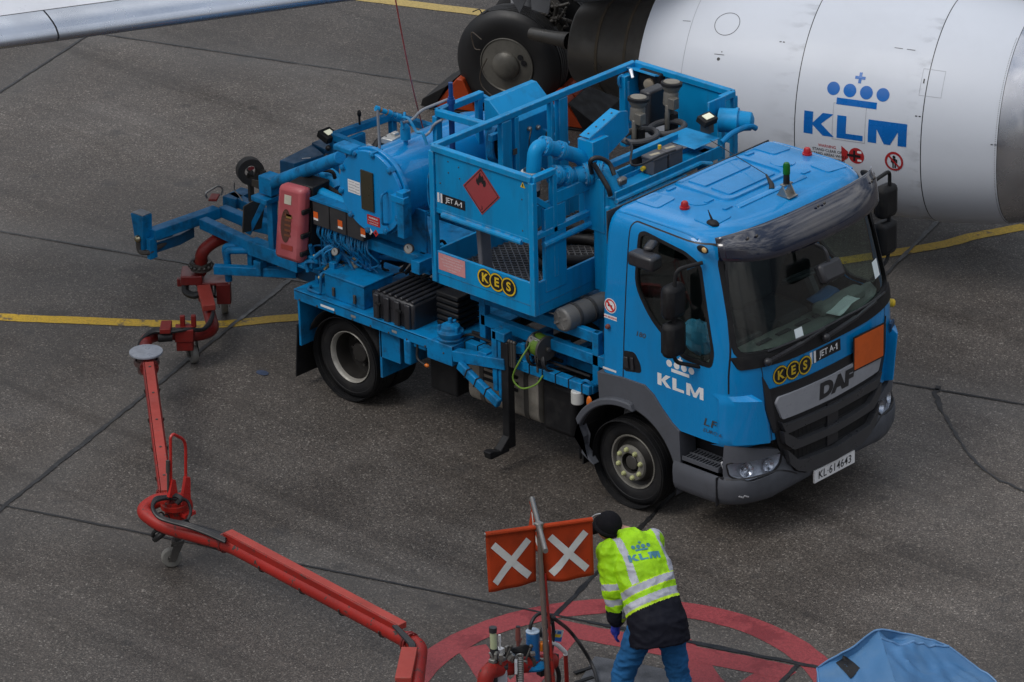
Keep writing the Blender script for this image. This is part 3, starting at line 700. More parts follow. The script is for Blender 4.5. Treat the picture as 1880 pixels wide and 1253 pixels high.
# smoked sun visor
m = MB(); rows = []
for j, (z, off) in enumerate([(2.430, .150), (2.465, .158), (2.53, .145), (2.59, .115), (2.645, .075), (2.682, .035), (2.700, .010)]):
    row = []
    for k in range(41):
        t = -1 + 2 * k / 40; y = t * 1.0; e_ = abs(t) ** 6
        zz = z + (.045 * t * t if j < 2 else .03 * t * t if j < 4 else 0) - (.035 * e_ if j > 3 else 0)
        row.append(V(front_x(y, min(zz, 2.50), .045) + off * (1 - .75 * e_), y, zz))
    rows.append(row)
m.grid(rows); visor = m.build('sun_visor', VISOR, truck, solid=.007, angle=60)
m = MB()
for y, z in ((-.80, 2.645), (-.72, 2.65), (-.76, 2.50), (-.66, 2.49), (.02, 2.68), (.10, 2.68), (.16, 2.47), (.25, 2.47), (.78, 2.645), (.86, 2.64), (.84, 2.50)):
    x = front_x(y, min(z, 2.50), .045) + interp([(2.43, .12), (2.53, .130), (2.6, .112), (2.65, .09), (2.7, .05)], z) * (1 - .75 * abs(y) ** 6); m.ball((x + .006, y, z), (.010, .014, .014), 10, 6)
m.build('visor_bolt', DSTEEL, visor)
# beacons, aerial, green beacon, marker lamps
for x, y, nm in ((.317, -.708, 'near'), (.32, .856, 'far')):
    z = roof_z(x, y); m = MB(); m.lathe([(0, 0), (0, .042), (.018, .042), (.02, .034), (.05, .030), (.062, .022), (.066, 0)], (x, y, z), (0, 0, 1), 20); m.build('beacon', REDL, cab)
z = roof_z(.74, .056)
gb = MB(); gb.prism([V(.70, 0, z), V(.82, 0, z), V(.76, 0, z + .10)], V(0, .012, 0)); gb.prism([V(.70, .10, z), V(.82, .10, z), V(.76, .10, z + .10)], V(0, .012, 0)); gb.box2((.70, 0, z + .0), (.84, .112, z + .01)); gb.box2((.735, 0, z + .096), (.785, .112, z + .106))
gbo = gb.build('beacon_bracket', STEEL, truck, bevel=.002)
m = MB(); m.lathe([(0, 0), (0, .028), (.085, .026), (.086, 0)], (.76, .056, z + .106), (0, 0, 1), 18); m.build('beacon_base', BLACK, gbo)
m = MB(); m.lathe([(0, 0), (0, .031), (.075, .030), (.095, .022), (.104, 0)], (.76, .056, z + .19), (0, 0, 1), 18); m.build('beacon_lens', GREENL, gbo)
m = MB(); b0 = V(.60, .06, roof_z(.6, .06)); m.tube([b0, b0 + V(-.02, .02, .03), b0 + V(-.10, .045, .09)], [.026, .022, .008], 10); m.tube([b0 + V(-.10, .045, .09), at(1304, 258, x=-.42)], .0035, 6); m.build('whip_aerial', CABLE, cab)
m = MB(); b0 = V(.68, -.78, roof_z(.68, -.78) - .01); m.ball(b0 + V(0, 0, .012), (.06, .045, .035), 14, 8); m.tube([b0 + V(0, 0, .03), b0 + V(-.05, 0, .12)], [.012, .003], 8); m.build('shark_fin_aerial', BLACK, cab)
for s in (-1, 1):
    m = MB(); m.ball((.80, s * 1.045, 2.555), (.062, .014, .034), 16, 10); ml = m.build('marker_lamp', BLACK, truck)
    m = MB(); m.ball((.825, s * 1.055, 2.557), (.026, .010, .024), 12, 8); m.build('lamp_lens', mat('amber_marker_glass', (.62, .40, .16), .2), ml)
# black cowl and wipers
cw = roundpoly([(-1.02, 1.66), (-.985, 1.555), (-.5, 1.530), (0, 1.525), (.5, 1.530), (.985, 1.555), (1.02, 1.66), (.96, 1.66), (.5, 1.622), (0, 1.616), (-.5, 1.622), (-.96, 1.66)], .02)
link('cowl', shell(-.02, .010, ('INTERSECT', pyz(cw))), BLACK, cab)
for y0, y1 in ((-.78, -.08), (-.10, .62)):
    m = MB(); p0 = V(front_x(y0, 1.60, .05), y0, 1.60); p1 = V(front_x(y1, 1.66, .035), y1, 1.665); mid = p0.lerp(p1, .55) + V(.035, 0, .015)
    m.bar(p0, mid, .035, .022); m.bar(mid, p1, .022, .016); m.ball(p0, .035, 12, 8)
    q = [V(front_x(y, 1.655 + .02 * math.sin(i), .012), y, 1.665) for i, y in enumerate([y0 + .05 + (y1 - y0) * k / 5 for k in range(7)])]
    m.tube(q, .010, 6); m.build('wiper', PLAS, cab)
# grille
GB = [(-.745, 1.335), (-.4, 1.318), (0, 1.312), (.4, 1.318), (.745, 1.335), (.72, 1.10), (.655, .82), (.585, .66), (.50, .53), (.36, .465), (0, .445), (-.36, .465), (-.50, .53), (-.585, .66), (-.655, .82), (-.72, 1.10)]
grille = link('grille', shell(-.01, .010, ('INTERSECT', pyz(roundpoly(GB, .03))), bottom=.30), INK, truck)
for s in (-1, 1):       # black horn that rises at the outer ends of the grille
    link('grille_corner', shell(-.01, .011, ('INTERSECT', pyz([(s * .74, 1.34), (s * .80, 1.46), (s * .775, 1.15), (s * .70, .93), (s * .66, .93)])), bottom=.30), PLAS, cab)
band_ = roundpoly([(-.665, 1.248), (0, 1.228), (.665, 1.248), (.695, 1.20), (.625, 1.035), (0, 1.015), (-.625, 1.035), (-.695, 1.20)], .02)
sb = link('silver_band', shell(.008, .030, ('INTERSECT', pyz(band_)), bottom=.30), SILV, grille)
SLATM = mat('grille_slat_plastic', (.040, .041, .045), .35, dirt=.25, dirt_col=(.07, .07, .07))
def slat(pts, th, off, name='slat', mt=SLATM):
    z0 = min(p[1] for p in pts) - .1
    link(name, shell(.006, off, ('INTERSECT', pyz(pts)), bottom=.30), mt, grille)
slat(roundpoly([(-.60, .985), (0, .962), (.60, .985), (.66, 1.03), (.60, .90), (.40, .905), (0, .895), (-.40, .905), (-.60, .90), (-.66, 1.03)], .02), 0, .050)
slat(roundpoly([(-.64, .94), (-.45, .80), (0, .775), (.45, .80), (.64, .94), (.62, .82), (.52, .735), (0, .71), (-.52, .735), (-.62, .82)], .02), 0, .060)
slat(roundpoly([(-.60, .76), (-.46, .615), (0, .575), (.46, .615), (.60, .76), (.57, .62), (.48, .53), (.35, .475), (0, .455), (-.35, .475), (-.48, .53), (-.57, .62)], .02), 0, .066)
for z in (.86, .66):
    m = MB()
    for y in [-.5 + .05 * k for k in range(21)]: m.box((front_x(y, z, .012), y, z), (.006, .052, .10))
    m.build('grille_mesh', BLACK, grille)
m = MB(); m.box2((1.288, -.07, .60), (1.312, .07, .98)); m.build('grille_post', PLAS, grille)
def fmap(y0, z0, off): return lambda x, y, h: V(front_x(y0 + x, z0 + y, off + h), y0 + x, z0 + y)
Flat().text('DAF', (0, 0), .185, 0, 0, bold=.012, sx=1.25, shear=.06).build('maker_name', PLAS, grille, fmap(.03, 1.128, .030))
# bumper (grey), loft-shaped
BT = [(-1.2, .885), (-1.03, .885), (-.90, .845), (-.66, .775), (-.585, .66), (-.50, .53), (-.36, .463), (0, .443), (.36, .463), (.50, .53), (.585, .66), (.66, .775), (.90, .845), (1.03, .885), (1.2, .885), (1.2, .60), (-1.2, .60)]
def bumper_loft(off):
    m = MB(); rows = []; e = 2 / EXN
    for z, o, in_ in ((.325, -.05, 0), (.335, -.015, 0), (.36, .010, 0), (.42, .030, 0), (.51, .036, 0), (.575, .032, 0), (.60, .018, 0), (.62, .016, 0), (.70, .02, 0), (.80, .014, 0), (.86, .010, 0), (.89, .006, 0)):
        w_ = 1.095 + o + off; f = 1.288 + o + off; x0 = f - DEP; row = []
        for k in range(7): row.append(V(.53 + (x0 - .53) * k / 7, -w_, z))
        for k in range(37):
            t = math.pi * k / 36; c, s = math.cos(t), math.sin(t); row.append(V(x0 + DEP * max(s, 0) ** e, -w_ * math.copysign(abs(c) ** e, c), z + .055 * max(0, 1 - abs(c) ** e / .62) ** .5 * max(0, (.55 - z) / .22)))
        for k in range(6, -1, -1): row.append(V(.53 + (x0 - .53) * k / 7, w_, z))
        rows.append(row)
    n = len(rows[0]); m.grid(rows, closed=True); m.f.append(list(range(n))); m.m.append(0); k = (len(rows) - 1) * n; m.f.append([k + i for i in range(n)]); m.m.append(0)
    return m
def bx(a, b): m = MB(); m.box2(a, b); return m
HL = [(-1.075, .735), (-.615, .735), (-.635, .64), (-.72, .575), (-.94, .555), (-1.06, .61)]
bt_top = MB(); bt_top.prism([V(.4, y, z) for y, z in [(-.66, .775), (-.585, .66), (-.50, .53), (-.36, .463), (0, .443), (.36, .463), (.50, .53), (.585, .66), (.66, .775), (.66, 1.1), (-.66, 1.1)]], V(1.4, 0, 0))
bt_s = MB(); bt_s.prism([V(.3, y, z) for y, z in [(-1.4, .888), (-1.03, .888), (-.90, .848), (-.655, .772), (-.655, 1.2), (-1.4, 1.2)]], V(1.4, 0, 0))
bt_s2 = MB(); bt_s2.prism([V(.3, y, z) for y, z in mir([(-1.4, .888), (-1.03, .888), (-.90, .848), (-.655, .772), (-.655, 1.2), (-1.4, 1.2)])], V(1.4, 0, 0))
hl1 = MB(); hl1.prism([V(.85, y, z) for y, z in roundpoly(HL, .03)], V(1, 0, 0)); hl2 = MB(); hl2.prism([V(.85, y, z) for y, z in roundpoly(mir(HL), .03)], V(1, 0, 0))
bme = boolean(raw(bumper_loft(0)), [('DIFFERENCE', raw(bt_top)), ('DIFFERENCE', raw(bt_s)), ('DIFFERENCE', raw(bt_s2)), ('DIFFERENCE', raw(hl1)), ('DIFFERENCE', raw(hl2)),
    ('DIFFERENCE', raw(bx((.45, -1.3, .605), (1.04, -.80, 1.2)))), ('DIFFERENCE', raw(bx((.45, .80, .605), (1.04, 1.3, 1.2)))), ('DIFFERENCE', raw(bx((.3, -.9, .2), (1.10, .9, 1.2)))) ])
bumper = link('bumper', bme, PLASG, truck, angle=40)
def bump_x(y, off, e=EXN, o=.02):
    w_ = 1.095 + o + off; f = 1.288 + o + off; k = min(abs(y) / w_, .9999); return f - DEP + DEP * (1 - k ** e) ** (1 / e)
for s in (-1, 1):
    hl = HL if s < 0 else mir(HL)
    pr = MB(); pr.prism([V(.85, y, z) for y, z in roundpoly(hl, .028)], V(1, 0, 0))
    lens = boolean(raw(bumper_loft(-.008)), [('DIFFERENCE', raw(bumper_loft(-.014))), ('INTERSECT', raw(pr))])
    cy = sum(p[0] for p in hl) / len(hl)
    m = MB(); rows = []
    pts = roundpoly(hl, .028); cz = .65
    a = [V(bump_x(y, -.02), y, z) for y, z in pts]; b_ = [V(bump_x(cy + (y - cy) * .92, -.042), cy + (y - cy) * .92, cz + (z - cz) * .90) for y, z in pts]
    m.grid([a + [a[0]], b_ + [b_[0]]]); m.add(b_, [tuple(range(len(b_)))])
    lampo = m.build('headlight', mat('lamp_housing', (.66, .67, .70), .25, metal=.25, dirt=.15), truck, angle=60)
    link('headlight_glass', lens, LENS, lampo)
    m = MB(); m.tube([V(bump_x(y, -.004), y, z) for y, z in pts], .008, 6, closed=True); m.build('headlight_bezel', BLACK, lampo)
    for yy, r_ in ((.93, .058), (.74, .05)):
        yy *= s; d = V(.8, .35 * s * (1 if yy * s > .85 else .6), .1).normalized(); c = V(bump_x(yy, -.026), yy, .648)
        m = MB(); m.lathe([(-.05, .012, 0), (-.04, r_ * .6, 0), (0, r_, 0), (.004, r_ * 1.08, 0), (-.002, r_ * 1.1, 0)], c, d, 20); m.ball(c - d * .03, .018, 10, 6); m.build('reflector', CHROME, lampo)
# shut lines of the bumper mouldings
def bz(y, z, off): # bumper skin, front part
    o = interp([(.325, -.05), (.335, -.015), (.36, .010), (.42, .030), (.51, .036), (.575, .032), (.60, .018), (.70, .02), (.80, .014)], z)
    return V(bump_x(y, off, o=o), y, z)
for s in (-1, 1):
    m = MB(); rows = []
    for k in range(25):
        y = -1.085 + .62 * k / 24; z0 = .592 - .10 * max(0, (k - 15) / 9) ** 1.5
        rows.append([bz(s * -y * -1 if s > 0 else y, z0 + .006, .002) if s < 0 else bz(-y, z0 + .006, .002), bz(y if s < 0 else -y, z0 - .006, .002)])
    m.grid(rows); m.build('bumper_gap', INK, bumper, flat=True)
    m = MB(); m.box2((1.000, s * 1.10, .345), (1.008, s * 1.132, .60)); m.build('bumper_gap', INK, bumper, flat=True)
m = MB()
for k in range(6): p = bz(-1.02 + .012 * k, .44 - .006 * (k % 3), .002); m.ball(p, (.010, .012, .008), 8, 5)
m.build('bumper_scuff', mat('scuffed_plastic', (.22, .22, .23), .7), bumper)
# number plate
npz = plane_map((1.338, .0, .388), (0, 1, 0), (.05, 0, 1))
m = MB(); m.box2((1.318, -.265, .330), (1.3365, .265, .446)); pl = m.build('number_plate', WHITE, truck, bevel=.003)
F = Flat().text('KL\u00b7614643', (0, -.002), .105, 0, 0, bold=.0005, sx=.90, spacing=1.06); F.build('plate_number', INK, pl, npz)
# corner deflectors
for s in (-1, 1):
    m = MB(); rows = []
    for z in (1.345, 1.325, 1.29, 1.24, 1.15, 1.05, .95, .895, .865):
        yi = interp([(.86, .80), (.95, .815), (1.15, .85), (1.29, .885), (1.35, .92)], z); top_ = 1 if 1.32 > z > .88 else 0; row = []
        for k in range(15):
            t = k / 14; y = 1.089 + (yi - 1.089) * t; row.append(V(front_x(y, z, .001 + top_ * (.012 + .062 * t ** 1.6)), s * y, z))
        row.append(V(front_x(yi - .012, z, .001 + top_ * .070), s * (yi - .012), z)); row.append(V(front_x(yi - .022, z, -.004), s * (yi - .022), z)); rows.append(row)
    m.grid(rows); m.build('corner_deflector', BLUE, truck, angle=32)
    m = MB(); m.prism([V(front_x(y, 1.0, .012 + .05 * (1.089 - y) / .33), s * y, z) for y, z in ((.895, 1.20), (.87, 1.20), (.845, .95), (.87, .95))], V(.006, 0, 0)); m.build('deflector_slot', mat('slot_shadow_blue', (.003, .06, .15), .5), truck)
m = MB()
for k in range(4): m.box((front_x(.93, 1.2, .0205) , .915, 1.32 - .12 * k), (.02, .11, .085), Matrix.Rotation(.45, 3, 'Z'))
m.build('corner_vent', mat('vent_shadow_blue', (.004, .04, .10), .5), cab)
# fenders, mudguards, steps
def arcp(r, a0, a1, n=18, c=(0, .395)): return [(c[0] + r * math.cos(R(a0 + (a1 - a0) * k / n)), c[1] + r * math.sin(R(a0 + (a1 - a0) * k / n))) for k in range(n + 1)]
for s in (-1, 1):
    P = [(-.315, 1.162), (-.05, 1.188), (.205, 1.192), (.305, 1.132), (.39, 1.040), (.505, .936), (.585, .888), (.60, .60), (.54, .285)] + arcp(.555, -11, 122)
    m = MB(); m.prism([V(x, s * 1.108, z) for x, z in P], V(0, -s * .20, 0)); fd = m.build('front_fender', PLASG, truck, bevel=.018, angle=30)
    P = [(-.335, .30), (-.475, .375), (-.455, .53)] + arcp(.605, 152, 78)[:-1] + arcp(.545, 78, 168)[:]
    m = MB(); m.prism([V(x, s * 1.155, z) for x, z in P], V(0, -s * .09, 0)); m.build('mudguard_lip', PLASG, fd, bevel=.012, angle=30)
    a, b_ = arcp(.545, 192, -14, 30), arcp(.53, 192, -14, 30)
    m = MB(); m.grid([[V(x, s * 1.10, z), V(x, s * .55, z)] for x, z in a]); m.build('mudguard', BLACK, fd, solid=.01, angle=60)
    m = MB(); m.box2((-.52, s * 1.09, .24), (-.505, s * .62, .75)); m.build('mud_flap', BLACK, fd)
    # step well
    m = MB(); m.box2((.56, s * .86, .58), (1.05, s * .80, .90)); m.box2((.56, s * 1.10, .585), (1.05, s * .80, .605)); m.build('step_well', PLAS, fd)
    m = MB()
    for k in range(11): m.bar((.635 + .034 * k, s * 1.10, .652), (.635 + .034 * k, s * .90, .652), .010, .03)
    for yy in (1.095, 1.0, .905): m.bar((.61, s * yy, .652), (1.0, s * yy, .652), .014, .034)
    m.build('step_tread', PLASG, fd)
m = MB(); m.ball((-.385, -1.135, .87), (.030, .016, .055), 14, 10); m.build('side_marker', AMBER, truck)
# door furniture
for s in (-1, 1):
    hp_ = roundpoly([(-.035, 1.435), (.09, 1.452), (.155, 1.36), (.165, 1.285), (-.03, 1.25)], .03)
    dh = link('door_handle', shell(-.02, .003, ('INTERSECT', pxz(hp_, s))), INK, truck)
    m = MB(); m.bar((.0, s * 1.102, 1.39), (.015, s * 1.102, 1.29), .045, .02, up=(0, 1, 0)); m.bar((.065, s * 1.10, 1.40), (.075, s * 1.10, 1.29), .03, .016, up=(0, 1, 0)); m.build('handle_lever', PLAS, dh, bevel=.006)
sidem = lambda x, z: (lambda a, b, h: V(x + a, -(1.09 - interp(LV, z + b)) - h, z + b))
wordmark(.108).build('airline_emblem', WHITE, cab, sidem(.590, 1.292))
wordmark(.108).build('airline_emblem', WHITE, cab, lambda a, b, h: V(.60 - a, 1.09 + h, 1.325 + b))
F = Flat().text('LF', (0, .03), .095, 0, 0, bold=.001, sx=1.45, shear=.2, spacing=1.1).text('EURO 6', (.03, -.045), .045, 0, 0, sx=1.3, shear=.2); F.build('model_letters', DSTEEL, cab, sidem(.90, 1.02))
Flat().text('180', (0, 0), .062, 0, 0, bold=.001, sx=1.2, shear=.2).build('model_letters', DSTEEL, cab, sidem(.155, 1.628))
F = Flat().disc((0, 0), .066, 0, 0).ring((0, 0), .058, .046, 1, 1); F.poly([(-.044, .03), (-.03, .044), (.044, -.03), (.03, -.044)], 1, 2); F.rect(-.028, -.008, .02, .008, 2, 1); F.text('NO SMOKING', (0, -.105), .022, 1, 1, bold=.0005); F.rect(-.07, -.122, .07, -.086, 0, 0)
F.build('no_smoking_sign', [WHITE, mat('sign_red', (.55, .03, .03), .5), INK], cab, sidem(-.175, 1.795))
m = MB(); m.lathe([(0, 0), (0, .022), (.015, .022), (.03, .014), (.03, 0)], (-.195, -1.09, 1.605), (0, -1, 0), 16); m.build('isolator_knob', mat('brown_knob', (.20, .05, .03), .4), cab)
Flat().rect(-.075, -.010, .075, .010).build('white_strip', WHITE, cab, sidem(-.19, 1.212))
# front signs
def kes(s): # three linked roundels
    F = Flat()
    for k, ch in enumerate('KES'):
        c = ((k - 1) * 1.72 * s, 0); F.disc(c, s * 1.05, 0, k * 3); F.ring(c, s * 1.0, s * .84, 1, k * 3 + 1); F.text(ch, (c[0], c[1] - s * .02), s * 1.35, 1, k * 3 + 1, bold=s * .045)
    return F
KESM = [INK, YELL]
kes(.080).build('operator_emblem', KESM, cab, fmap(-.475, 1.425, .0))
def jet(h):
    F = Flat(); F.rect(-1.55 * h, -.5 * h, 1.75 * h, .5 * h, 0, 0); F.rect(-2.0 * h, -.5 * h, -1.72 * h, .5 * h, 1, 0); F.rect(-1.60 * h, -.5 * h, -1.55 * h, .5 * h, 0, 0); F.rect(-1.55 * h, -.5 * h, -1.30 * h, .5 * h, 1, 1)
    vs, fs = text_geo('JET A-', .74 * h, .008 * h); F.add([(x + .12 * h, y) for x, y in vs], fs, 1, 1); x1 = max(v[0] for v in vs) + .26 * h
    F.add([(x1 + a * h, b * h) for a, b in ((0, -.27), (.13, -.27), (.13, .27), (.03, .27), (-.11, .15), (-.11, .03), (0, .11))], [(0, 1, 2, 3, 4, 5, 6)], 1, 1); return F
jet(.105).build('fuel_grade_sign', [INK, WHITE], cab, fmap(-.055, 1.452, .0))
m = MB(); m.box2((1.312, .255, 1.16), (1.318, .665, 1.475)); hz = m.build('hazard_placard', INK, truck)
m = MB(); m.box2((1.317, .270, 1.175), (1.321, .650, 1.460)); m.build('orange_panel', ORANGE, hz)
m = MB(); m.lathe([(0, 0), (0, .035), (.03, .035), (.045, .02), (.045, 0)], (front_x(1.0, 1.48, 0), 1.0, 1.48), (1, .6, 0), 16); m.build('warning_lamp', YELL, cab)
# mirrors
def mirror(c, d, name, mt=BLACK, par=None):
    m = MB(); m.box(c, d); return m.build(name, mt, par or cab, bevel=min(d) * .38, angle=60)
for s in (-1, 1):
    oy = 1.255 if s < 0 else 1.49
    m = MB(); m.tube(fillet([V(.80, s * 1.05, 2.44), V(.70, s * oy, 2.42), V(.69, s * (oy + .015), 2.28), V(.685, s * (oy + .015), 1.60), V(.80, s * 1.07, 1.52)], .06), .017, 8); ma = m.build('mirror_arm', BLACK, truck)
    for z, h in ((2.135, .30), (1.80, .31)):
        m = MB(); m.box((.665, s * oy, z), (.13, .215, h)); mo = m.build('mirror', BLACK, ma, bevel=.05, angle=60)
        m = MB(); m.box2((.598, s * (oy - .08), z - h * .40), (.597, s * (oy + .08), z + h * .40)); m.build('mirror_glass', CHROME, ma)
# kerb mirror over the passenger window, front mirror hanging on an arm
m = MB(); m.bar((.30, -1.07, 2.50), (.34, -1.20, 2.47), .09, .05); m.box((.345, -1.235, 2.40), (.27, .14, .12)); mo = m.build('kerb_mirror', PLAS, truck, bevel=.035, angle=60)
m = MB(); p0 = V(1.10, -.02, 2.36); m.tube(fillet([p0, p0 + V(.14, 0, -.02), p0 + V(.17, 0, -.12)], .05), .016, 8); mo = m.build('front_mirror', PLAS, truck)
m = MB(); m.box(p0 + V(.185, 0, -.20), (.09, .27, .17), Matrix.Rotation(-.5, 3, 'Y')); m.build('mirror_head', PLAS, mo, bevel=.03, angle=60)
# interior
m = MB(); rows = []
for k in range(25):
    y = -1.0 + 2.0 * k / 24; xf_ = front_x(y, 1.6, -.075); rows.append([V(.72, y, 1.25), V(.74, y, 1.50), V(min(.90, xf_ - .04), y, 1.60), V(xf_, y, 1.615), V(xf_, y, 1.25)])
m.grid(rows, closed=True); m.f += [[0, 1, 2, 3, 4], [len(m.v) - 5 + i for i in range(5)]]; m.m += [0, 0]; dash = m.build('dashboard', DASH, truck)
m = MB()
for y in (-.6, -.35, -.1, .12): m.box2((.98, y, 1.612), (1.02, y + .16, 1.622))
m.box2((.80, -.10, 1.52), (.84, .15, 1.60)); m.box2((.76, -.9, 1.54), (.80, -.3, 1.57)); m.build('air_vent', INT, dash)
m = MB(); m.box2((.92, .18, 1.60), (1.06, .75, 1.70)); m.build('instrument_hood', DASH, dash, bevel=.03)
m = MB(); c = V(.64, .47, 1.80); ax = V(-.5, 0, .86).normalized(); sd, u, d = frame_of(ax)
m.tube([c + (sd * math.cos(t * math.pi / 12) + u * math.sin(t * math.pi / 12)) * .22 for t in range(24)], .020, 8, closed=True)
for a in (0.3, 2.8, 4.7): m.bar(c, c + (sd * math.cos(a) + u * math.sin(a)) * .2, .03, .015)
m.bar(c, c - ax * .3, .06, .06); m.build('steering_wheel', PLASG, dash)
for y in (-.55, .48):
    m = MB(); m.box2((-.02, y - .25, 1.20), (.46, y + .25, 1.36)); m.box((-.03, y, 1.68), (.14, .48, .66), Matrix.Rotation(-.12, 3, 'Y')); m.box((-.08, y, 2.10), (.10, .26, .18)); m.build('seat', INT, cab, bevel=.04)
m = MB(); m.box2((-.24, -1.03, 1.16), (1.0, 1.03, 1.20)); m.build('cab_floor', INT, cab)
m = MB(); m.box2((-.255, -1.03, 1.2), (-.245, 1.03, 1.74)); m.box2((-.255, -1.03, 2.31), (-.245, 1.03, 2.6)); m.build('rear_lining', INT, cab)
rnd = random.Random(5)
def crumple(o, ux, uy, a, b, n, amp, seed):
    r_ = random.Random(seed); nn = Vector(ux).cross(Vector(uy)).normalized(); return [[Vector(o) + Vector(ux) * (a * i / n) + Vector(uy) * (b * j / n) + nn * r_.uniform(-amp, amp) for j in range(n + 1)] for i in range(n + 1)]
m = MB(); m.grid(crumple((1.00, .20, 1.635), (.75, .1, .06), (-.1, .9, .15), .26, .34, 5, .012, 2)); tag(m.build('paper_sheet', PAPER, None, solid=.004, angle=60), 'crumpled pale paper sheet lying on the dashboard behind the windscreen', 'paper')
m = MB(); m.grid(crumple((.84, .22, 1.70), (.9, 0, -.1), (0, .95, .12), .14, .30, 4, .008, 9)); tag(m.build('blue_folder', mat('folder_blue', (.03, .12, .30), .6), None, solid=.006), 'blue folder on the dashboard under the pale paper sheet', 'folder')
m = MB(); c0 = V(.66, -.93, 1.72); m.ball((.66, -.93, 1.70), (.17, .07, .15), 18, 12)
rr = random.Random(11)
for i, p in enumerate(m.v): m.v[i] = c0 + (p - c0) * (1 + rr.uniform(-.13, .13))
tag(m.build('plastic_bag', mat('blue_bag_film', (.05, .26, .46), .35, dirt=.2, dirt_col=(.25, .45, .6), scale=14), None, angle=20), 'crumpled light blue plastic bag seen through the cab side window', 'bag')
for y, z, a, b_ in ((-.34, 1.70, .095, .075), (.80, 1.86, .10, .14)):
    Flat().rect(-a / 2, -b_ / 2, a / 2, b_ / 2).build('windscreen_permit', PAPER, cab, fmap(y, z, -.013))

# ------------------------------------------------------------------ wheels
RIMF = mat('front_rim_paint', (.21, .20, .175), .42, metal=.25, dirt=.5, scale=9); RIMR = mat('rear_rim_paint', (.34, .325, .29), .42, metal=.25, dirt=.55, scale=7); RIMD = mat('rim_recess_shade', (.022, .020, .018), .5, metal=.2, dirt=.4)  # RIMD: dark colour that paints the shade inside the deep rim recesses
NUTC = mat('nut_cap_plastic', (.42, .43, .20), .5, dirt=.4, scale=30)
def wheel(x, y, side, front, name='wheel', rear_inner=False):
    """side -1: outer face towards -Y"""
    ax = V(0, side, 0); t = MB(); r = .395; W_ = .115
    t.lathe([(-W_ * 2, .245), (-W_ * 2, .30), (-W_ * 1.95, .355), (-W_ * 1.7, .385), (-W_ * 1.2, .392)] + [q for k in range(4) for q in ((-W_ * 1.1 + k * .05, .395), (-W_ * 1.1 + k * .05 + .036, .395), (-W_ * 1.1 + k * .05 + .038, .386), (-W_ * 1.1 + k * .05 + .048, .386))] +
            [(-W_ * .3 + .0, .392), (-.015, .382), (.004, .35), (.008, .33), (.004, .326), (.006, .30), (.002, .27), (-.012, .246), (-.03, .238)], V(x, y, .395), ax, 56)
    tyre = t.build(name, TYRE, truck, angle=40)
    m = MB()
    if front:
        m.lathe([(-.035, .236), (-.010, .243), (-.006, .240), (-.010, .228), (-.045, .218, 1), (-.06, .19, 1), (-.045, .172, 1), (.008, .160), (.028, .152), (.032, .142), (.032, .100), (.028, .092, 1), (-.03, .084, 1), (-.035, .06, 1), (-.03, 0)], V(x, y, .395), ax, 48)
    else:
        m.lathe([(-.03, .236), (-.004, .243), (.0, .239), (-.006, .230), (-.03, .222), (-.045, .216, 1), (-.10, .206, 1), (-.19, .20, 1), (-.20, .12, 1), (-.19, .10, 1), (-.13, .09, 1), (-.12, .08, 1), (-.115, .0, 1)], V(x, y, .395), ax, 48)
    rim = m.build('rim', [RIMF, RIMD] if front else [RIMR, RIMD], tyre, angle=40)
    if front:
        for k in range(8):
            m = MB(); a = 2 * math.pi * k / 8 + .25; c = V(x, y, .395) + V(math.cos(a), 0, math.sin(a)) * .125
            m.lathe([(.028, .022), (.050, .020), (.060, .012), (.062, 0)], c, ax, 10)
            m.build('nut_cap', NUTC, tyre)
        m = MB(); m.lathe([(-.03, .07), (.012, .062), (.016, .05), (.016, 0)], V(x, y, .395), ax, 28); m.build('hub', DSTEEL, tyre, bevel=.003)
    else:
        for k in range(8):
            m = MB(); a = 2 * math.pi * k / 8; c = V(x, y, .395) + V(math.cos(a), 0, math.sin(a)) * .135; m.lathe([(-.20, .016), (-.17, .014), (-.165, 0)], c, ax, 8)
            m.build('wheel_nut', DSTEEL, tyre)
    return tyre
for s in (-1, 1):
    wheel(0, s * 1.035, s, True)
    wheel(-3.313, s * 1.06, s, False)
    m = MB(); m.lathe([(-.23, .25), (-.23, .36), (-.19, .392), (-.03, .392), (0, .36), (.0, .25)], V(-3.313, s * .80, .395), (0, s, 0), 48); m.build('inner_tyre', TYRE, truck)
m = MB(); m.cyl((0, -.9, .395), (0, .9, .395), .07); m.cyl((-3.313, -.8, .395), (-3.313, .8, .395), .09); m.ball((-3.313, 0, .42), (.24, .20, .22)); m.build('axle', BLACK, truck)
# ------------------------------------------------------------------ chassis
m = MB()
for y in (-.42, .42): m.box2((-4.95, y - .035, .66), (.9, y + .035, .90))
for x in (-4.9, -4.2, -2.4, -1.6, -.6, .5): m.bar((x, -.42, .78), (x, .42, .78), .10, .16)
chassis = m.build('chassis_frame', DSTEEL, truck, bevel=.008)
m = MB(); m.box2((-.2, -.42, .55), (.85, .42, 1.12)); m.cyl((-.2, 0, .75), (-1.0, 0, .72), .22); m.box2((-1.4, -.35, .5), (-.9, .35, .7)); m.build('engine_block', BLACK, truck, bevel=.05)
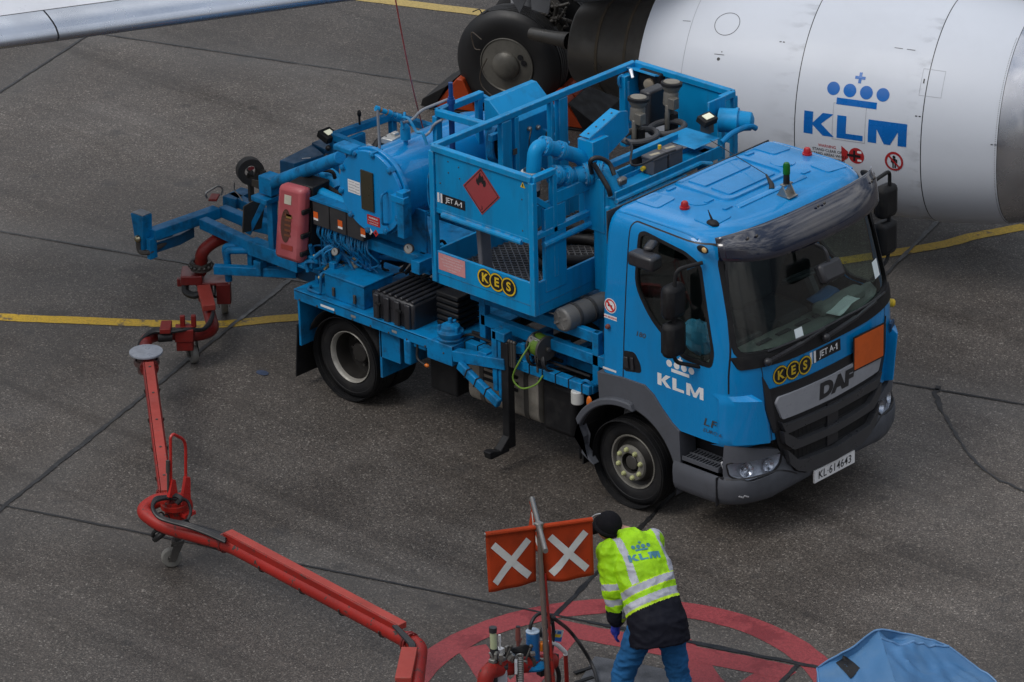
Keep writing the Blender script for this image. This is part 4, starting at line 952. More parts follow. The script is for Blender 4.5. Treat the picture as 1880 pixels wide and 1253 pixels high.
# subframe rails between cab and body
m = MB()
m.bar((-1.90, -1.06, .945), (-.42, -1.06, .945), .08, .085); m.bar((-1.95, -.72, .945), (-.30, -.72, .945), .08, .085)
for x in (-.45, -1.02, -1.50): m.bar((x, -1.06, .945), (x, -.40, .945), .08, .08)
m.bar((-1.86, -1.21, .90), (-1.30, -1.16, .965), .09, .10); m.box2((-1.60, -1.205, .93), (-1.50, -1.105, 1.01))
m.build('side_subframe', BLUED, truck, bevel=.006)
m = MB(); m.cyl((-.56, -1.09, .91), (-.56, -1.09, .79), .055, seg=20); m.build('filter_canister', mat('white_canister', (.50, .50, .47), .5), truck, bevel=.01)
m = MB(); m.tube(fillet([(-.53, -1.06, .99), (-.46, -1.08, 1.03), (-.42, -1.05, .98), (-.40, -.9, .93)], .03), .014, 8); m.build('air_hose', BLUED, truck)
# rear deck
m = MB(); m.box2((-3.79, -1.25, .965), (-1.86, -.30, .985)); m.box2((-3.79, -1.25, .885), (-1.86, -1.225, .982)); m.box2((-3.79, -1.225, .885), (-3.765, -.3, .965)); m.box2((-2.16, -1.253, .80), (-1.86, -1.222, .983)); m.box2((-1.88, -1.22, .80), (-1.86, -.9, .965))
deck = m.build('rear_deck', BLUED, truck, bevel=.005)
Flat().rect(-.085, -.011, .085, .011).build('reflector_strip', WHITE, deck, plane_map((-3.37, -1.2505, .925), (1, 0, 0), (0, 0, 1)))
m = MB(); m.box2((-3.79, .30, .965), (-1.3, 1.25, .985)); m.box2((-3.79, 1.225, .85), (-1.3, 1.25, .985)); m.box2((-4.6, -.8, .93), (-3.75, .9, .955)); m.build('far_deck', BLUED, truck, bevel=.005)
for s in (-1, 1):
    m = MB(); m.box2((-3.80, s * 1.20, .42), (-3.775, s * .62, .89)); m.build('splash_plate', BLUED, truck)
    m = MB(); m.prism([V(-3.815, s * 1.21, .62), V(-3.815, s * .60, .62), V(-3.86, s * .60, .10), V(-3.86, s * 1.21, .10)], V(.012, 0, 0)); m.build('mud_flap', BLACK, truck)
    m = MB(); m.box2((-2.80, s * 1.19, .40), (-2.775, s * .60, .90)); m.box2((-2.79, s * 1.19, .60), (-2.55, s * 1.17, .90)); m.build('splash_plate', BLUED, truck)
m = MB(); P = arcp(.46, 20, 160, 16, (-3.313, .40))
m.grid([[V(x, -1.12, z + .0), V(x, -.55, z)] for x, z in P]); m.build('wheel_arch', BLACK, truck, solid=.008, angle=60)
# side marker bracket hanging under the deck
m = MB(); m.box2((-2.44, -1.26, .66), (-2.36, -1.17, .90)); m.bar((-2.36, -1.20, .86), (-2.20, -1.20, .86), .05, .06); mb_ = m.build('marker_bracket', BLUED, truck, bevel=.018)
m = MB(); m.tube(fillet([(-2.30, -1.22, .90), (-2.30, -1.24, .74), (-2.18, -1.25, .72)], .05), .012, 8); m.build('sensor_cable', CABLE, mb_)
m = MB(); m.ball((-2.17, -1.25, .72), (.025, .018, .018), 10, 8); m.build('side_marker', AMBER, mb_)
# toolbox
m = MB(); m.box2((-3.465, -1.18, .987), (-2.98, -.82, 1.205)); tb = m.build('toolbox', BLUED, truck, bevel=.006)
m = MB(); m.box2((-3.475, -1.188, 1.196), (-2.97, -.81, 1.215)); m.build('lid', BLUED, tb, bevel=.006)
m = MB()
for x in (-3.36, -3.10): m.box2((x, -1.20, 1.02), (x + .025, -1.18, 1.10))
m.box2((-2.98, -1.08, 1.08), (-2.96, -1.04, 1.14)); m.build('latch', DSTEEL, tb, bevel=.003)
# pipe loop on the deck
m = MB(); m.tube(fillet([(-3.70, -1.13, 1.0), (-3.66, -1.20, 1.0), (-3.50, -1.20, 1.0), (-3.49, -1.20, 1.19), (-3.49, -1.08, 1.20)], .03), .013, 8); m.build('deck_pipe', BLUED, truck)
# battery box with ribbed black cover
m = MB(); m.box2((-2.86, -1.16, .987), (-2.36, -.74, 1.10)); m.build('battery_tray', BLUED, truck, bevel=.005)
m = MB(); m.box2((-2.84, -1.21, .95), (-2.35, -.72, 1.22)); bc = m.build('battery_cover', PLAS, truck, bevel=.025)
m = MB()
for k in range(7): m.box2((-2.80 + .068 * k, -1.20, 1.215), (-2.765 + .068 * k, -.72, 1.245))
for k in range(4): m.box2((-2.82 + .125 * k, -1.235, .96), (-2.755 + .125 * k, -1.20, 1.21))
m.build('cover_rib', PLAS, bc, bevel=.010)
m = MB()
for x in (-2.74, -2.49): m.bar((x, -1.245, 1.14), (x, -1.245, 1.00), .02, .012, up=(0, 1, 0)); m.bar((x - .03, -1.248, 1.14), (x + .03, -1.248, 1.14), .02, .014)
m.build('cover_strap', BLACK, bc)
# valve pot
m = MB(); c = V(-1.98, -1.14, .985); m.lathe([(0, .0), (0, .11), (.02, .118), (.03, .118), (.03, .10), (.065, .115), (.085, .118), (.10, .09), (.13, .085), (.15, .05), (.155, .02), (.20, .018), (.20, 0)], c, (0, 0, 1), 28)
for a in range(3): p = c + V(math.cos(a * 2.1 + 4), math.sin(a * 2.1 + 4), 0) * .095; m.cyl(p + V(0, 0, .06), p + V(0, 0, .145), .016, seg=8)
m.build('pit_valve_pot', BLUED, truck, bevel=.004)
# diagonal conduit with ties
m = MB(); a, b_ = V(-1.76, -1.27, .86), V(-1.27, -1.30, .645); m.bar(a, b_, .055, .085); ar = m.build('conduit_arm', BLUED, truck, bevel=.012)
m = MB()
for t in (.22, .45, .70): p = a.lerp(b_, t); d = (b_ - a).normalized(); m.bar(p - d * .006, p + d * .006, .062, .092)
m.build('cable_tie', CABLE, ar)
# stowed landing leg
m = MB(); m.box2((-1.435, -1.20, .69), (-1.385, -1.10, 1.25)); m.box2((-1.435, -1.20, 1.17), (-1.29, -1.10, 1.25)); m.box2((-1.38, -1.19, .60), (-1.345, -1.11, 1.17)); lg = m.build('stabiliser_guide', BLUED, truck, bevel=.006)
m = MB(); m.box2((-1.345, -1.19, .18), (-1.265, -1.11, 1.17)); m.prism([V(-1.345, -1.19, .30), V(-1.345, -1.19, .16), V(-1.345, -1.42, .16), V(-1.345, -1.44, .23), V(-1.345, -1.40, .235), V(-1.345, -1.30, .20)], V(.08, 0, 0)); m.build('stabiliser_leg', BLACK, lg, bevel=.008)
m = MB()
for x in (-1.27, -1.24, -1.21): m.cyl((x, -1.16, .95), (x, -1.16, 1.17), .014, seg=8); m.ball((x, -1.16, 1.18), .018, 8, 6)
m.build('control_lever', DSTEEL, lg)
# earthing reel
m = MB(); m.cyl((-1.08, -1.03, 1.17), (-.95, -1.05, 1.17), .088, seg=28)
rl = m.build('earth_reel', GREENC, truck)
m = MB(); m.cyl((-.955, -1.05, 1.17), (-.93, -1.054, 1.17), .112, seg=28); m.cyl((-1.09, -1.028, 1.17), (-1.075, -1.03, 1.17), .108, seg=28); m.cyl((-.93, -1.05, 1.17), (-.90, -1.06, 1.17), .02, seg=10); m.bar((-1.0, -1.05, 1.08), (-1.0, -1.05, .95), .12, .02); m.build('reel_flange', DSTEEL, rl, bevel=.003)
m = MB()
for k in range(9): m.tube([V(-1.065 + .013 * k, -1.032 - .0015 * k, 1.17) + V(0, math.cos(t * math.pi / 12), math.sin(t * math.pi / 12)) * .092 for t in range(24)], .0075, 6, closed=True)
m.build('cable_winding', GREENC, rl)
m = MB(); m.tube(spline([(-1.06, -1.12, 1.20), (-1.10, -1.22, 1.06), (-1.16, -1.24, .90), (-1.08, -1.22, .82), (-.98, -1.15, .86), (-.94, -1.10, .94)], 8), .008, 8); m.build('loose_cable', GREENC, rl)
m = MB(); m.tube(fillet([(-1.09, -1.06, 1.27), (-1.02, -1.12, 1.275), (-.95, -1.12, 1.265), (-.95, -1.10, 1.235), (-1.03, -1.10, 1.24), (-1.09, -1.06, 1.25)], .02), .008, 6); m.build('clamp_hook', STEEL, rl)
# clutter of valves behind the reel
m = MB(); rnd = random.Random(21)
for k in range(16):
    p = V(rnd.uniform(-1.22, -.95), rnd.uniform(-1.1, -.75), rnd.uniform(.96, 1.15)); m.box(p, (rnd.uniform(.03, .09),) * 2 + (rnd.uniform(.04, .1),), Matrix.Rotation(rnd.uniform(0, 1), 3, 'Z'))
m.build('valve_block', BLUED, truck, bevel=.006)
m = MB()
for k in range(7): 
    p = V(rnd.uniform(-1.2, -.95), -1.0, 1.05); m.tube(spline([p, p + V(.05, -.1, .06), p + V(.1, -.1, -.05), p + V(.18, .1, -.1)], 5), .009, 6)
m.build('small_hose', CABLE, truck)
# fuel tank, dark boxes, air tank
m = MB(); P = roundpoly([(-.98, .36), (-.45, .36), (-.45, .88), (-.98, .88)], .12, 6)
m.prism([V(-1.94, y, z) for y, z in P], V(.82, 0, 0)); ft = m.build('fuel_tank', mat('oily_aluminium', (.34, .315, .27), .42, metal=.45, dirt=.8, dirt_col=(.018, .016, .014), scale=3), truck, bevel=.01)
m = MB()
for z in (.74, .68, .62): m.box2((-1.75, -.992, z), (-1.35, -.978, z + .025))
m.build('tank_step', BLACK, ft)
for x in (-1.80, -1.28): m = MB(); m.prism([V(x, y * 1.0 - (.006 if y < -.7 else -.006), z + (.006 if z > .6 else -.006)) for y, z in P], V(.05, 0, 0)); m.build('tank_strap', DSTEEL, ft)
m = MB(); m.box2((-1.10, -.96, .34), (-.72, -.45, .82)); m.build('battery_case', BLACK, truck, bevel=.05)
m = MB(); m.box2((-2.40, -.98, .34), (-2.08, -.5, .72)); m.build('chock_case', BLACK, truck, bevel=.02)
m = MB(); m.cyl((-.72, -1.10, 1.51), (-.66, -.42, 1.51), .105, seg=32); at_ = m.build('air_tank', mat('grey_tank_paint', (.12, .118, .112), .5, dirt=.5), truck, bevel=.02)
m = MB(); d = V(.06, .68, 0).normalized(); o = V(-.72, -1.10, 1.51)
for k in (.13, .30): mm_ = MB(); mm_.lathe([(k, .105), (k, .112), (k + .03, .112), (k + .03, .105)], o, d, 32); mm_.build('tank_band', DSTEEL, at_)
for a in range(4): 
    q = V(math.cos(a * math.pi / 2 + .5), 0, math.sin(a * math.pi / 2 + .5)); m.bar(o + q * .03 - d * .003, o + q * .085 - d * .003, .02, .012, up=d)
m.build('tank_cap_cross', mat('tank_band_grey', (.16, .155, .145), .5), at_)
m = MB(); m.box2((-.45, -.9, 1.0), (-.33, .9, 1.45)); m.box2((-.5, -.5, 1.0), (-.32, .5, 2.1)); m.build('air_intake', BLACK, truck, bevel=.03)
m = MB()
for k in range(10): m.box2((-.40, -.30 + .08 * k, 2.12), (-.36, -.26 + .08 * k, 2.42))
m.box2((-.39, -.32, 2.10), (-.33, .52, 2.40)); m.build('radiator_grid', DSTEEL, truck)
# beams that carry the platform
m = MB(); m.bar((-1.86, -.98, 1.40), (-.40, -.98, 1.40), .06, .10); m.bar((-1.74, -.98, 1.20), (-.32, -.98, 1.20), .07, .10)
for x in (-1.72, -.42): m.bar((x, -.98, .98), (x, -.98, 1.45), .07, .07)
m.bar((-1.86, .98, 1.40), (-.40, .98, 1.40), .06, .10)
for x in (-1.72, -.42): m.bar((x, .98, .90), (x, .98, 1.45), .07, .07)
for y in (-.35, .35): m.bar((-1.9, y, 1.05), (-.5, y, 1.50), .09, .12); m.bar((-.5, y, 1.05), (-1.9, y, 1.50), .07, .12)
m.build('lift_frame', BLUED, truck, bevel=.006)
m = MB()
for k in range(11): m.box2((-2.28 + .0 * k, -1.0, .72 + .055 * k), (-2.02, -.72, .76 + .055 * k))
m.build('rubber_bellows', BLACK, truck, bevel=.01)
# ------------------------------------------------------------------ work platform
XA, XB, YA, YC, ZT = -1.984, -.8465, -1.2815, 1.274, 2.833
m = MB(); w_ = .055
m.bar((XA, YA, ZT - .03), (XB, YA, ZT - .03), w_, w_); m.bar((XA, YA, ZT - .03), (XA, YC, ZT - .03), w_, w_); m.bar((XA, YC, ZT - .03), (XB, YC, ZT - .03), w_, w_)
m.bar((XB, YA, ZT - .03), (XB, -1.02, ZT - .03), w_, w_); m.bar((XB, YC, ZT - .03), (XB, 1.10, ZT - .03), w_, w_)
for x, y in ((XA, YA), (XB, YA), (XA, YC), (XB, YC)): m.bar((x, y, 1.58), (x, y, ZT - .055), w_, w_)
for y in (-1.03, 1.11): m.bar((XB, y, 1.85 if y > 0 else 1.86), (XB, y, ZT - .055), .05, .05)
plat = m.build('work_platform', BLUEP, truck, bevel=.006)
m = MB()
for y0, y1 in ((-.46, -.34), (-.30, -.25), (.16, .19), (.26, .37)): m.box2((XA - .03, y0, 1.60), (XA + .03, y1, ZT - .06))
m.build('gate_post', BLUEP, plat, bevel=.005)
m = MB(); m.box2((XA + .04, -.345, 2.45), (XA + .05, -.30, 2.50)); m.box2((XA + .04, -.345, 2.2), (XA + .05, -.30, 2.25)); m.build('gate_hinge', DSTEEL, plat)
# panels
m = MB(); m.box2((XA + .03, YA - .006, 2.255), (XB - .03, YA + .006, ZT - .05)); pn = m.build('side_panel', BLUEP, plat, bevel=.003)
m = MB(); m.box2((XA + .03, YC - .006, 2.33), (XB - .03, YC + .006, ZT - .05)); m.build('side_panel', BLUEP, plat, bevel=.003)
m = MB()
for x, z in ((-1.80, 2.72), (-1.68, 2.70), (-1.80, 2.62), (-1.67, 2.60), (-1.90, 2.5), (-.96, 2.6), (-.96, 2.32)): m.lathe([(0, .007), (.004, .006), (.005, 0)], (x, YA - .006, z), (0, -1, 0), 8)
m.build('panel_rivet', DSTEEL, plat)
# toe board box
m = MB()
for y in (YA, YC):
    m.box2((XA - .005, y - .012, 1.66), (XB + .012, y + .012, 1.870))
for x in (XA, XB): m.box2((x - .012, YA, 1.66), (x + .012, YC, 1.868))
for y in (YA, YC): m.box2((XA + .005, y - .006, 1.565), (XB + .006, y + .006, 1.668))
for x in (XA + .006, XB): m.box2((x - .006, YA, 1.565), (x + .006, YC, 1.668))
m.build('toe_board', BLUEP, plat, bevel=.004)
m = MB(); m.box2((XA + .01, YA + .01, 1.60), (XB - .01, YC - .01, 1.655)); fl = m.build('platform_floor', MESHG, plat)
m = MB(); rnd = random.Random(4)
n = 17
pitch = .066
for i in range(-14, 58):     # diamond grating: two families of bars
    for sgn in (1, -1):
        x0, y0 = XA + .02, YA + .02 + i * pitch
        if sgn < 0: y0 = YA + .02 + i * pitch
        # line y = y0 + sgn*.55*(x-x0)
        x1 = XB - .02; ya, yb = y0, y0 + sgn * .8 * (x1 - x0)
        t0, t1 = 0.0, 1.0
        lo, hi = YA + .02, YC - .02
        if ya == yb: continue
        ta, tb_ = (lo - ya) / (yb - ya), (hi - ya) / (yb - ya)
        t0, t1 = max(0, min(ta, tb_)), min(1, max(ta, tb_))
        if t1 - t0 < .02: continue
        p, q = V(x0 + (x1 - x0) * t0, ya + (yb - ya) * t0, 1.664 + .001 * sgn), V(x0 + (x1 - x0) * t1, ya + (yb - ya) * t1, 1.664 + .001 * sgn)
        m.bar(p, q, .010, .012)
m.build('floor_grating', mat('grating_steel', (.16, .16, .165), .45, metal=.5, dirt=.4), plat)
# mid rails and braces
m = MB()
m.bar((XA, YA + .015, 2.24), (XB, YA + .015, 2.24), .045, .045); m.tube([(XA + .1, YA - .01, 2.215), (XB - .12, YA - .01, 2.215)], .026, 10)
m.bar((XB, YA, 2.285), (XB, -.45, 2.295), .05, .05); m.tube([(XB + .02, -1.18, 2.19), (XB + .02, -.50, 2.20)], .028, 10)
m.bar((XB, -1.03, 2.56), (XB, -.45, 2.56), .045, .11); m.bar((XB, YA + .03, 2.62), (XB, -1.03, 2.45), .03, .05)
m.box2((XB - .02, -1.16, 1.75), (XB + .02, -.90, 2.50))
m.build('mid_rail', BLUEP, plat, bevel=.005)
m = MB(); m.bar((XA, -.62, 2.78), (XA, -.62, 1.7), .05, .05)
# framework behind the platform
zb_ = 2.80
m2 = MB(); XR = -2.57
m2.bar((XR, -.62, zb_ - .03), (XR, -.06, zb_ - .03), .06, .06); m2.bar((XR, -.62, zb_ - .03), (XA, -.58, zb_ - .03), .06, .06); m2.bar((XR, -.06, zb_ - .06), (XA, .40, 2.30), .05, .06)
m2.bar((XR, -.62, zb_ - .06), (XR, -.62, 2.2), .075, .05); m2.bar((XR, -.10, zb_ - .06), (XR, -.10, 2.2), .06, .05); m2.bar((XA - .08, -.50, 2.62), (XA - .08, -.30, 2.62), .05, .06)
m2.build('rear_guard_frame', BLUEP, plat, bevel=.006)
# signs on the platform side
pm = lambda x, z: plane_map((x, YA - .0075, z), (1, 0, 0), (0, 0, 1))
F = Flat(); h = .212; F.poly([(0, h), (-h, 0), (0, -h), (h, 0)], 0); 
for a, b_ in (((0, 1), (-1, 0)), ((-1, 0), (0, -1)), ((0, -1), (1, 0)), ((1, 0), (0, 1))):
    k1, k2 = h * .93, h * .89; F.poly([(a[0] * k1, a[1] * k1), (a[0] * k2, a[1] * k2), (b_[0] * k2, b_[1] * k2), (b_[0] * k1, b_[1] * k1)], 1, 1)
fl_ = [(-.030, .045), (-.052, .060), (-.058, .085), (-.045, .118), (-.040, .095), (-.028, .125), (-.020, .150), (-.005, .172), (-.006, .145), (.010, .130), (.014, .150), (.030, .125), (.034, .100), (.045, .115), (.056, .085), (.050, .058), (.030, .045), (.020, .055), (.022, .075), (.008, .066), (0, .09), (-.010, .066), (-.022, .078), (-.020, .055)]
F.add(fl_, [tuple(range(len(fl_)))], 1, 1); F.text('3', (0, -.15), .05, 1, 1)
F.build('flammable_sign', [SIGNRED, INK], plat, pm(-1.42, 2.552))
jet(.086).build('fuel_grade_sign', [INK, WHITE], plat, pm(-1.765, 2.366))
F = Flat(); F.rect(-.155, -.077, .155, .077, 0)
rnd = random.Random(8)
for k, t in enumerate(['THIS VEHICLE IS BEING', 'USED FOR AIRCRAFT FUELLING', 'DO NOT PARK OR DRIVE', 'IN FRONT OF VEHICLE', 'KEEP CLEAR']): F.text(t, (-.0, .053 - .0265 * k), .019, 1, 1, bold=.0004)
F.build('notice_sign', [PINKST, mat('pale_print', (.66, .50, .50), .5)], plat, plane_map((-1.785, YA - .0135, 1.782), (1, 0, 0), (0, 0, 1)))
kes(.082).build('operator_emblem', KESM, plat, plane_map((-1.262, YA - .0135, 1.772), (1, 0, 0), (0, 0, 1)))
F = Flat(); F.poly([(-.028, -.022), (.028, -.022), (0, .03)], 0); F.poly([(-.006, -.012), (.006, -.012), (.004, .012), (-.004, .012)], 1, 1); F.build('warning_triangle', [YELL, INK], plat, pm(-.945, 2.732))
# deadman stand inside
m = MB(); m.bar((-1.62, -1.05, 1.66), (-1.68, -1.02, 2.14), .13, .05, up=(1, 0, 0)); m.box((-1.66, -1.03, 2.17), (.30, .14, .05)); m.box((-1.70, -1.04, 2.22), (.62, .22, .05), Matrix.Rotation(.12, 3, 'Y')); m.build('folding_seat', mat('seat_grey', (.14, .14, .15), .45), plat, bevel=.012)
# pipe work: riser, swivel elbows
def pipe(path, r, name, mt=BLUEP, fl=(), par=None, rad=.16, seg=22, bolts=10):
    m = MB(); P = fillet(path, rad, 8); m.tube(P, r, seg)
    for i, (t, fr) in enumerate(fl):
        # flange at fraction t along the path
        L_ = [0]
        for a, b in zip(P, P[1:]): L_.append(L_[-1] + (b - a).length)
        s = t * L_[-1]; j = max(k for k in range(len(L_)) if L_[k] <= s + 1e-9); j = min(j, len(P) - 2); d = (P[j + 1] - P[j]).normalized(); c = P[j] + d * (s - L_[j])
        m.cyl(c - d * .012, c + d * .012, fr, seg=seg); m.cyl(c + d * .016, c + d * .04, fr, seg=seg)
        sd, u, _ = frame_of(d)
        for k in range(bolts):
            a = 2 * math.pi * k / bolts; q = c + (sd * math.cos(a) + u * math.sin(a)) * (fr - .014); m.cyl(q - d * .022, q + d * .05, .007, seg=6)
    return m.build(name, mt, par or plat, angle=38)
col = MB(); col.tube([(-.70, -.52, 1.0), (-.70, -.52, 2.56)], .085, 24); col.box2((-.80, -.60, 1.60), (-.62, -.44, 2.40)); col.build('riser_column', BLUEP, plat, bevel=.02)
pz = V(-1.0, -.72, 2.62)
e0 = at(978, 322, x=-1.0); e1 = at(985, 290, x=-1.0)
A0 = at(979, 318, x=-1.02); A1 = at(983, 268, x=-1.02); A2 = at(1022, 275, x=-.98); A3 = at(1070, 290, x=-.92); A4 = at(1078, 322, x=-.90)
pipe([A0, A1 + V(0, 0, .02), A2, A3, A4], .062, 'loading_pipe', fl=((.32, .085), (.52, .082)), rad=.13)
m = MB(); m.lathe([(-.16, .05), (-.10, .05), (-.10, .062), (-.02, .062), (-.02, .105), (.005, .105), (.005, .085), (.02, .085)], A0 + V(0, 0, .01), (0, 0, 1), 24); m.build('pipe_joint', mat('pale_joint', (.42, .44, .44), .45, dirt=.4), plat, bevel=.003)
m = MB(); m.cyl(A0 + V(0, 0, -.20), A0 + V(0, 0, -.15), .055); m.build('joint_boot', BLACK, plat)
B0 = at(1015, 322, x=-.92); B1 = at(1056, 324, x=-.90); B2 = at(1098, 315, x=-.80); B3 = at(1122, 345, x=-.62); B4 = at(1130, 400, x=-.55)
pipe([B0, B1], .064, 'loading_pipe', fl=((.05, .088), (.45, .09)), rad=.05)
pipe([B1, B2, at(1118, 322, x=-.70), B4 + V(0, .1, -.05), B4 + V(0, .1, -.8)], .078, 'delivery_elbow', fl=((.06, .10), (.14, .10)), rad=.22)
m = MB(); m.tube(spline([at(1087, 318, x=-.76), at(1084, 297, x=-.74), at(1098, 290, x=-.70), at(1118, 300, x=-.66), at(1128, 322, x=-.6)], 8), .020, 10); m.tube(spline([at(1089, 300, x=-.72), at(1100, 318, x=-.68), at(1116, 345, x=-.60), at(1121, 360, x=-.58)], 8), .022, 10); m.build('looped_hose', CABLE, plat)
m = MB(); m.box(at(1141, 333, x=-.60), (.06, .10, .07)); m.build('hose_clip', STEEL, plat, bevel=.02)
# front cross channel with batteries and lights (over the cab's rear edge)
xs = -.56; zs = 2.50
ch0, ch1 = at(1128, 338, x=xs), at(1325, 238, x=xs)
y0_, y1_ = ch0.y, ch1.y
m = MB(); m.box2((xs - .20, y0_, zs - .02), (xs + .0, y1_, zs)); m.box2((xs - .005, y0_, zs - .06), (xs + .012, y1_, zs + .05)); m.box2((xs - .21, y0_, zs - .02), (xs - .20, y1_, zs + .04))
m.bar((xs - .30, y0_ + .05, zs + .13), (xs - .30, y1_ - .25, zs + .13), .055, .055); m.box2((xs - .40, y1_ - .33, zs + .10), (xs - .02, y1_, zs + .11)); m.box2((xs - .33, y0_ - .02, zs - .35), (xs - .10, y0_ + .16, zs + .13))
m.bar((xs - .10, y0_ + .9, zs - .5), (xs - .10, y0_ + .9, zs), .08, .08); m.bar((xs - .10, y1_ - .1, zs - .9), (xs - .10, y1_ - .1, zs), .10, .10)
chn = m.build('cable_channel', BLUEP, plat, bevel=.006)
m = MB(); m.tube([(xs + .02, y0_, zs - .03), (xs + .02, y1_ - .3, zs - .02), (xs + .06, y1_ - .2, zs - .05)], .022, 8); m.tube([(xs + .03, y0_, zs - .07), (xs + .03, y1_ - .5, zs - .07)], .016, 8); m.build('cable_conduit', BLUEP, plat)
m = MB(); m.tube(spline([at(1150, 258, x=xs - .25), at(1160, 270, x=xs - .1), at(1158, 300, x=xs + .03), at(1175, 303, x=xs + .05), at(1215, 285, x=xs + .05), at(1240, 276, x=xs + .04)], 8), .010, 8); m.build('black_lead', CABLE, plat)
pb0 = at(1197, 264, x=xs - .06)
GB_ = mat('grey_battery_case', (.075, .075, .082), .5, dirt=.25)
for k in range(2):
    c = V(xs - .12, pb0.y + .10 + .195 * k, zs + .075); m = MB(); m.box(c, (.14, .175, .15)); m.box(c + V(0, 0, .07), (.15, .185, .03)); m.build('grey_battery', GB_, plat, bevel=.01)
    Flat().rect(-.05, -.018, .05, .018).build('battery_label', mat('tan_label', (.35, .31, .22), .6), plat, plane_map(c + V(0, .0, .085), (.25, 1, 0), (-1, .25, 0)))
m = MB(); m.cyl((xs - .16, pb0.y - .02, zs + .05), (xs - .16, pb0.y + .03, zs + .05), .02, seg=10); m.cyl((xs - .17, pb0.y + .22, zs + .15), (xs - .17, pb0.y + .22, zs + .19), .016, seg=10); m.build('yellow_connector', YELL, plat)
pl0 = at(1298, 218, x=xs - .1)
m = MB(); m.box(pl0 + V(0, 0, -.01), (.11, .16, .06), Matrix.Rotation(.35, 3, 'Y')); wl = m.build('flood_lamp', BLACK, truck, bevel=.008)
m = MB(); m.box(pl0 + V(.012, 0, .024), (.06, .095, .006), Matrix.Rotation(.35, 3, 'Y')); m.build('lit_lens', LIT, wl)
m = MB(); m.bar(pl0 + V(0, 0, -.05), pl0 + V(0, 0, -.12), .06, .10); m.build('lamp_foot', DSTEEL, wl)
# sheet-metal wedge with rivets
m = MB(); w0, w1 = at(1083, 255, x=-.86), at(1140, 205, x=-.86); ww = V(-.12, 0, 0)
m.prism([w0, w1, w1 + V(0, .08, -.02), w1 + V(0, .10, -.22), w0 + V(0, .22, -.22), w0 + V(0, 0, -.22)], V(-.012, 0, 0)); m.add([w0, w1, w1 + ww, w0 + ww], [(0, 1, 2, 3)]); m.box2((w0.x - .12, w0.y - .02, w0.z - .75), (w0.x + .05, w0.y + .18, w0.z - .02)); m.build('hose_guide', BLUEP, plat, bevel=.004)
m = MB(); 
for t in (.12, .37, .62, .87): m.lathe([(0, .009), (.004, .008), (.005, 0)], w0.lerp(w1, t) + V(-.06, 0, .002), (0, -.3, 1), 8)
m.build('guide_rivet', DSTEEL, plat)
# two stowed fuelling nozzles
NZ = mat('nozzle_casting', (.15, .14, .12), .5, metal=.3, dirt=.5, scale=14)
for (u, v, xx) in ((1171, 200, -1.25), (1232, 172, -1.25)):
    c = at(u, v, x=xx); m = MB(); m.lathe([(-.18, .03), (-.12, .045), (-.10, .066), (.0, .066), (.02, .060), (.06, .082), (.075, .082)], c, (0, .1, 1), 24); m.box(c + V(.07, -.05, -.06), (.07, .07, .10)); m.tube([c + V(.02, -.07, -.08), c + V(.03, -.09, -.3)], .022, 8); nz = m.build('stowed_nozzle', NZ, plat, bevel=.006)
    m = MB(); m.lathe([(.075, 0), (.075, .094), (.10, .094), (.105, .080), (.105, 0)], c, (0, .1, 1), 28); m.build('nozzle_cap', BLACK, plat)
    m = MB(); m.lathe([(.106, 0), (.1062, .072), (.112, .068), (.112, 0)], c, (0, .1, 1), 28); m.build('cap_disc', mat('tan_cap', (.22, .20, .16), .5, dirt=.4), plat)
    m = MB(); m.tube([c + V(.0, .0, -.18), c + V(.0, .0, -.5)], .06, 16); m.build('nozzle_hose', BLACK, plat)
m = MB(); c = at(1200, 195, x=-1.45); m.box(c, (.12, .24, .34)); m.build('dark_locker', PLAS, plat, bevel=.02)
m = MB(); 
for cx_, cy_ in ((1175, 250), (1225, 235)):
    c = at(cx_, cy_, x=-1.15); m.tube([c + V(.13 * math.cos(t * math.pi / 10), .17 * math.sin(t * math.pi / 10), 0) for t in range(20)], .028, 10, closed=True)
m.build('hose_ring', mat('hose_grey', (.05, .05, .052), .5), plat)
# camera box, lamp and handle in the far corner
c = at(1197, 150, x=-1.75); m = MB(); m.box(c, (.25, .10, .20)); m.build('instrument_case', BLACK, plat, bevel=.015)
m = MB(); m.lathe([(0, .05), (.03, .05), (.035, .035), (.035, 0)], c + V(.02, -.05, 0), (.3, -1, 0), 16); m.build('case_dial', mat('brass_dial', (.40, .33, .24), .35, metal=.4), plat)
c2 = at(1190, 132, x=-1.8); m = MB(); m.box(c2, (.34, .22, .012), Matrix.Rotation(-.3, 3, 'X')); m.build('case_hood', BLUEP, plat)
m = MB(); m.tube(fillet([at(1143, 138, x=-1.95), at(1135, 142, x=-1.95), at(1136, 158, x=-1.95), at(1152, 164, x=-1.95)], .03), .012, 8); m.tube([at(1153, 150, x=-1.9), at(1156, 225, x=-1.9)], .012, 8); m.build('grab_handle', BLUEP, plat)
m = MB(); m.cyl(at(1157, 128, x=-1.9), at(1162, 144, x=-1.85), .022, seg=12); m.build('chrome_tube', CHROME, plat)
m = MB(); m.box2((-1.97, 1.05, 2.1), (-1.90, 1.24, 2.76)); m.build('corner_plate', BLUEP, plat, bevel=.004)
Flat().rect(-.09, -.035, .09, .035).build('red_notice', PINKST, plat, plane_map(at(1231, 157, y=1.262), (1, 0, 0), (0, 0, 1)))
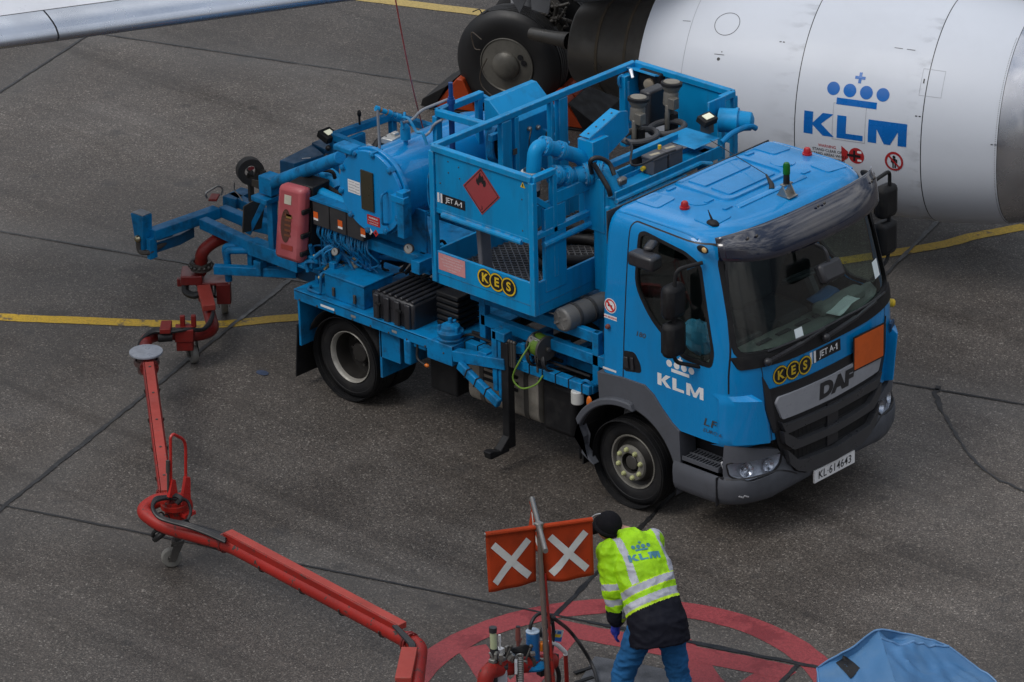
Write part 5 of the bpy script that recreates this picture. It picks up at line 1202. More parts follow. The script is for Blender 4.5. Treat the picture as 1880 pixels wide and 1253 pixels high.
# winch motor at the far end of the channel
c = at(1352, 222, x=-.62); m = MB(); m.lathe([(-.16, .06), (-.15, .105), (-.02, .105), (0, .115), (.02, .115), (.02, .09), (.13, .08), (.15, .04), (.15, 0)], c, (.8, .5, 0), 24); m.box(c + V(-.18, -.05, .06), (.02, .22, .22)); m.build('winch_motor', BLUEP, plat, bevel=.005)
m = MB(); m.tube(spline([at(1325, 262, x=-.52), at(1345, 245, x=-.5), at(1375, 232, x=-.48), at(1388, 236, x=-.46)], 6), .025, 10); m.build('winch_hose', BLUED, plat)
# black hose coils on the floor
m = MB()
for k, (cx_, cy_, r_) in enumerate(((-1.25, -.35, .34), (-1.22, -.30, .36), (-1.3, .35, .36))):
    m.tube([V(cx_ + r_ * math.cos(t * math.pi / 16), cy_ + r_ * math.sin(t * math.pi / 16), 1.72 + .09 * (k % 2)) for t in range(32)], .045, 12, closed=True)
m.build('coiled_hose', BLACK, plat)
# control cabinet with slanted lid
c = at(962, 205, x=-2.15); m = MB()
cx0, cx1 = -2.42, -2.14; cya, cyb = at(935, 200, x=-2.14).y - .02, at(1000, 205, x=-2.14).y + .14
m.prism([V(cx0, cya, 2.0), V(cx1, cya, 2.0), V(cx1, cya, 2.62), V(cx0 + .06, cya, 2.80), V(cx0, cya, 2.80)], V(0, cyb - cya, 0)); m.build('control_cabinet', BLUEP, truck, bevel=.006)
m = MB(); cc = V(cx1 + .005, (cya + cyb) / 2, 2.4)
for dy, dz in ((-.05, .12), (.06, .10), (.0, -.1)): m.lathe([(0, .022), (.02, .022), (.03, .014), (.03, 0)], cc + V(0, dy, dz), (1, 0, 0), 12)
m.build('cabinet_knob', STEEL, truck)
m = MB(); m.tube(spline([cc + V(.03, -.05, .12), cc + V(.05, -.1, .03), cc + V(.04, -.08, -.1), cc + V(.05, 0, -.2)], 6), .006, 6); m.tube(spline([cc + V(.03, .0, -.1), cc + V(.07, .08, -.05), cc + V(.05, .12, .05), cc + V(.03, .1, -.12)], 6), .005, 6); m.tube(spline([cc + V(.03, .16, .22), cc + V(.05, .17, .1), cc + V(.03, .16, .0)], 6), .005, 6); m.build('cabinet_wire', CABLE, truck)
m = MB(); c = at(905, 262, x=-2.15); 
for k in range(4): m.tube([c + V(.02 * k, .0, .0) + V(0, .07 * math.cos(t * math.pi / 9), .16 * math.sin(t * math.pi / 9)) for t in range(18)], .014, 8, closed=True)
m.build('hose_bundle', BLUED, truck)
m = MB(); m.box(c + V(.0, .02, -.06), (.10, .12, .22)); m.build('dark_valve', BLACK, truck, bevel=.03)
# ------------------------------------------------------------------ filter vessel lying across the deck
fx, fz = -2.83, 2.14
m = MB(); m.lathe([(-.02, .34), (1.25, .34), (1.42, .30), (1.52, .20), (1.56, .0)], (fx, -1.15, fz), (0, 1, 0), 56); vessel = m.build('filter_vessel', BLUE, truck, angle=30)
m = MB(); m.lathe([(-.05, 0), (-.05, .375), (-.012, .375), (-.012, .345)], (fx, -1.15, fz), (0, 1, 0), 64); m.lathe([(-.002, .345), (-.002, .395), (.04, .395), (.04, .345)], (fx, -1.15, fz), (0, 1, 0), 64)
m.build('end_cover', BLUE, vessel, bevel=.006)
m = MB()
for k in range(10):
    a = 2 * math.pi * k / 10 + .2; c = V(fx + .36 * math.cos(a), -1.15, fz + .36 * math.sin(a))
    m.cyl(c + V(0, -.075, 0), c + V(0, .07, 0), .016, seg=8); m.cyl(c + V(0, -.07, 0), c + V(0, -.045, 0), .027, seg=6); m.box(c + V(0, .0, 0), (.05, .12, .05), Matrix.Rotation(a, 3, 'Y'))
m.build('cover_bolt', BLUED, vessel, bevel=.003)
m = MB(); m.box2((fx + .30, -1.26, fz + .02), (fx + .46, -1.19, fz + .08)); m.box2((fx + .36, -1.25, fz - .30), (fx + .44, -1.15, fz + .12)); m.tube(fillet([(fx + .2, -1.205, fz + .06), (fx + .2, -1.27, fz + .05), (fx + .2, -1.27, fz - .22), (fx + .2, -1.205, fz - .24)], .04), .012, 8); m.build('cover_davit', BLUED, vessel, bevel=.006)
m = MB(); m.box2((fx - .40, -1.24, fz + .30), (fx - .18, -1.10, fz + .36)); m.build('davit_lug', BLUED, vessel, bevel=.015)
vm = plane_map((fx, -1.2015, fz), (1, 0, 0), (0, 0, 1))
F = Flat(); F.rect(-.27, -.06, -.12, .06, 0)
for k in range(4): F.rect(-.26, .04 - .027 * k, -.19 + .02 * (k % 2), .045 - .027 * k, 1, 1); F.rect(-.18, .035 - .027 * k, -.13, .04 - .027 * k, 1, 1)
F.build('spec_label', [WHITE, mat('grey_print', (.3, .3, .32), .5)], vessel, vm)
m = MB(); m.box2((fx - .10, -1.215, fz - .17), (fx + .045, -1.2, fz + .19)); m.build('type_plate', mat('bronze_plate', (.085, .075, .05), .35, metal=.6), vessel)
Flat().rect(-.05, -.30, .105, -.21, 0).text('WARNING', (.027, -.235), .022, 1, 1, bold=.0005).text('FLAMMABLE LIQUID', (.027, -.262), .014, 1, 1).text('UNDER PRESSURE', (.027, -.285), .014, 1, 1).build('warning_label', [mat('label_red', (.42, .02, .02), .5), WHITE], vessel, vm)
F = Flat(); F.poly([(-.02, -.33), (-.052, -.365), (-.02, -.40), (.012, -.365)], 0); F.poly([(.05, -.33), (.018, -.365), (.05, -.40), (.082, -.365)], 1); F.disc((.05, -.365), .010, 2, 1); F.disc((-.02, -.365), .006, 2, 1); F.build('hazard_label', [WHITE, mat('label_red2', (.42, .02, .02), .5), INK], vessel, vm)
m = MB()
for y in (-.95, -.25):
    m.box2((fx - .42, y - .012, 1.60), (fx + .42, y + .012, 2.0)); m.box2((fx - .44, y - .06, 1.58), (fx + .46, y + .06, 1.60))
    for x in (fx - .36, fx + .40): m.box2((x - .06, y - .03, 1.0 if y > -.5 else 1.42), (x + .06, y + .03, 1.60)); m.prism([V(x - .06, y, 1.6), V(x + .08, y, 1.6), V(x + .01, y, 1.92)], V(0, .012, 0))
m.bar((fx + .46, -1.15, 1.55), (fx + .46, .6, 1.55), .10, .12); m.bar((fx - .44, -1.0, 1.55), (fx - .44, .6, 1.55), .10, .12); m.bar((fx - .44, -1.0, 1.55), (fx + .46, -1.0, 1.55), .08, .10)
m.build('vessel_cradle', BLUED, truck, bevel=.006)
# small tank top fittings
tz = fz + .33
m = MB(); c = V(fx + .05, -.80, tz)
m.lathe([(0, .02), (.04, .02), (.05, .03), (.055, .045), (.16, .045), (.175, .035), (.20, .012), (.30, .012), (.30, 0)], c, (0, 0, 1), 18); m.build('air_separator', BLUEP, truck)
p = at(690, 199, x=-2.83); q = at(735, 216, x=-2.75)
m = MB(); d = (q - p); 
for a, b_, r_ in ((0, .12, .026), (.14, .2, .018), (.22, .42, .022), (.45, .62, .03), (.66, .8, .02), (.82, 1, .028)): m.cyl(p + d * a, p + d * b_, r_, seg=12)
m.tube([p, q], .013, 8); m.tube(spline([q, q + V(.03, .0, -.1), c + V(0, 0, .3)], 5), .012, 8); m.tube(spline([q, q + V(.08, .02, .0), q + V(.16, .03, -.10), q + V(.22, .04, -.10), q + V(.26, .05, -.2)], 5), .013, 8)
m.build('valve_manifold', BLUEP, truck)
m = MB(); m.cyl(p + d * .14, p + d * .21, .024, seg=12); m.cyl(p + d * .43, p + d * .45, .03, seg=12); m.build('brass_fitting', mat('copper_fitting', (.36, .22, .12), .35, metal=.6), truck)
m = MB(); pg_ = mat('grey_pipe_paint', (.22, .24, .27), .4)
m.tube(fillet([p + V(.02, 0, -.01), p + V(.03, 0, -.42), at(674, 262, x=-2.95), at(672, 285, x=-2.95)], .08), .012, 8)
m.tube(fillet([q + V(0, 0, -.05), at(757, 222, x=-2.7), at(772, 203, x=-2.65), at(822, 183, x=-2.55)], .08), .013, 8); m.tube(fillet([at(777, 252, x=-2.6), at(790, 243, x=-2.6), at(797, 228, x=-2.55), at(812, 220, x=-2.5)], .05), .012, 8); m.build('vent_pipe', pg_, truck)
m = MB(); b0 = at(828, 182, x=-2.5); m.cyl(b0 + V(0, 0, -.9), b0 + V(0, 0, .02), .026, seg=12); m.cyl(b0 + V(0, 0, -.02), b0 + V(0, 0, .15), .020, seg=12); m.cyl(b0 + V(0, 0, -.04), b0 + V(0, 0, 0), .036, seg=12); m.build('vent_stack', mat('deep_blue_stack', (.006, .05, .20), .4), truck)
m = MB(); c = at(718, 256, x=-3.02); m.box(c, (.12, .14, .05), Matrix.Rotation(.2, 3, 'Z')); m.box(c + V(.0, .05, .03), (.05, .06, .04)); m.build('float_valve', mat('silver_valve', (.42, .42, .40), .35, metal=.5), truck, bevel=.006)
m = MB(); m.tube(spline([at(690, 275, x=-3.1), at(697, 262, x=-3.1), at(712, 258, x=-3.05)], 6), .045, 12); m.build('black_elbow_hose', BLACK, truck)
# rear frame around the pumps
zf = 1.80
m = MB(); fa, fb, fc = at(612, 250, z=zf), at(720, 213, z=zf), at(697, 285, z=zf); fd_ = at(812, 240, z=zf)
m.bar(fa, fb, .06, .07); m.bar(fa, fc, .06, .07); m.bar(fb, fd_, .06, .07)
for p_ in (fa, fb, fc, fd_): m.bar(p_ + V(0, 0, -.03), V(p_.x, p_.y, .95), .06, .06)
m.bar(fa.lerp(fb, .1) + V(0, 0, -.30), fb + V(0, 0, -.30), .05, .05); m.box(fa.lerp(fb, .3) + V(.05, 0, -.15), (.05, .22, .22)); m.bar(fc + V(0, 0, -.1), V(fx, .1, zf - .1), .05, .06)
m.build('pump_frame', BLUED, truck, bevel=.006)
m = MB(); c = fa.lerp(fb, .7) + V(.16, .02, -.24); m.box(c, (.28, .34, .10)); m.build('drip_tray', mat('deep_blue_tray', (.005, .035, .12), .5, dirt=.6), truck, bevel=.01)
m = MB(); m.cyl(fa.lerp(fb, .42) + V(.02, 0, .03), fa.lerp(fb, .42) + V(.02, 0, .12), .010, seg=8); m.ball(fa.lerp(fb, .42) + V(.02, 0, .14), (.02, .02, .035), 10, 8); m.build('lever_knob', BLACK, truck)
c = at(602, 249, z=1.80); m = MB(); m.box(c, (.14, .15, .07), Matrix.Rotation(.35, 3, 'Y')); rl_ = m.build('flood_lamp', BLACK, truck, bevel=.01)
m = MB(); m.box(c + V(.015, 0, .036), (.06, .075, .006), Matrix.Rotation(.35, 3, 'Y')); m.build('lit_lens', LIT, rl_)
m = MB()
for k in range(6): p_ = fa + V(.02 + rnd.uniform(-.05, .05), -.1 + rnd.uniform(-.04, .04), -.10 - .05 * k); m.ball(p_, rnd.uniform(.025, .045), 8, 6)
m.build('lamp_wiring', CABLE, truck)
# sloped lockers at the rear
m = MB(); zt = 1.50
a = at(513, 295, z=zt); b_ = at(540, 301, z=zt); c = at(595, 284, z=zt); d = at(573, 265, z=zt)
def slope_box(corners, hgt, name, mt, lift=(0, 0, 0, 0)):
    m = MB(); T = [p_ + V(0, 0, l) for p_, l in zip(corners, lift)]; B = [V(p_.x, p_.y, p_.z - hgt) for p_ in corners]
    m.add(T + B, [(0, 1, 2, 3), (7, 6, 5, 4), (0, 4, 5, 1), (1, 5, 6, 2), (2, 6, 7, 3), (3, 7, 4, 0)]); return m.build(name, mt, truck, bevel=.006)
LOCK = mat('locker_blue_paint', (.006, .085, .19), .45, dirt=.5, dirt_col=(.02, .03, .04), scale=8)
slope_box([a, b_, c, d], .20, 'rear_locker', LOCK)
sh = V(.02, .0, 0)
slope_box([at(572, 262, z=1.52), at(596, 275, z=1.52), at(628, 262, z=1.52), at(608, 248, z=1.52)], .14, 'rear_locker', LOCK)
Flat().rect(-.04, -.008, .04, .008).build('white_strip', WHITE, truck, plane_map((a + b_ + c + d) / 4 + V(.08, -.03, .004), (.6, .8, 0), (-.8, .6, 0)))
# lift cylinder from the corner post to the vessel
m = MB(); p_ = at(497, 338, x=-4.55); q_ = at(625, 290, x=-3.35); m.tube([p_, q_], .060, 16); m.box(p_, (.16, .15, .17)); m.box(p_ + V(-.03, -.03, -.13), (.20, .20, .05)); m.build('lift_cylinder', BLUED, truck, bevel=.006)
m = MB(); m.box2((p_.x - .035, p_.y - .035, .96), (p_.x + .035, p_.y + .035, p_.z - .1)); m.build('corner_post', BLUED, truck, bevel=.005)
m = MB(); m.box2((p_.x + .02, p_.y + .12, 1.0), (p_.x + .34, p_.y + .55, p_.z - .12)); m.build('hose_reel_case', BLACK, truck, bevel=.03)
# suction pipes
pipe([at(557, 340, y=-.95), at(640, 378, y=-.98)], .052, 'suction_pipe', fl=((.25, .055),), par=truck, bolts=0)
pipe([at(572, 322, y=-.75), at(590, 318, y=-.7), at(612, 330, y=-.7), at(622, 352, y=-.75)], .085, 'suction_bend', fl=((.1, .11), (.16, .11)), par=truck, rad=.12)
m = MB(); m.tube(spline([at(552, 326, y=-.85), at(575, 328, y=-.85), at(610, 350, y=-.86), at(635, 362, y=-.9)], 6), .026, 10); m.tube(spline([at(590, 312, y=-.8), at(612, 318, y=-.75), at(615, 345, y=-.75)], 6), .018, 8); m.build('hydraulic_hose', BLACK, truck)
# dark control boxes with bundles of tubing
m = MB(); CP = mat('control_box_grey', (.028, .028, .030), .5, dirt=.35)
for k in range(3): m.box2((-3.64 + .21 * k, -1.12, 1.60), (-3.44 + .21 * k, -1.02, 1.83))
cpn = m.build('pneumatic_panel', CP, truck, bevel=.008)
m = MB(); m.box2((-3.66, -1.13, 1.83), (-3.0, -.95, 1.85)); m.build('panel_shelf', BLUED, cpn)
for x in (-3.60, -3.30, -3.02): Flat().rect(-.028, -.03, .028, .03, 0).rect(-.028, -.05, .028, -.03, 1).build('orange_label', [ORANGE, WHITE], cpn, plane_map((x, -1.1215, 1.70), (1, 0, 0), (0, 0, 1)))
m = MB(); rnd = random.Random(17)
for k in range(26):
    x = -3.62 + .024 * k; m.tube(spline([V(x, -1.07, 1.60), V(x + rnd.uniform(-.02, .02), -1.09, 1.50), V(x + rnd.uniform(-.1, .1), -1.02, 1.38), V(x + rnd.uniform(-.15, .15), -.95, 1.25)], 4), .008, 6)
m.build('tube_bundle', BLUED, cpn)
# manifold tangle at the deck's rear corner
m = MB(); rnd = random.Random(31)
for k in range(34):
    p_ = V(rnd.uniform(-3.74, -3.38), rnd.uniform(-1.12, -.72), rnd.uniform(1.0, 1.30)); s_ = rnd.uniform(.03, .09)
    if k % 3: m.box(p_, (s_, s_ * rnd.uniform(.6, 1.6), s_ * rnd.uniform(.8, 1.8)), Matrix.Rotation(rnd.uniform(-.4, .4), 3, 'Z'))
    else: m.cyl(p_, p_ + V(rnd.uniform(-.05, .05), rnd.uniform(-.05, .05), .12), rnd.uniform(.015, .035), seg=10)
m.build('valve_manifold_block', BLUED, truck, bevel=.006)
m = MB()
for k in range(16):
    p_ = V(rnd.uniform(-3.74, -3.45), rnd.uniform(-1.14, -.8), rnd.uniform(1.12, 1.30)); q_ = p_ + V(rnd.uniform(.1, .4), rnd.uniform(.05, .3), rnd.uniform(-.1, .12))
    m.tube(spline([p_, p_ + V(0, 0, rnd.uniform(.06, .16)), p_.lerp(q_, .6) + V(0, 0, rnd.uniform(.05, .18)), q_], 6), rnd.choice((.009, .013, .018)), 7)
for k in range(4): m.tube(spline([V(-3.62 + .03 * k, -1.0, 1.18), V(-3.50 + .04 * k, -.98, 1.42), V(-3.40 + .05 * k, -.92, 1.48), V(-3.34 + .06 * k, -.90, 1.22)], 7), .022, 8)
m.tube(fillet([(-3.46, -.80, 1.20), (-3.2, -.78, 1.30), (-2.7, -.55, 1.30)], .1), .022, 8); m.tube(fillet([(-3.44, -.74, 1.24), (-3.15, -.72, 1.33), (-2.7, -.5, 1.34)], .1), .018, 8)
m.build('manifold_hose', BLUED, truck)
m = MB(); m.box2((-3.30, -.86, 1.22), (-3.18, -.76, 1.46)); m.build('junction_box', BLUED, truck, bevel=.01)
m = MB(); m.lathe([(0, .035), (.10, .045), (.10, 0)], (-3.34, -.93, 1.20), (0, 0, 1), 14); m.build('oil_cup', mat('stained_cup', (.45, .40, .30), .5, dirt=.6), truck)
# hydraulic hoses under the vessel
m = MB()
for k in range(5): m.tube(spline([V(-2.95 + .06 * k, -.75, 1.22), V(-2.75 + .05 * k, -.7, 1.42 - .03 * k), V(-2.45 + .03 * k, -.6, 1.2), V(-2.2, -.5, 1.05)], 6), .018, 8)
m.build('black_hose', BLACK, truck)
# ------------------------------------------------------------------ extinguisher cabinet on the rear corner
ec = thing('cab_extinguisher_box', 'x', 'x') if False else None
m = MB()
T0, T1, B1, B0 = V(-3.985, -1.20, 1.915), V(-3.675, -1.20, 1.935), V(-3.755, -1.20, 1.20), V(-4.085, -1.20, 1.19)
dy = V(0, .13, 0)
m.add([T0, T1, B1, B0] + [p_ + dy for p_ in (T0, T1, B1, B0)], [(0, 1, 2, 3), (7, 6, 5, 4), (0, 4, 5, 1), (1, 5, 6, 2), (2, 6, 7, 3), (3, 7, 4, 0)])
exb = m.build('extinguisher_box', PINK, truck, bevel=.045, angle=70)
m = MB(); o1 = V(0, .125, 0); g_ = .012
m.add([T0 + o1 + V(g_, 0, -g_), T1 + o1 + V(.0, 0, -g_), B1 + o1 + V(.0, 0, g_), B0 + o1 + V(g_, 0, g_)] + [p_ + o1 + V(0, .22, 0) for p_ in (T0, T1, B1, B0)], [(0, 1, 2, 3), (7, 6, 5, 4), (0, 4, 5, 1), (1, 5, 6, 2), (2, 6, 7, 3), (3, 7, 4, 0)]); m.build('cabinet_back', BLACK, exb, bevel=.015)
exm = plane_map(B0.lerp(T1, .5) + V(0, -.002, 0), (T1 - T0), V(.115, 0, 1))
F = Flat(); P = [(-.022 + .062 * math.cos(t * math.pi / 14) , -.02 + .165 * math.sin(t * math.pi / 14)) for t in range(28)]; F.poly(P, 0)
F.rect(-.052, .195, .035, .285, 1); F.rect(-.07, -.255, .075, -.205, 2)
for k in range(5): F.rect(-.035, -.12 + .05 * k, .045, -.10 + .05 * k, 3, 1)
F.rect(-.02, .06, .05, .10, 4, 1)
F.build('inspection_window', [mat('dark_window', (.085, .035, .025), .3), mat('cream_label', (.55, .52, .42), .5), mat('red_emboss', (.30, .04, .03), .5), mat('orange_hose', (.17, .055, .025), .45), mat('ochre_gauge', (.24, .15, .04), .45)], exb, exm)
m = MB()
for t in (.30, .62, .86): p_ = T1.lerp(B1, t); m.box(p_ + V(.004, .055, 0), (.03, .10, .045)); 
m.build('latch', BLACK, exb, bevel=.008)

# pressure gauges, ties, lead seals, odd metals among the blue
GF = mat('gauge_face', (.22, .22, .21), .45)
def gauge(c, ax, r=.045, par=None):
    m = MB(); m.lathe([(-.03, 0), (-.03, r * .9), (0, r), (.008, r), (.006, r * .86), (.006, 0)], c, ax, 22); g_ = m.build('pressure_gauge', DSTEEL, par or truck)
    m = MB(); m.lathe([(.0065, 0), (.0066, r * .84), (.0075, 0)], c, ax, 22); m.build('gauge_dial', GF, g_)
    s_, u_, n_ = frame_of(ax); m = MB(); m.bar(V(c) + n_ * .010, V(c) + n_ * .010 + (s_ * .5 + u_ * .8) * r * .6, .006, .003, up=n_); m.build('gauge_needle', INK, g_)
gauge(V(-3.40, -1.10, 1.40), (.2, -1, .35), .036)
gauge(V(-2.42, -1.17, 1.72), (.3, -1, .3)); gauge(V(-1.06, -1.10, 1.24), (.2, -1, .4), .035)
m = MB(); rnd = random.Random(91)
for k in range(12):
    p_ = V(rnd.uniform(-3.7, -3.4), rnd.uniform(-1.14, -.9), rnd.uniform(1.05, 1.33)); m.cyl(p_, p_ + V(rnd.uniform(-.03, .03), rnd.uniform(-.03, .03), .035), .014, seg=6)
m.build('brass_unions', mat('brass_union', (.34, .26, .12), .35, metal=.8, dirt=.5), truck)
m = MB()
for k in range(9):
    p_ = V(rnd.uniform(-3.72, -2.6), rnd.uniform(-.95, -.6), rnd.uniform(1.15, 1.40)); q_ = p_ + V(rnd.uniform(-.5, .5), rnd.uniform(.0, .4), rnd.uniform(-.15, .2)); m.tube(spline([p_, p_.lerp(q_, .35) + V(0, -.05, rnd.uniform(-.10, .12)), p_.lerp(q_, .7) + V(0, .03, rnd.uniform(-.10, .12)), q_], 6), rnd.uniform(.008, .016), 7)
m.build('loose_cables', CABLE, truck)
m = MB()
for k in range(7):
    x = -2.75 + .13 * k; m.tube(spline([V(x, -.62, 1.15), V(x + .04, -.58, 1.42), V(x + .10, -.50, 1.50), V(x + .16, -.45, 1.20)], 6), .014, 7)
m.build('hose_row', BLACK, truck)
m = MB(); m.tube(fillet([(-1.90, -1.16, 1.02), (-1.86, -1.02, 1.03), (-1.4, -1.01, 1.01), (-1.1, -.99, 1.02), (-.5, -.99, 1.02)], .05), .012, 7); m.tube(fillet([(-1.90, -.95, 1.01), (-1.5, -.94, 1.03), (-.9, -.90, 1.01)], .05), .016, 7); m.build('brake_line', BLACK, truck)
m = MB()
for k in range(10): x = -1.85 + .15 * k; m.bar((x, -1.105, .945), (x + .006, -1.105, .945), .006, .095); m.bar((x, -1.06, .99), (x + .006, -1.06, .99), .10, .006)
m.build('cable_tie', CABLE, truck)
for x, z in ((-3.05, .93), (-2.55, .93)): Flat().rect(-.03, -.012, .03, .012).build('type_label', GF, truck, plane_map((x, -1.2505, z), (1, 0, 0), (0, 0, 1)))
m = MB()
for k in range(9): m.lathe([(0, .010), (.006, .009), (.007, 0)], (-3.72 + .22 * k, -1.2505, .90), (0, -1, 0), 6)
m.build('deck_bolt', DSTEEL, truck)
m = MB(); m.tube(spline([V(-1.99, -1.30, 2.20), V(-2.0, -1.31, 1.95), V(-1.995, -1.30, 1.72), V(-1.99, -1.28, 1.62)], 6), .010, 7); m.tube(spline([V(-2.0, -1.29, 2.6), V(-2.03, -1.30, 2.5), V(-2.03, -1.3, 2.3), V(-2.0, -1.29, 2.2)], 6), .009, 7); m.build('side_cable', BLUED, truck)

# ------------------------------------------------------------------ rear boom carrier (part of the truck)
zb = 1.0
m = MB(); b0, b1 = at(277, 420, z=zb), at(398, 378, z=zb)
dn = V(0, 0, -.06)
m.bar(b0 + dn, b1 + dn, .115, .10)
x1a, x1b = at(372, 398, z=zb), at(470, 443, z=zb); m.bar(x1a + dn, x1b + dn, .09, .10)
x2a, x2b = at(408, 376, z=zb), at(470, 402, z=zb); m.bar(x2a + dn, x2b + dn, .09, .10)
y2a, y2b = at(436, 368, z=zb), at(500, 372, z=zb); m.bar(at(462, 440, z=zb) + dn, V(-4.2, -.75, .94), .12, .14); m.bar(at(448, 395, z=zb) + dn, V(-4.3, -.2, .94), .10, .12)
m.bar(at(425, 352, z=zb) + dn, at(500, 390, z=zb) + dn, .08, .10); m.bar(at(420, 362, z=zb) + dn, at(455, 345, z=zb) + dn, .16, .10)
ob = m.build('boom_carrier', BLUED, truck, bevel=.006)
m = MB(); p_ = b0 + V(-.05, -.03, 0); m.prism([p_ + V(-.11, -.065, .14), p_ + V(.05, -.065, .14), p_ + V(.03, -.065, -.20), p_ + V(-.06, -.065, -.20)], V(0, .12, 0)); m.box(b0 + V(.02, -.02, -.18), (.05, .09, .20)); m.build('end_post', BLUED, ob, bevel=.006)
m = MB(); m.box(p_ + V(-.03, 0, .146), (.14, .11, .006)); m.build('pale_cap', mat('pale_pad', (.20, .22, .25), .5), ob)
tb_ = at(254, 441, z=.90); tc_ = at(275, 447, z=.80)
m = MB(); m.tube(fillet([tb_ + V(0, 0, -.02), tb_ + V(0, 0, -.12), tb_ + V(.10, .02, -.11), tc_ + V(.1, .1, .0)], .05), .025, 10); tw = m.build('tow_hook', DSTEEL, truck)
m = MB(); m.ball(tb_ + V(0, 0, .012), .037, 16, 12); m.build('tow_ball', mat('brass_ball', (.35, .31, .20), .22, metal=.9), tw)
m = MB(); q = [at(u, v, z=.84) for u, v in ((285, 447), (325, 420), (356, 408), (356, 418), (330, 432))]; m.prism(q, V(0, 0, -.10)); m.tube([at(290, 440, z=.88), at(315, 432, z=.88), at(318, 424, z=.88)], .014, 8); m.build('wiring_cover', LOCK, ob, bevel=.01)
# lower guide arm, brackets, gusset plates
m = MB(); l0, l1 = at(393, 487, z=.75), at(545, 494, z=.75); m.bar(l0 + V(0, 0, -.04), l1 + V(0, 0, -.04), .07, .085); m.box(l0.lerp(l1, .56) + V(0, 0, -.0), (.09, .09, .14)); m.bar(at(435, 497, z=.62), at(530, 500, z=.62), .10, .06)
p_ = at(412, 452, z=.86); m.tube(fillet([p_ + V(.03, .02, -.28), p_ + V(.0, .0, 0), p_ + V(.24, .12, .02)], .05), .035, 8); m.tube(fillet([p_ + V(.10, -.06, -.30), p_ + V(.09, -.06, 0), p_ + V(.30, .06, .02)], .05), .035, 8)
g0 = at(468, 450, z=.90); m.box(g0 + V(0, 0, -.12), (.06, .16, .30)); m.box(g0 + V(.10, .05, -.16), (.22, .05, .10)); m.box(at(480, 475, z=.75), (.05, .12, .20)); m.box(at(505, 462, z=.80), (.30, .08, .06))
m.build('guide_arm', BLUED, truck, bevel=.008)
PLATE = mat('grey_plate', (.085, .075, .060), .45, metal=.5, dirt=.4)
m = MB(); q = [at(u, v, x=-4.85) for u, v in ((448, 380), (489, 354), (480, 420), (446, 428))]; m.prism(q, V(-.012, 0, 0)); m.prism([at(u, v, y=-.62) for u, v in ((462, 330), (490, 336), (486, 352), (462, 342))], V(0, .01, 0)); m.build('gusset_plate', PLATE, truck)
m = MB(); m.bar(at(492, 358, x=-4.75), at(456, 428, x=-4.9), .07, .05); m.bar(at(505, 352, y=-.6), at(500, 420, y=-.6), .05, .05); m.build('brace_strut', BLUED, truck, bevel=.005)
m = MB(); m.box2((-4.75, -.5, .62), (-4.0, .5, .92)); m.build('pump_case', LOCK, truck, bevel=.02)
# winder wheel and loop handle
c = at(459, 314, z=1.30); ax = V(.86, -.48, .05).normalized()
m = MB(); m.lathe([(-.05, .062), (-.05, .125), (.045, .125), (.045, .062), (.02, .055), (-.03, .055), (-.05, .062)], c, ax, 36); wd = m.build('hose_winder', mat('dusty_rubber', (.028, .026, .024), .6, dirt=.6, dirt_col=(.10, .085, .07)), truck, angle=40)
m = MB(); m.bar(c - ax * .0 + V(0, 0, -.02), c + V(.0, .0, -.30), .05, .03); m.cyl(c - ax * .05, c + ax * .06, .022, seg=10); m.tube([c + V(.12, .05, .02), c + V(.13, .05, -.25)], .03, 8); m.build('winder_stand', DSTEEL, wd)
m = MB(); m.box(c + ax * .05 + V(0, 0, .04), (.03, .05, .02)); m.build('red_clip', SIGNRED, wd)
c = at(393, 361, z=1.06); m = MB(); m.tube(fillet([c + V(-.02, -.07, .0), c + V(-.03, -.085, .05), c + V(.0, .06, .09), c + V(.03, .09, .06), c + V(.02, .07, 0)], .04), .010, 8); lp = m.build('loop_handle', STEEL, truck)
m = MB(); m.box(c + V(0, 0, -.01), (.08, .15, .02), Matrix.Rotation(.6, 3, 'Z')); m.build('red_foot', REDP, lp, bevel=.005)
m = MB(); q = at(430, 335, z=1.2); m.tube(spline([q, q + V(0, 0, -.08), q + V(.05, .0, -.11), q + V(.1, 0, -.16)], 5), .006, 6); m.build('safety_chain', STEEL, truck)

# ------------------------------------------------------------------ the red articulated hydrant arm, rolling on casters
arm = thing('hydrant_hose_arm', 'long red articulated pipe arm on small casters between the truck and the hydrant', 'hose arm', (-3.2, -3.0, 0))
def caster(gp, top, yaw, name='caster'):
    d = V(math.cos(yaw), math.sin(yaw), 0); s = V(-d.y, d.x, 0); r = .085
    m = MB()
    off = d * -.03
    for k in (-1, 1): 
        c0 = gp + V(0, 0, r) + s * .045 * k
        m.prism([c0 - d * .03 + V(0, 0, -.02), c0 + d * .03 + V(0, 0, -.02), c0 + d * .10 + V(0, 0, .13), c0 + d * .02 + V(0, 0, .13)], s * .008 * k)
    hd = gp + d * .06 + V(0, 0, r + .13); m.cyl(hd + V(0, 0, -.005), hd + V(0, 0, .03), .055, seg=16); m.cyl(hd, V(hd.x, hd.y, top), .03, seg=12)
    fo = m.build(name, DSTEEL, arm, bevel=.003)
    m = MB(); m.lathe([(-.032, .03), (-.034, .06), (-.030, r - .008), (-.018, r), (.018, r), (.030, r - .008), (.034, .06), (.032, .03), (.0, .02)], gp + V(0, 0, r), s, 28); m.build('caster_wheel', mat('caster_rubber', (.16, .155, .14), .6, dirt=.5), fo)
    return fo
g1, g2, g3 = at(413, 575, z=0), at(356, 666, z=0), at(316, 1040, z=0)
caster(g1, .36, 2.4); caster(g2, .30, 2.7); caster(g3, .52, .9)
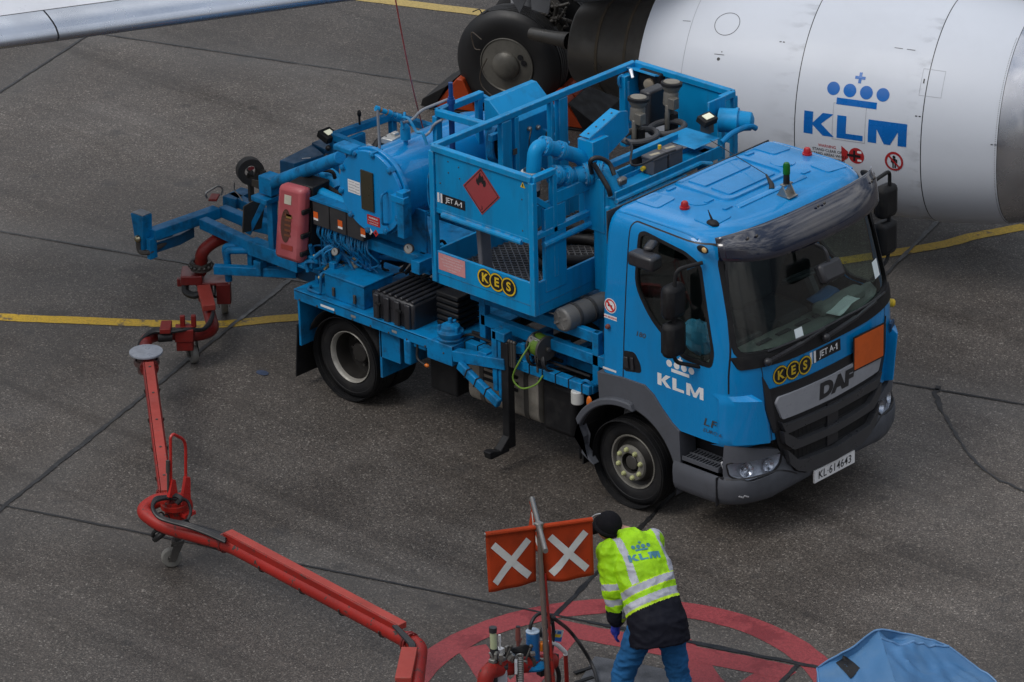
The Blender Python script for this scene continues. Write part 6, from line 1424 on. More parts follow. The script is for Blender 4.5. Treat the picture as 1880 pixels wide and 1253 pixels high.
# first vertical elbow hanging from the carrier
m = MB(); P = fillet([at(430, 432, z=.84), at(396, 441, z=.83), at(370, 462, z=.76), at(368, 500, z=.50)], .22, 8); m.tube(P, .058, 22); m.tube([at(394, 450, z=.80), at(393, 415, z=.95)], .022, 10); el = m.build('inlet_elbow', REDM, arm)
c = at(369, 487, z=.58); m = MB(); m.lathe([(-.04, .07), (-.04, .098), (-.012, .098), (-.008, .09), (.008, .09), (.012, .098), (.04, .098), (.04, .07)], c, (0, 0, 1), 30)
for k in range(14): a = 2 * math.pi * k / 14; m.ball(c + V(math.cos(a), math.sin(a), 0) * .102, .018, 8, 6)
m.build('swivel_collar', DSTEEL, el)
m = MB(); c = at(356, 505, z=.46); m.box(c + V(.0, -.02, 0), (.20, .26, .09), Matrix.Rotation(.75, 3, 'Z')); m.box(c + V(-.08, -.10, -.06), (.06, .05, .08), Matrix.Rotation(.75, 3, 'Z')); m.build('valve_body', REDD, arm, bevel=.01)
m = MB(); c = at(390, 515, z=.42); m.box(c, (.30, .20, .03), Matrix.Rotation(.75, 3, 'Z')); c2 = at(411, 532, z=.34); m.box(c2 + V(0, 0, -.02), (.13, .14, .20), Matrix.Rotation(.75, 3, 'Z')); m.cyl(c + V(-.05, -.05, 0), c + V(-.05, -.05, -.2), .07, seg=16); m.build('caster_housing', REDD, arm, bevel=.008)
m = MB(); c = at(358, 530, z=.36); m.tube(spline([c + V(-.1, -.02, .05), c + V(-.06, -.06, -.03), c + V(.05, -.04, -.04), c + V(.12, .04, .02)], 6), .035, 10); m.tube(spline([at(396, 520, z=.4), at(394, 545, z=.3), at(402, 540, z=.25)], 5), .012, 6); m.build('hose_tail', CABLE, arm)
m = MB(); m.box(at(340, 513, z=.45) + V(-.0, -.02, 0), (.03, .05, .06)); m.build('white_tag', WHITE, arm)
# short link: pipe with a boxed top
m = MB(); P = fillet([at(372, 525, z=.34), at(384, 575, z=.28), at(393, 606, z=.25), at(362, 617, z=.27), at(298, 612, z=.32), at(268, 622, z=.34), at(266, 655, z=.38)], .16, 8); m.tube(P, .057, 22); m.build('link_pipe', REDM, arm)
m = MB(); a, b_ = at(374, 528, z=.42), at(384, 566, z=.38); m.bar(a, b_, .12, .06); m.build('link_cover', REDT, arm, bevel=.006)
m = MB(); c = at(339, 612, z=.36)
m.box(c, (.17, .15, .12), Matrix.Rotation(.75, 3, 'Z')); m.box(c + V(0, 0, -.10), (.15, .13, .10), Matrix.Rotation(.75, 3, 'Z')); 
for k in (-1, 1): m.box(c + V(.035 * k, .035 * k + .05, .10), (.045, .04, .12), Matrix.Rotation(.75, 3, 'Z'))
m.box(c + V(-.09, -.14, .08), (.10, .20, .05), Matrix.Rotation(.75, 3, 'Z')); m.build('swivel_bracket', REDM, arm, bevel=.008)
m = MB()
for k in range(3): m.tube(spline([at(391, 575 + 2 * k, z=.36), at(384, 592 + 2 * k, z=.35), at(370, 606, z=.37), at(345, 605, z=.42), at(310, 606 + 2 * k, z=.42), at(282, 606 + 2 * k, z=.42), at(262, 622, z=.40), at(254, 640, z=.36), at(256, 662, z=.36)], 7), .018, 8)
m.tube([at(316, 618, z=.36), at(290, 620, z=.36)], .045, 12); m.build('cable_bundle', CABLE, arm)
c = at(268, 645, z=.50); m = MB(); m.lathe([(-.02, .0), (-.02, .145), (-.012, .150), (.0, .148), (.004, .12), (.014, .0)], c, (0, 0, 1), 44); m.build('cover_disc', mat('grey_disc_paint', (.24, .26, .30), .35, dirt=.5, dirt_col=(.10, .10, .11), scale=10), arm)
m = MB(); m.cyl(c + V(0, 0, -.20), c + V(0, 0, -.02), .085, seg=24); m.lathe([(-.12, .10), (-.12, .115), (-.08, .115), (-.08, .10)], c, (0, 0, 1), 24); m.build('swivel_hub', mat('worn_swivel', (.10, .06, .055), .4, metal=.3, dirt=.5), arm)
# two long booms
def boom(path, a, b_, name, w_=.080, side=1):
    m = MB(); m.tube(path, .060, 24); o = m.build(name, REDP, arm)
    d = (b_ - a).normalized(); s = d.cross(V(0, 0, 1)).normalized()
    m = MB(); m.bar(a + V(0, 0, .066), b_ + V(0, 0, .066), w_, .052); m.build('boom_channel', REDT, o, bevel=.004)
    m = MB(); m.bar(a + V(0, 0, .03) + s * .05 * side, b_ + V(0, 0, .03) + s * .05 * side, .012, .12); m.build('boom_web', REDP, o, bevel=.003)
    return o
p1a, p1b = at(273, 668, z=.38), at(306, 918, z=.50)
boom([p1a, p1b], p1a.lerp(p1b, .06), p1b, 'inner_boom', side=1)
jt = at(318, 938, z=.50)
m = MB(); P = fillet([p1b.lerp(p1a, .05), p1b, jt + V(.06, .10, .06), jt + V(.04, .02, -.10)], .12, 8); m.tube(P, .072, 22); m.cyl(jt + V(.02, .0, -.14), jt + V(.02, .0, .10), .085, seg=24); m.lathe([(-.02, .09), (-.02, .115), (.02, .115), (.02, .09)], jt + V(.02, 0, .06), (0, 0, 1), 26); m.build('joint_elbow', REDP, arm)
p2 = [jt + V(.0, .0, .10), at(288, 918, z=.58), at(258, 938, z=.54), at(296, 966, z=.48), at(420, 1000, z=.46), at(764, 1186, z=.40)]
P = fillet(p2, .17, 8)
ob2 = boom(P, at(420, 993, z=.48), at(740, 1164, z=.42), 'outer_boom', side=1)
m = MB(); a, b_ = at(764, 1184, z=.40), at(752, 1320, z=.38); m.tube(fillet([at(745, 1172, z=.405), at(772, 1188, z=.40), at(757, 1320, z=.38)], .14, 8), .060, 22); eo = m.build('end_pipe', REDP, arm)
m = MB(); m.bar(at(752, 1193, z=.48), at(740, 1250, z=.47), .125, .05); m.build('end_cover', REDT, eo, bevel=.005)
m = MB()
for k in range(4): m.tube(spline([at(722 + 2 * k, 1150, z=.50), at(738 + 3 * k, 1168, z=.49), at(752 + 3 * k, 1184, z=.48), at(752 + 2 * k, 1196, z=.48)], 6), .012, 7)
m.build('cable_bundle', CABLE, arm)
# couplings, bolts and straps along the booms
def coupling(a, b_, t, par, r=.084, nb=10):
    d = (b_ - a).normalized(); c = a.lerp(b_, t); s_, u_, _ = frame_of(d)
    m = MB(); m.cyl(c - d * .022, c - d * .003, r, seg=28); m.cyl(c + d * .003, c + d * .022, r, seg=28)
    for k in range(nb):
        q = c + (s_ * math.cos(2 * math.pi * k / nb) + u_ * math.sin(2 * math.pi * k / nb)) * (r - .014); m.cyl(q - d * .034, q + d * .034, .008, seg=6)
    m.build('flange_coupling', REDD, par, bevel=.002)
coupling(p1a, p1b, .03, arm); coupling(p1a, p1b, .965, arm)
a2, b2 = at(420, 1000, z=.46), at(764, 1186, z=.40)
coupling(a2, b2, -.02, arm); coupling(a2, b2, .965, arm)
for k, (a, b_) in enumerate(((p1a, p1b), (a2, b2))):
    d = (b_ - a).normalized(); s_, u_, _ = frame_of(d)
    for t in (.2, .42, .63, .84):
        c = a.lerp(b_, t); m = MB(); m.tube([c + s_ * (.068 * math.cos(x)) + u_ * (.068 * math.sin(x)) for x in [math.pi * (.98 + 1.04 * i / 12) for i in range(13)]], .006, 6); m.build('strap', DSTEEL, arm)
    for t in (.1, .3, .5, .7, .9):
        c = a.lerp(b_, t) + V(0, 0, .092); m = MB(); m.lathe([(0, .012), (.006, .011), (.007, 0)], c, (0, 0, 1), 8); m.build('cover_bolt', DSTEEL, arm)
# pull handle and park lever
pb = at(334, 938, z=.52)
def ax_(u, v): return at(u, v, x=pb.x)
m = MB(); m.tube(fillet([ax_(314, 900), ax_(313, 803), ax_(318, 797), ax_(337, 807), ax_(341, 820), ax_(341, 905)], .05), .013, 10); m.prism([ax_(337, 875), ax_(345, 875), ax_(346, 945), ax_(326, 945)], V(.03, 0, 0)); m.prism([ax_(312, 880), ax_(318, 880), ax_(323, 912), ax_(306, 912)], V(.03, 0, 0)); m.box(pb + V(0, .02, -.02), (.16, .12, .03)); m.build('pull_handle', mat('handle_red_paint', (.42, .018, .014), .28, dirt=.2, chips=(.45, .40, .38), chip_amt=.66), arm, bevel=.003)
m = MB(); m.tube([ax_(309, 915), ax_(308, 850)], .010, 8); m.tube([ax_(308, 868), ax_(308, 846)], .016, 8); m.build('park_lever', DSTEEL, arm)
# cables round the joint
m = MB()
for k in range(3): m.tube(spline([at(330, 912 + 3 * k, z=.62), at(306, 912 + 2 * k, z=.66), at(286, 915 + 3 * k, z=.68), at(280, 930 + 2 * k, z=.66), at(290, 946 + 2 * k, z=.62), at(312, 955 + 2 * k, z=.60), at(345, 962 + 3 * k, z=.58), at(380, 975 + 3 * k, z=.56), at(414, 990 + 3 * k, z=.54)], 7), .014, 8)
m.tube(spline([at(333, 915, z=.66), at(345, 922, z=.62), at(350, 940, z=.55), at(344, 955, z=.5), at(335, 958, z=.52)], 6), .013, 8); m.tube(spline([at(325, 925, z=.64), at(332, 916, z=.68), at(322, 910, z=.70), at(310, 912, z=.7)], 6), .022, 8)
for u, v in ((292, 958), (302, 962), (338, 972)): 
    c = at(u, v, z=.47); q = (at(420, 1000, z=.46) - at(296, 966, z=.48)).normalized(); s_, u_, _ = frame_of(q); m.tube([c + (s_ * math.cos(t * math.pi / 9) + u_ * math.sin(t * math.pi / 9)) * .078 for t in range(18)], .007, 6, closed=True)
m.tube(spline([at(304, 975, z=.40), at(292, 985, z=.36), at(285, 990, z=.30)], 5), .028, 10); m.tube(spline([at(300, 972, z=.42), at(284, 976, z=.40), at(280, 985, z=.34)], 5), .016, 8)
m.build('joint_cables', CABLE, arm)
m = MB(); a, b_ = at(352, 978, z=.46), at(414, 997, z=.46); m.tube([a, b_], [.076, .078], 20); m.build('black_wrap', CABLE, arm)

# ------------------------------------------------------------------ the airliner (only what stands in view)
PSI = .35
AX = V(math.cos(PSI), math.sin(PSI), 0); AL = V(-math.sin(PSI), math.cos(PSI), 0)     # nose direction, to the aircraft's left
plane = thing('airliner', 'white airliner standing behind the truck, right engine and main wheel in view', 'airplane', (-6.5, 5.2, 0))
EC = V(-.934, 4.816, 1.57)
WHP = mat('nacelle_white_paint', (.56, .585, .63), .46, dirt=.2, dirt_col=(.40, .41, .43), scale=1.5, coat=.05, rvar=.06, spec=.4, vary=.03, streak=False)
LIPM = mat('inlet_lip_metal', (.55, .55, .57), .24, metal=.9, dirt=.25, dirt_col=(.25, .24, .23), scale=4)
def sect(a, b, s):
    # flattened underside; frame_of(AX): a = right-hand side, b = up
    k = min(max((s + 3.0) / 2.6, 0), 1)
    bb = b if b > 0 else -(abs(b) ** (1 - .10 * k)) * (1 - .03 * k)
    aa = a * (1 + .035 * k) * (1 + (.05 * k * (-b) if b < 0 else 0))
    return aa, bb
def nac(prof, name, mt, par, seg=96, o=EC, angle=35):
    m = MB(); m.lathe(prof, o, AX, seg, section=sect); return m.build(name, mt, par, angle=angle)
NP = [(-3.02, .905), (-2.7, .952), (-2.2, 1.005), (-1.8, 1.04), (-1.385, 1.066)]
cowl = nac([(-3.02, .88)] + NP, 'thrust_reverser_cowl', WHP, plane)
nac([(-1.377, 1.067), (-1.0, 1.082), (-.6, 1.085), (-.165, 1.08)], 'fan_cowl', WHP, plane)
inl = nac([(-.157, 1.080), (.1, 1.064), (.35, 1.036), (.53, 1.006)], 'inlet_cowl', WHP, plane)
nac([(.536, 1.005), (.66, .975), (.78, .92), (.84, .865), (.85, .83), (.82, .79), (.70, .765), (.3, .76), (-.3, .76)], 'inlet_lip', LIPM, plane)
m = MB(); m.lathe([(-.3, .76), (-.3, 0)], EC, AX, 48); m.lathe([(-.25, .22), (0, .14), (.15, 0)], EC, AX, 24)
for k in range(24):
    a = 2 * math.pi * k / 24; d = AL * math.cos(a) + V(0, 0, 1) * math.sin(a); t = d.cross(AX); m.add([EC + AX * -.24 + d * .2 + t * .03, EC + AX * -.20 + d * .2 - t * .03, EC + AX * -.16 + d * .75 - t * .08, EC + AX * -.26 + d * .75 + t * .08], [(0, 1, 2, 3)])
m.build('engine_fan', DSTEEL, plane)
def gap(s, r, w_=.007, mt=INK):
    m = MB(); m.lathe([(s - w_ / 2, r - .03), (s - w_ / 2, r + .001), (s + w_ / 2, r + .001), (s + w_ / 2, r - .03)], EC, AX, 96, section=sect); return m
m = gap(-1.381, 1.0655, .010); k = gap(-.161, 1.0795, .009); m.add(k.v, k.f); k = gap(.533, 1.004, .006); m.add(k.v, k.f)
m.build('cowl_gap', INK, plane, flat=True)
gap(-2.56, .968, .004).build('panel_line', mat('faint_panel_line', (.36, .37, .40), .5), plane, flat=True)
# point on the skin at station s, angle phi (0 = horizontal right-hand side, + = up)
def rad_at(s): return interp([(-3.02, .905), (-2.7, .952), (-2.2, 1.005), (-1.8, 1.04), (-1.385, 1.066), (-1.0, 1.082), (-.6, 1.085), (-.16, 1.08), (.1, 1.064), (.35, 1.036), (.53, 1.006)], s)
sd_, up_, _ = frame_of(AX)
def skin(s, phi, h=0):
    a, b = sect(math.cos(phi), math.sin(phi), s); r = rad_at(s) + h
    return EC + AX * s + (sd_ * a + up_ * b) * r
def skin_at(u, v):
    """station and angle of the skin point seen at photo pixel (u, v)"""
    best = None
    for i in range(120):
        s = -3 + 3.5 * i / 119
        for j in range(100):
            ph = -1.3 + 2.2 * j / 99; d = skin(s, ph) - CAM_LOC; q = (940 + FPX * d.dot(_r) / d.dot(_f) - u) ** 2 + (626.5 - FPX * d.dot(_u) / d.dot(_f) - v) ** 2
            if best is None or q < best[0]: best = (q, s, ph)
    return best[1], best[2]
def smap(s0, p0): 
    r0 = rad_at(s0)
    return lambda x, y, h: skin(s0 + x, p0 + y / r0, h)
s0, ph0 = skin_at(1569, 238)
def fine(F, n):
    """split the faces so that they can follow the round skin"""
    b = bmesh.new(); vs = [b.verts.new((x, y, l)) for (x, y), l in zip(F.v, F.l)]
    for f, mm in zip(F.f, F.m): q = b.faces.new([vs[i] for i in f]); q.material_index = mm
    bmesh.ops.triangulate(b, faces=b.faces); 
    for _ in range(n): bmesh.ops.subdivide_edges(b, edges=[e for e in b.edges if e.calc_length() > .08], cuts=1)
    bmesh.ops.triangulate(b, faces=b.faces)
    b.verts.index_update(); G = Flat(); G.v = [(v.co.x, v.co.y) for v in b.verts]; G.l = [v.co.z for v in b.verts]; G.f = [tuple(v.index for v in f.verts) for f in b.faces]; G.m = [f.material_index for f in b.faces]; b.free(); return G
KB = mat('airline_blue', (.005, .115, .40), .3, dirt=.05)
fine(wordmark(.215), 3).build('airline_emblem', KB, plane, smap(s0, ph0), step=.002)
# little stencils and hatches
F = Flat()
for k, t in enumerate(['WARNING', 'STAND CLEAR OF', 'HAZARD AREAS WHILE', 'ENGINE IS RUNNING']): F.text(t, (0, -.04 * k), .036, 1 if k == 0 else 0, 0, bold=.0004)
a, b_ = skin_at(1518, 268); fine(F, 1).build('warning_stencil', [INK, mat('stencil_red', (.45, .02, .02), .4)], plane, smap(a, b_))
RS = mat('roundel_red', (.36, .018, .020), .5)
F = Flat(); F.poly([(-.125, .075), (-.06, .03), (-.06, -.03), (-.125, -.085)], 0); F.disc((.02, 0), .075, 0); F.rect(-.07, -.012, .06, .012, 1, 1); F.rect(-.01, -.05, .01, .05, 1, 1); F.rect(.03, -.05, .07, -.03, 2, 1); F.rect(.03, .03, .07, .05, 2, 1)
a, b_ = skin_at(1566, 288); fine(F, 1).build('ingestion_stencil', [RS, INK, WHITE], plane, smap(a, b_))
F = Flat(); F.ring((0, 0), .088, .068, 0); F.disc((0, .042), .014, 1); F.rect(-.018, -.012, .018, .028, 1); F.rect(-.030, -.010, -.020, .024, 1); F.rect(.020, -.010, .030, .024, 1); F.rect(-.016, -.06, -.004, -.012, 1); F.rect(.004, -.06, .016, -.012, 1); F.poly([(-.058, .046), (-.046, .058), (.058, -.046), (.046, -.058)], 0, 1)
a, b_ = skin_at(1643, 299); fine(F, 1).build('no_entry_stencil', [RS, INK], plane, smap(a, b_))
GL = mat('panel_line_grey', (.34, .35, .38), .5); GL2 = mat('thin_dark_line', (.06, .06, .065), .5)
def frame(u, v, w_, h, name, t=.005, mt=GL):
    F = Flat(); F.rect(-w_ / 2, -h / 2, w_ / 2, -h / 2 + t, 0, 0, 6); F.rect(-w_ / 2, h / 2 - t, w_ / 2, h / 2, 0, 0, 6); F.rect(-w_ / 2, -h / 2, -w_ / 2 + t, h / 2); F.rect(w_ / 2 - t, -h / 2, w_ / 2, h / 2); a, b_ = skin_at(u, v); return fine(F, 2).build(name, mt, plane, smap(a, b_))
frame(1714, 152, .21, .25, 'access_hatch', .004); frame(1560, 227, .32, .34, 'access_hatch', .005)
F = Flat(); F.rect(-.085, -.012, -.072, .03); a, b_ = skin_at(1714, 152); F.build('hatch_latch', INK, plane, smap(a, b_))
F = Flat(); F.ring((0, 0), .125, .119, 0, 0, 40); a, b_ = skin_at(1336, 24); fine(F, 1).build('round_hatch', GL2, plane, smap(a, b_))
F = Flat(); F.rect(-.05, .02, .05, .026); F.disc((0, -.02), .016, 0); F.disc((.02, .05), .006, 0); a, b_ = skin_at(1321, 104); F.build('drain_port', INK, plane, smap(a, b_))
for u, v in ((1435, 79), (1685, 215), (1831, 268)): F = Flat(); F.rect(-.025, -.005, -.005, .005); F.rect(.008, -.005, .028, .005); a, b_ = skin_at(u, v); F.build('small_stencil', INK, plane, smap(a, b_))
for k, (u, v) in enumerate(((1262, 30), (1675, 92), (1652, 90))): F = Flat(); F.rect(-.04, -.004, .04, .002); a, b_ = skin_at(u, v); F.build('small_stencil', GL2, plane, smap(a, b_))
# soot streaks behind the cowl joints
SOOT = bpy.data.materials.new('soot_streak'); SOOT.use_nodes = True; nt = SOOT.node_tree; b = nt.nodes['Principled BSDF']; b.inputs['Base Color'].default_value = (.09, .09, .095, 1); b.inputs['Roughness'].default_value = .6
tcs = nt.nodes.new('ShaderNodeUVMap'); sp = nt.nodes.new('ShaderNodeSeparateXYZ'); nt.links.new(tcs.outputs[0], sp.inputs[0])
nz_ = nt.nodes.new('ShaderNodeTexNoise'); nz_.inputs['Scale'].default_value = 1.0; nz_.inputs['Detail'].default_value = 5
mp_ = nt.nodes.new('ShaderNodeMapping'); mp_.inputs['Scale'].default_value = (1.6, 24, 1); nt.links.new(tcs.outputs[0], mp_.inputs[0]); nt.links.new(mp_.outputs[0], nz_.inputs[0])
rmp = nt.nodes.new('ShaderNodeMapRange'); rmp.inputs['From Min'].default_value = .50; rmp.inputs['From Max'].default_value = .75; nt.links.new(nz_.outputs['Fac'], rmp.inputs[0])
pw = nt.nodes.new('ShaderNodeMath'); pw.operation = 'POWER'; pw.inputs[1].default_value = 2.6; nt.links.new(sp.outputs['X'], pw.inputs[0])
ml = nt.nodes.new('ShaderNodeMath'); ml.operation = 'MULTIPLY'; nt.links.new(pw.outputs[0], ml.inputs[0]); nt.links.new(rmp.outputs[0], ml.inputs[1]); ma_ = nt.nodes.new('ShaderNodeMath'); ma_.operation = 'MULTIPLY'; ma_.inputs[1].default_value = .42; nt.links.new(ml.outputs[0], ma_.inputs[0]); nt.links.new(ma_.outputs[0], b.inputs['Alpha'])
def streaks(s_joint, length, name):
    me = bpy.data.meshes.new(name); bm_ = bmesh.new(); uvl = bm_.loops.layers.uv.new('UVMap'); G = [[bm_.verts.new(skin(s_joint - length + length * i / 6, -1.2 + 2.4 * j / 40, .002)) for j in range(41)] for i in range(7)]
    for i in range(6):
        for j in range(40):
            f = bm_.faces.new((G[i][j], G[i][j + 1], G[i + 1][j + 1], G[i + 1][j]))
            for lo, (a, c) in zip(f.loops, ((i, j), (i, j + 1), (i + 1, j + 1), (i + 1, j))): lo[uvl].uv = (a / 6, c / 40)
    bm_.to_mesh(me); bm_.free(); return link(name, me, SOOT, plane)
streaks(-1.388, .42, 'soot_streaks'); streaks(-.168, .30, 'soot_streaks')
# rivets round the lip
m = MB()
for k in range(150):
    ph = -1.35 + 2.5 * k / 150
    for s in (.515,): 
        p_ = skin(s, ph, .0); n_ = (p_ - EC - AX * s).normalized(); m.lathe([(0, .004), (.0015, .004), (.0016, 0)], p_, n_, 6)
m.build('lip_rivets', GL2, plane)
# hot nozzle, centre tube
NOZ = mat('nozzle_metal', (.135, .125, .110), .38, metal=.75, dirt=.55, dirt_col=(.05, .045, .035), scale=3, vary=.3)
o = EC + V(0, 0, .17)
m = MB(); m.lathe([(-2.6, .80), (-3.05, .62), (-3.2, .56), (-3.55, .46), (-3.9, .39), (-3.92, .375), (-3.6, .37), (-3.5, 0)], o, AX, 72); noz = m.build('exhaust_nozzle', NOZ, plane, angle=40)
m = MB()
for s, r in ((-3.30, .531), (-3.62, .446)): m.lathe([(s, r - .02), (s, r + .004), (s + .03, r + .012), (s + .03, r - .02)], o, AX, 72)
m.build('nozzle_band', mat('rusty_band', (.13, .10, .065), .5, metal=.4, dirt=.5), noz)
m = MB(); c0 = at(1046, 76, y=4.35); c1 = at(976, 62, y=4.35); m.lathe([(0, .09), ((c1 - c0).length * .3, .072), ((c1 - c0).length, .062), ((c1 - c0).length, .05), (0, .05)], c0, c1 - c0, 24); m.build('vent_tube', NOZ, noz)
m = MB(); m.lathe([(-3.02, .89), (-2.9, .84), (-2.6, .80)], EC, AX, 72); m.build('fan_duct', mat('duct_olive', (.10, .095, .07), .5), plane)
# pylon and wing underside over the nozzle
PYL = mat('pylon_grey', (.13, .137, .15), .4, dirt=.35)
m = MB(); a0 = at(1052, 4, y=3.75); a1 = at(1180, 16, y=3.95)
m.prism([a0, a1 + V(0, 0, -.02), a1 + V(0.3, .1, .5), a0 + V(0, 0, .6)], AL * .36); m.prism([at(1138, 14, y=3.7), at(1174, 20, y=3.7), at(1180, 10, y=3.7), at(1138, 0, y=3.7)], AL * .2); pyl = m.build('engine_pylon', PYL, plane, bevel=.02)
# main wheels
HB = V(-6.90, 4.815, .555)
TY = mat('aircraft_tyre', (.012, .012, .013), .55, dirt=.4, dirt_col=(.03, .028, .026), scale=3)
def gear_wheel(c):
    o_ = -AL; m = MB()
    m.lathe([(-.40, .29), (-.405, .40), (-.37, .50), (-.33, .545), (-.28, .572), (-.25, .575)] + [q for k in range(4) for q in ((-.245 + .045 * k, .576), (-.245 + .045 * k + .032, .576), (-.245 + .045 * k + .034, .566), (-.245 + .045 * k + .043, .566))] + [(-.06, .572), (-.03, .548), (.0, .50), (.012, .44), (.008, .38), (-.005, .32), (-.012, .292)], c, o_, 72)
    t_ = m.build('main_wheel', TY, plane, angle=40)
    m = MB(); m.lathe([(-.03, .29), (.0, .293), (.004, .285), (-.006, .275), (.006, .16), (.008, .15), (.030, .145), (.050, .12), (.068, .08), (.075, .0)], c, o_, 56); m.build('wheel_hub', mat('hub_cover', (.145, .138, .12), .45, metal=.25, dirt=.5, dirt_col=(.03, .028, .024), scale=8, vary=.3), t_)
    m = MB(); e = AX
    for a, r in ((.6, .19), (.25, .20)): m.lathe([(.006, .03), (.012, .03), (.012, 0)], c + (AX * math.cos(a) + V(0, 0, 1) * math.sin(a)) * r, o_, 12)
    m.build('hub_hole', INK, t_)
    return t_
gear_wheel(HB); gear_wheel(HB + AL * .86)
m = MB(); m.cyl(HB + AL * .2, HB + AL * .9, .09); m.cyl(HB + AL * .5, HB + AL * .55 + V(0, 0, 2.2), .11); m.cyl(HB + AL * .5 + V(0, 0, .5), HB + AL * .5 + V(0, 0, 2.0), .14); m.bar(HB + AL * .5 + V(0, 0, .3), HB + AL * .5 + AX * .7 + V(0, 0, 1.8), .10, .08); gs = m.build('gear_strut', mat('gear_white', (.30, .31, .33), .4, dirt=.5), plane)
m = MB(); rnd = random.Random(77)
for k in range(16):
    p_ = at(rnd.uniform(1000, 1045), rnd.uniform(8, 50), y=5.2); q_ = at(rnd.uniform(990, 1050), rnd.uniform(0, 55), y=5.3); m.tube(spline([p_, p_.lerp(q_, .5) + V(0, 0, rnd.uniform(-.08, .08)), q_], 5), rnd.uniform(.010, .025), 8)
for k in range(6): m.box(at(rnd.uniform(985, 1040), rnd.uniform(0, 40), y=5.35), (.12, .08, .10), Matrix.Rotation(rnd.uniform(0, 2), 3, 'Y'))
m.build('brake_plumbing', DSTEEL, plane, bevel=.006)
m = MB(); m.prism([at(937, -5, y=4.6), at(968, -5, y=4.6), at(954, 25, y=4.6)], AL * .03); m.build('gear_door', PYL, plane); m = MB(); m.prism([at(975, 0, y=4.9), at(1012, -5, y=4.9), at(1006, 26, y=4.9), at(976, 18, y=4.9)], AL * .03); m.build('gear_door', PYL, plane)
m = MB(); m.tube(spline([at(884, 73, y=4.4), at(866, 60, y=4.4), at(871, 88, y=4.4), at(882, 92, y=4.4)], 5), .006, 6); m.tube(spline([at(894, 108, y=4.3), at(882, 134, y=4.3), at(885, 158, y=4.3), at(905, 178, y=4.3), at(920, 190, y=4.3)], 6), .006, 6); m.build('brake_line', mat('brown_line', (.07, .055, .04), .5), plane)
m = MB(); m.tube(spline([at(868, 22, y=4.3), at(880, 18, y=4.3), at(886, 26, y=4.3), at(896, 20, y=4.3)], 6), .006, 6); m.build('locking_wire', CABLE, plane)
# big belly / inner wing mass above the gear, mostly out of the frame
m = MB(); m.box(HB + AL * 1.6 + AX * .4 + V(0, 0, 2.1), (3.0, 2.2, .5), Matrix.Rotation(PSI, 3, 'Z')); m.build('wheel_well', PYL, plane, bevel=.08)
# right wing: leading edge with slats, seen at the top left
WL_, WR_ = at(-14, 84, z=3.42), at(590, 1, z=3.2)
d = (WR_ - WL_).normalized(); back = V(-d.y, d.x, 0).normalized(); back = back if back.x < 0 else -back
WSK = mat('wing_white_paint', (.60, .61, .64), .35, dirt=.15, scale=2); SLAT = mat('slat_metal', (.50, .53, .58), .26, metal=.75, dirt=.25, dirt_col=(.3, .31, .34), scale=2.5, rvar=.08)
def wing_rows(prof, t0, t1, n=10): 
    rows = []
    for i in range(n + 1):
        o_ = WL_ + (WR_ - WL_) * (t0 + (t1 - t0) * i / n); rows.append([o_ + back * x + V(0, 0, z) for x, z in prof])
    return rows
top = [(.30, -.115), (.16, -.095), (.06, -.065), (.015, -.03), (0, 0), (.015, .035), (.05, .07), (.11, .10), (.20, .128), (.30, .148)]
m = MB(); m.grid(wing_rows(top, -.4, .193)); m.grid(wing_rows(top, .198, 3.5)); slt = m.build('wing_slat', SLAT, plane, angle=60)
m = MB(); m.grid(wing_rows([(.30, -.115), (.305, .0), (.305, .144), (.6, .19), (1.4, .22), (2.6, .10), (3.2, 0), (2.6, -.10), (1.4, -.2), (.6, -.17), (.30, -.12)], -.4, 3.5)); wng = m.build('wing', WSK, plane, angle=60)
m = MB(); m.grid(wing_rows([(.293, .1475), (.305, .1495)], -.4, 3.5)); m.build('slat_gap', GL2, slt, flat=True)

# ------------------------------------------------------------------ the worker bending over the hydrant
man = thing('person', 'worker in yellow high visibility jacket, black cap and jeans bending over the hydrant pit', 'person', (2.72, -3.85, 0))
LT = V(.49, .87, 0).normalized(); FC = V(-.87, .49, 0).normalized()     # his right, his front
from mathutils import noise as _noise
def organic(name, build, voxel, mats, parent, smooth=6, matfn=None, angle=180, disp=None):
    m = MB(); build(m); o = raw(m)
    q = o.modifiers.new('r', 'REMESH'); q.mode = 'VOXEL'; q.voxel_size = voxel
    q = o.modifiers.new('s', 'SMOOTH'); q.iterations = smooth; q.factor = .5
    dg = bpy.context.evaluated_depsgraph_get(); dg.update(); me = bpy.data.meshes.new_from_object(o.evaluated_get(dg)); d_ = o.data; bpy.data.objects.remove(o, do_unlink=True); bpy.data.meshes.remove(d_)
    if disp:      # folds in the cloth
        nv = [v.normal.copy() for v in me.vertices]
        for v, n_ in zip(me.vertices, nv): v.co += n_ * disp(v.co, n_)
    if len(me.materials): me.materials.clear()
    for k in mats: me.materials.append(k)
    if matfn:
        for p in me.polygons: p.material_index = matfn(p.center, p.normal)
    return link(name, me, None, parent, angle=angle)
def caps(m, pts, rs, seg=16):
    P = [V(p) for p in pts]; m.tube(P, list(rs), seg)
    for p, r in zip(P, rs): m.ball(p, r * .995, 14, 10)
def blob_loft(m, secs, seg=28):
    """closed loft through elliptical sections (centre, side radius, depth radius, axis)"""
    rows = []
    for c, a, b, ax in secs:
        ax = V(ax).normalized(); n = ax.cross(LT).normalized(); rows.append([V(c) + LT * (a * math.copysign(abs(math.cos(t)) ** .85, math.cos(t))) + n * (b * math.copysign(abs(math.sin(t)) ** .85, math.sin(t))) for t in [2 * math.pi * k / seg for k in range(seg)]])
    m.grid(rows, closed=True); n = len(m.v); m.f.append(list(range(n - len(rows) * seg, n - len(rows) * seg + seg))); m.m.append(0); m.f.append(list(range(n - seg, n))); m.m.append(0)
PEL = V(2.715, -3.825, .93)
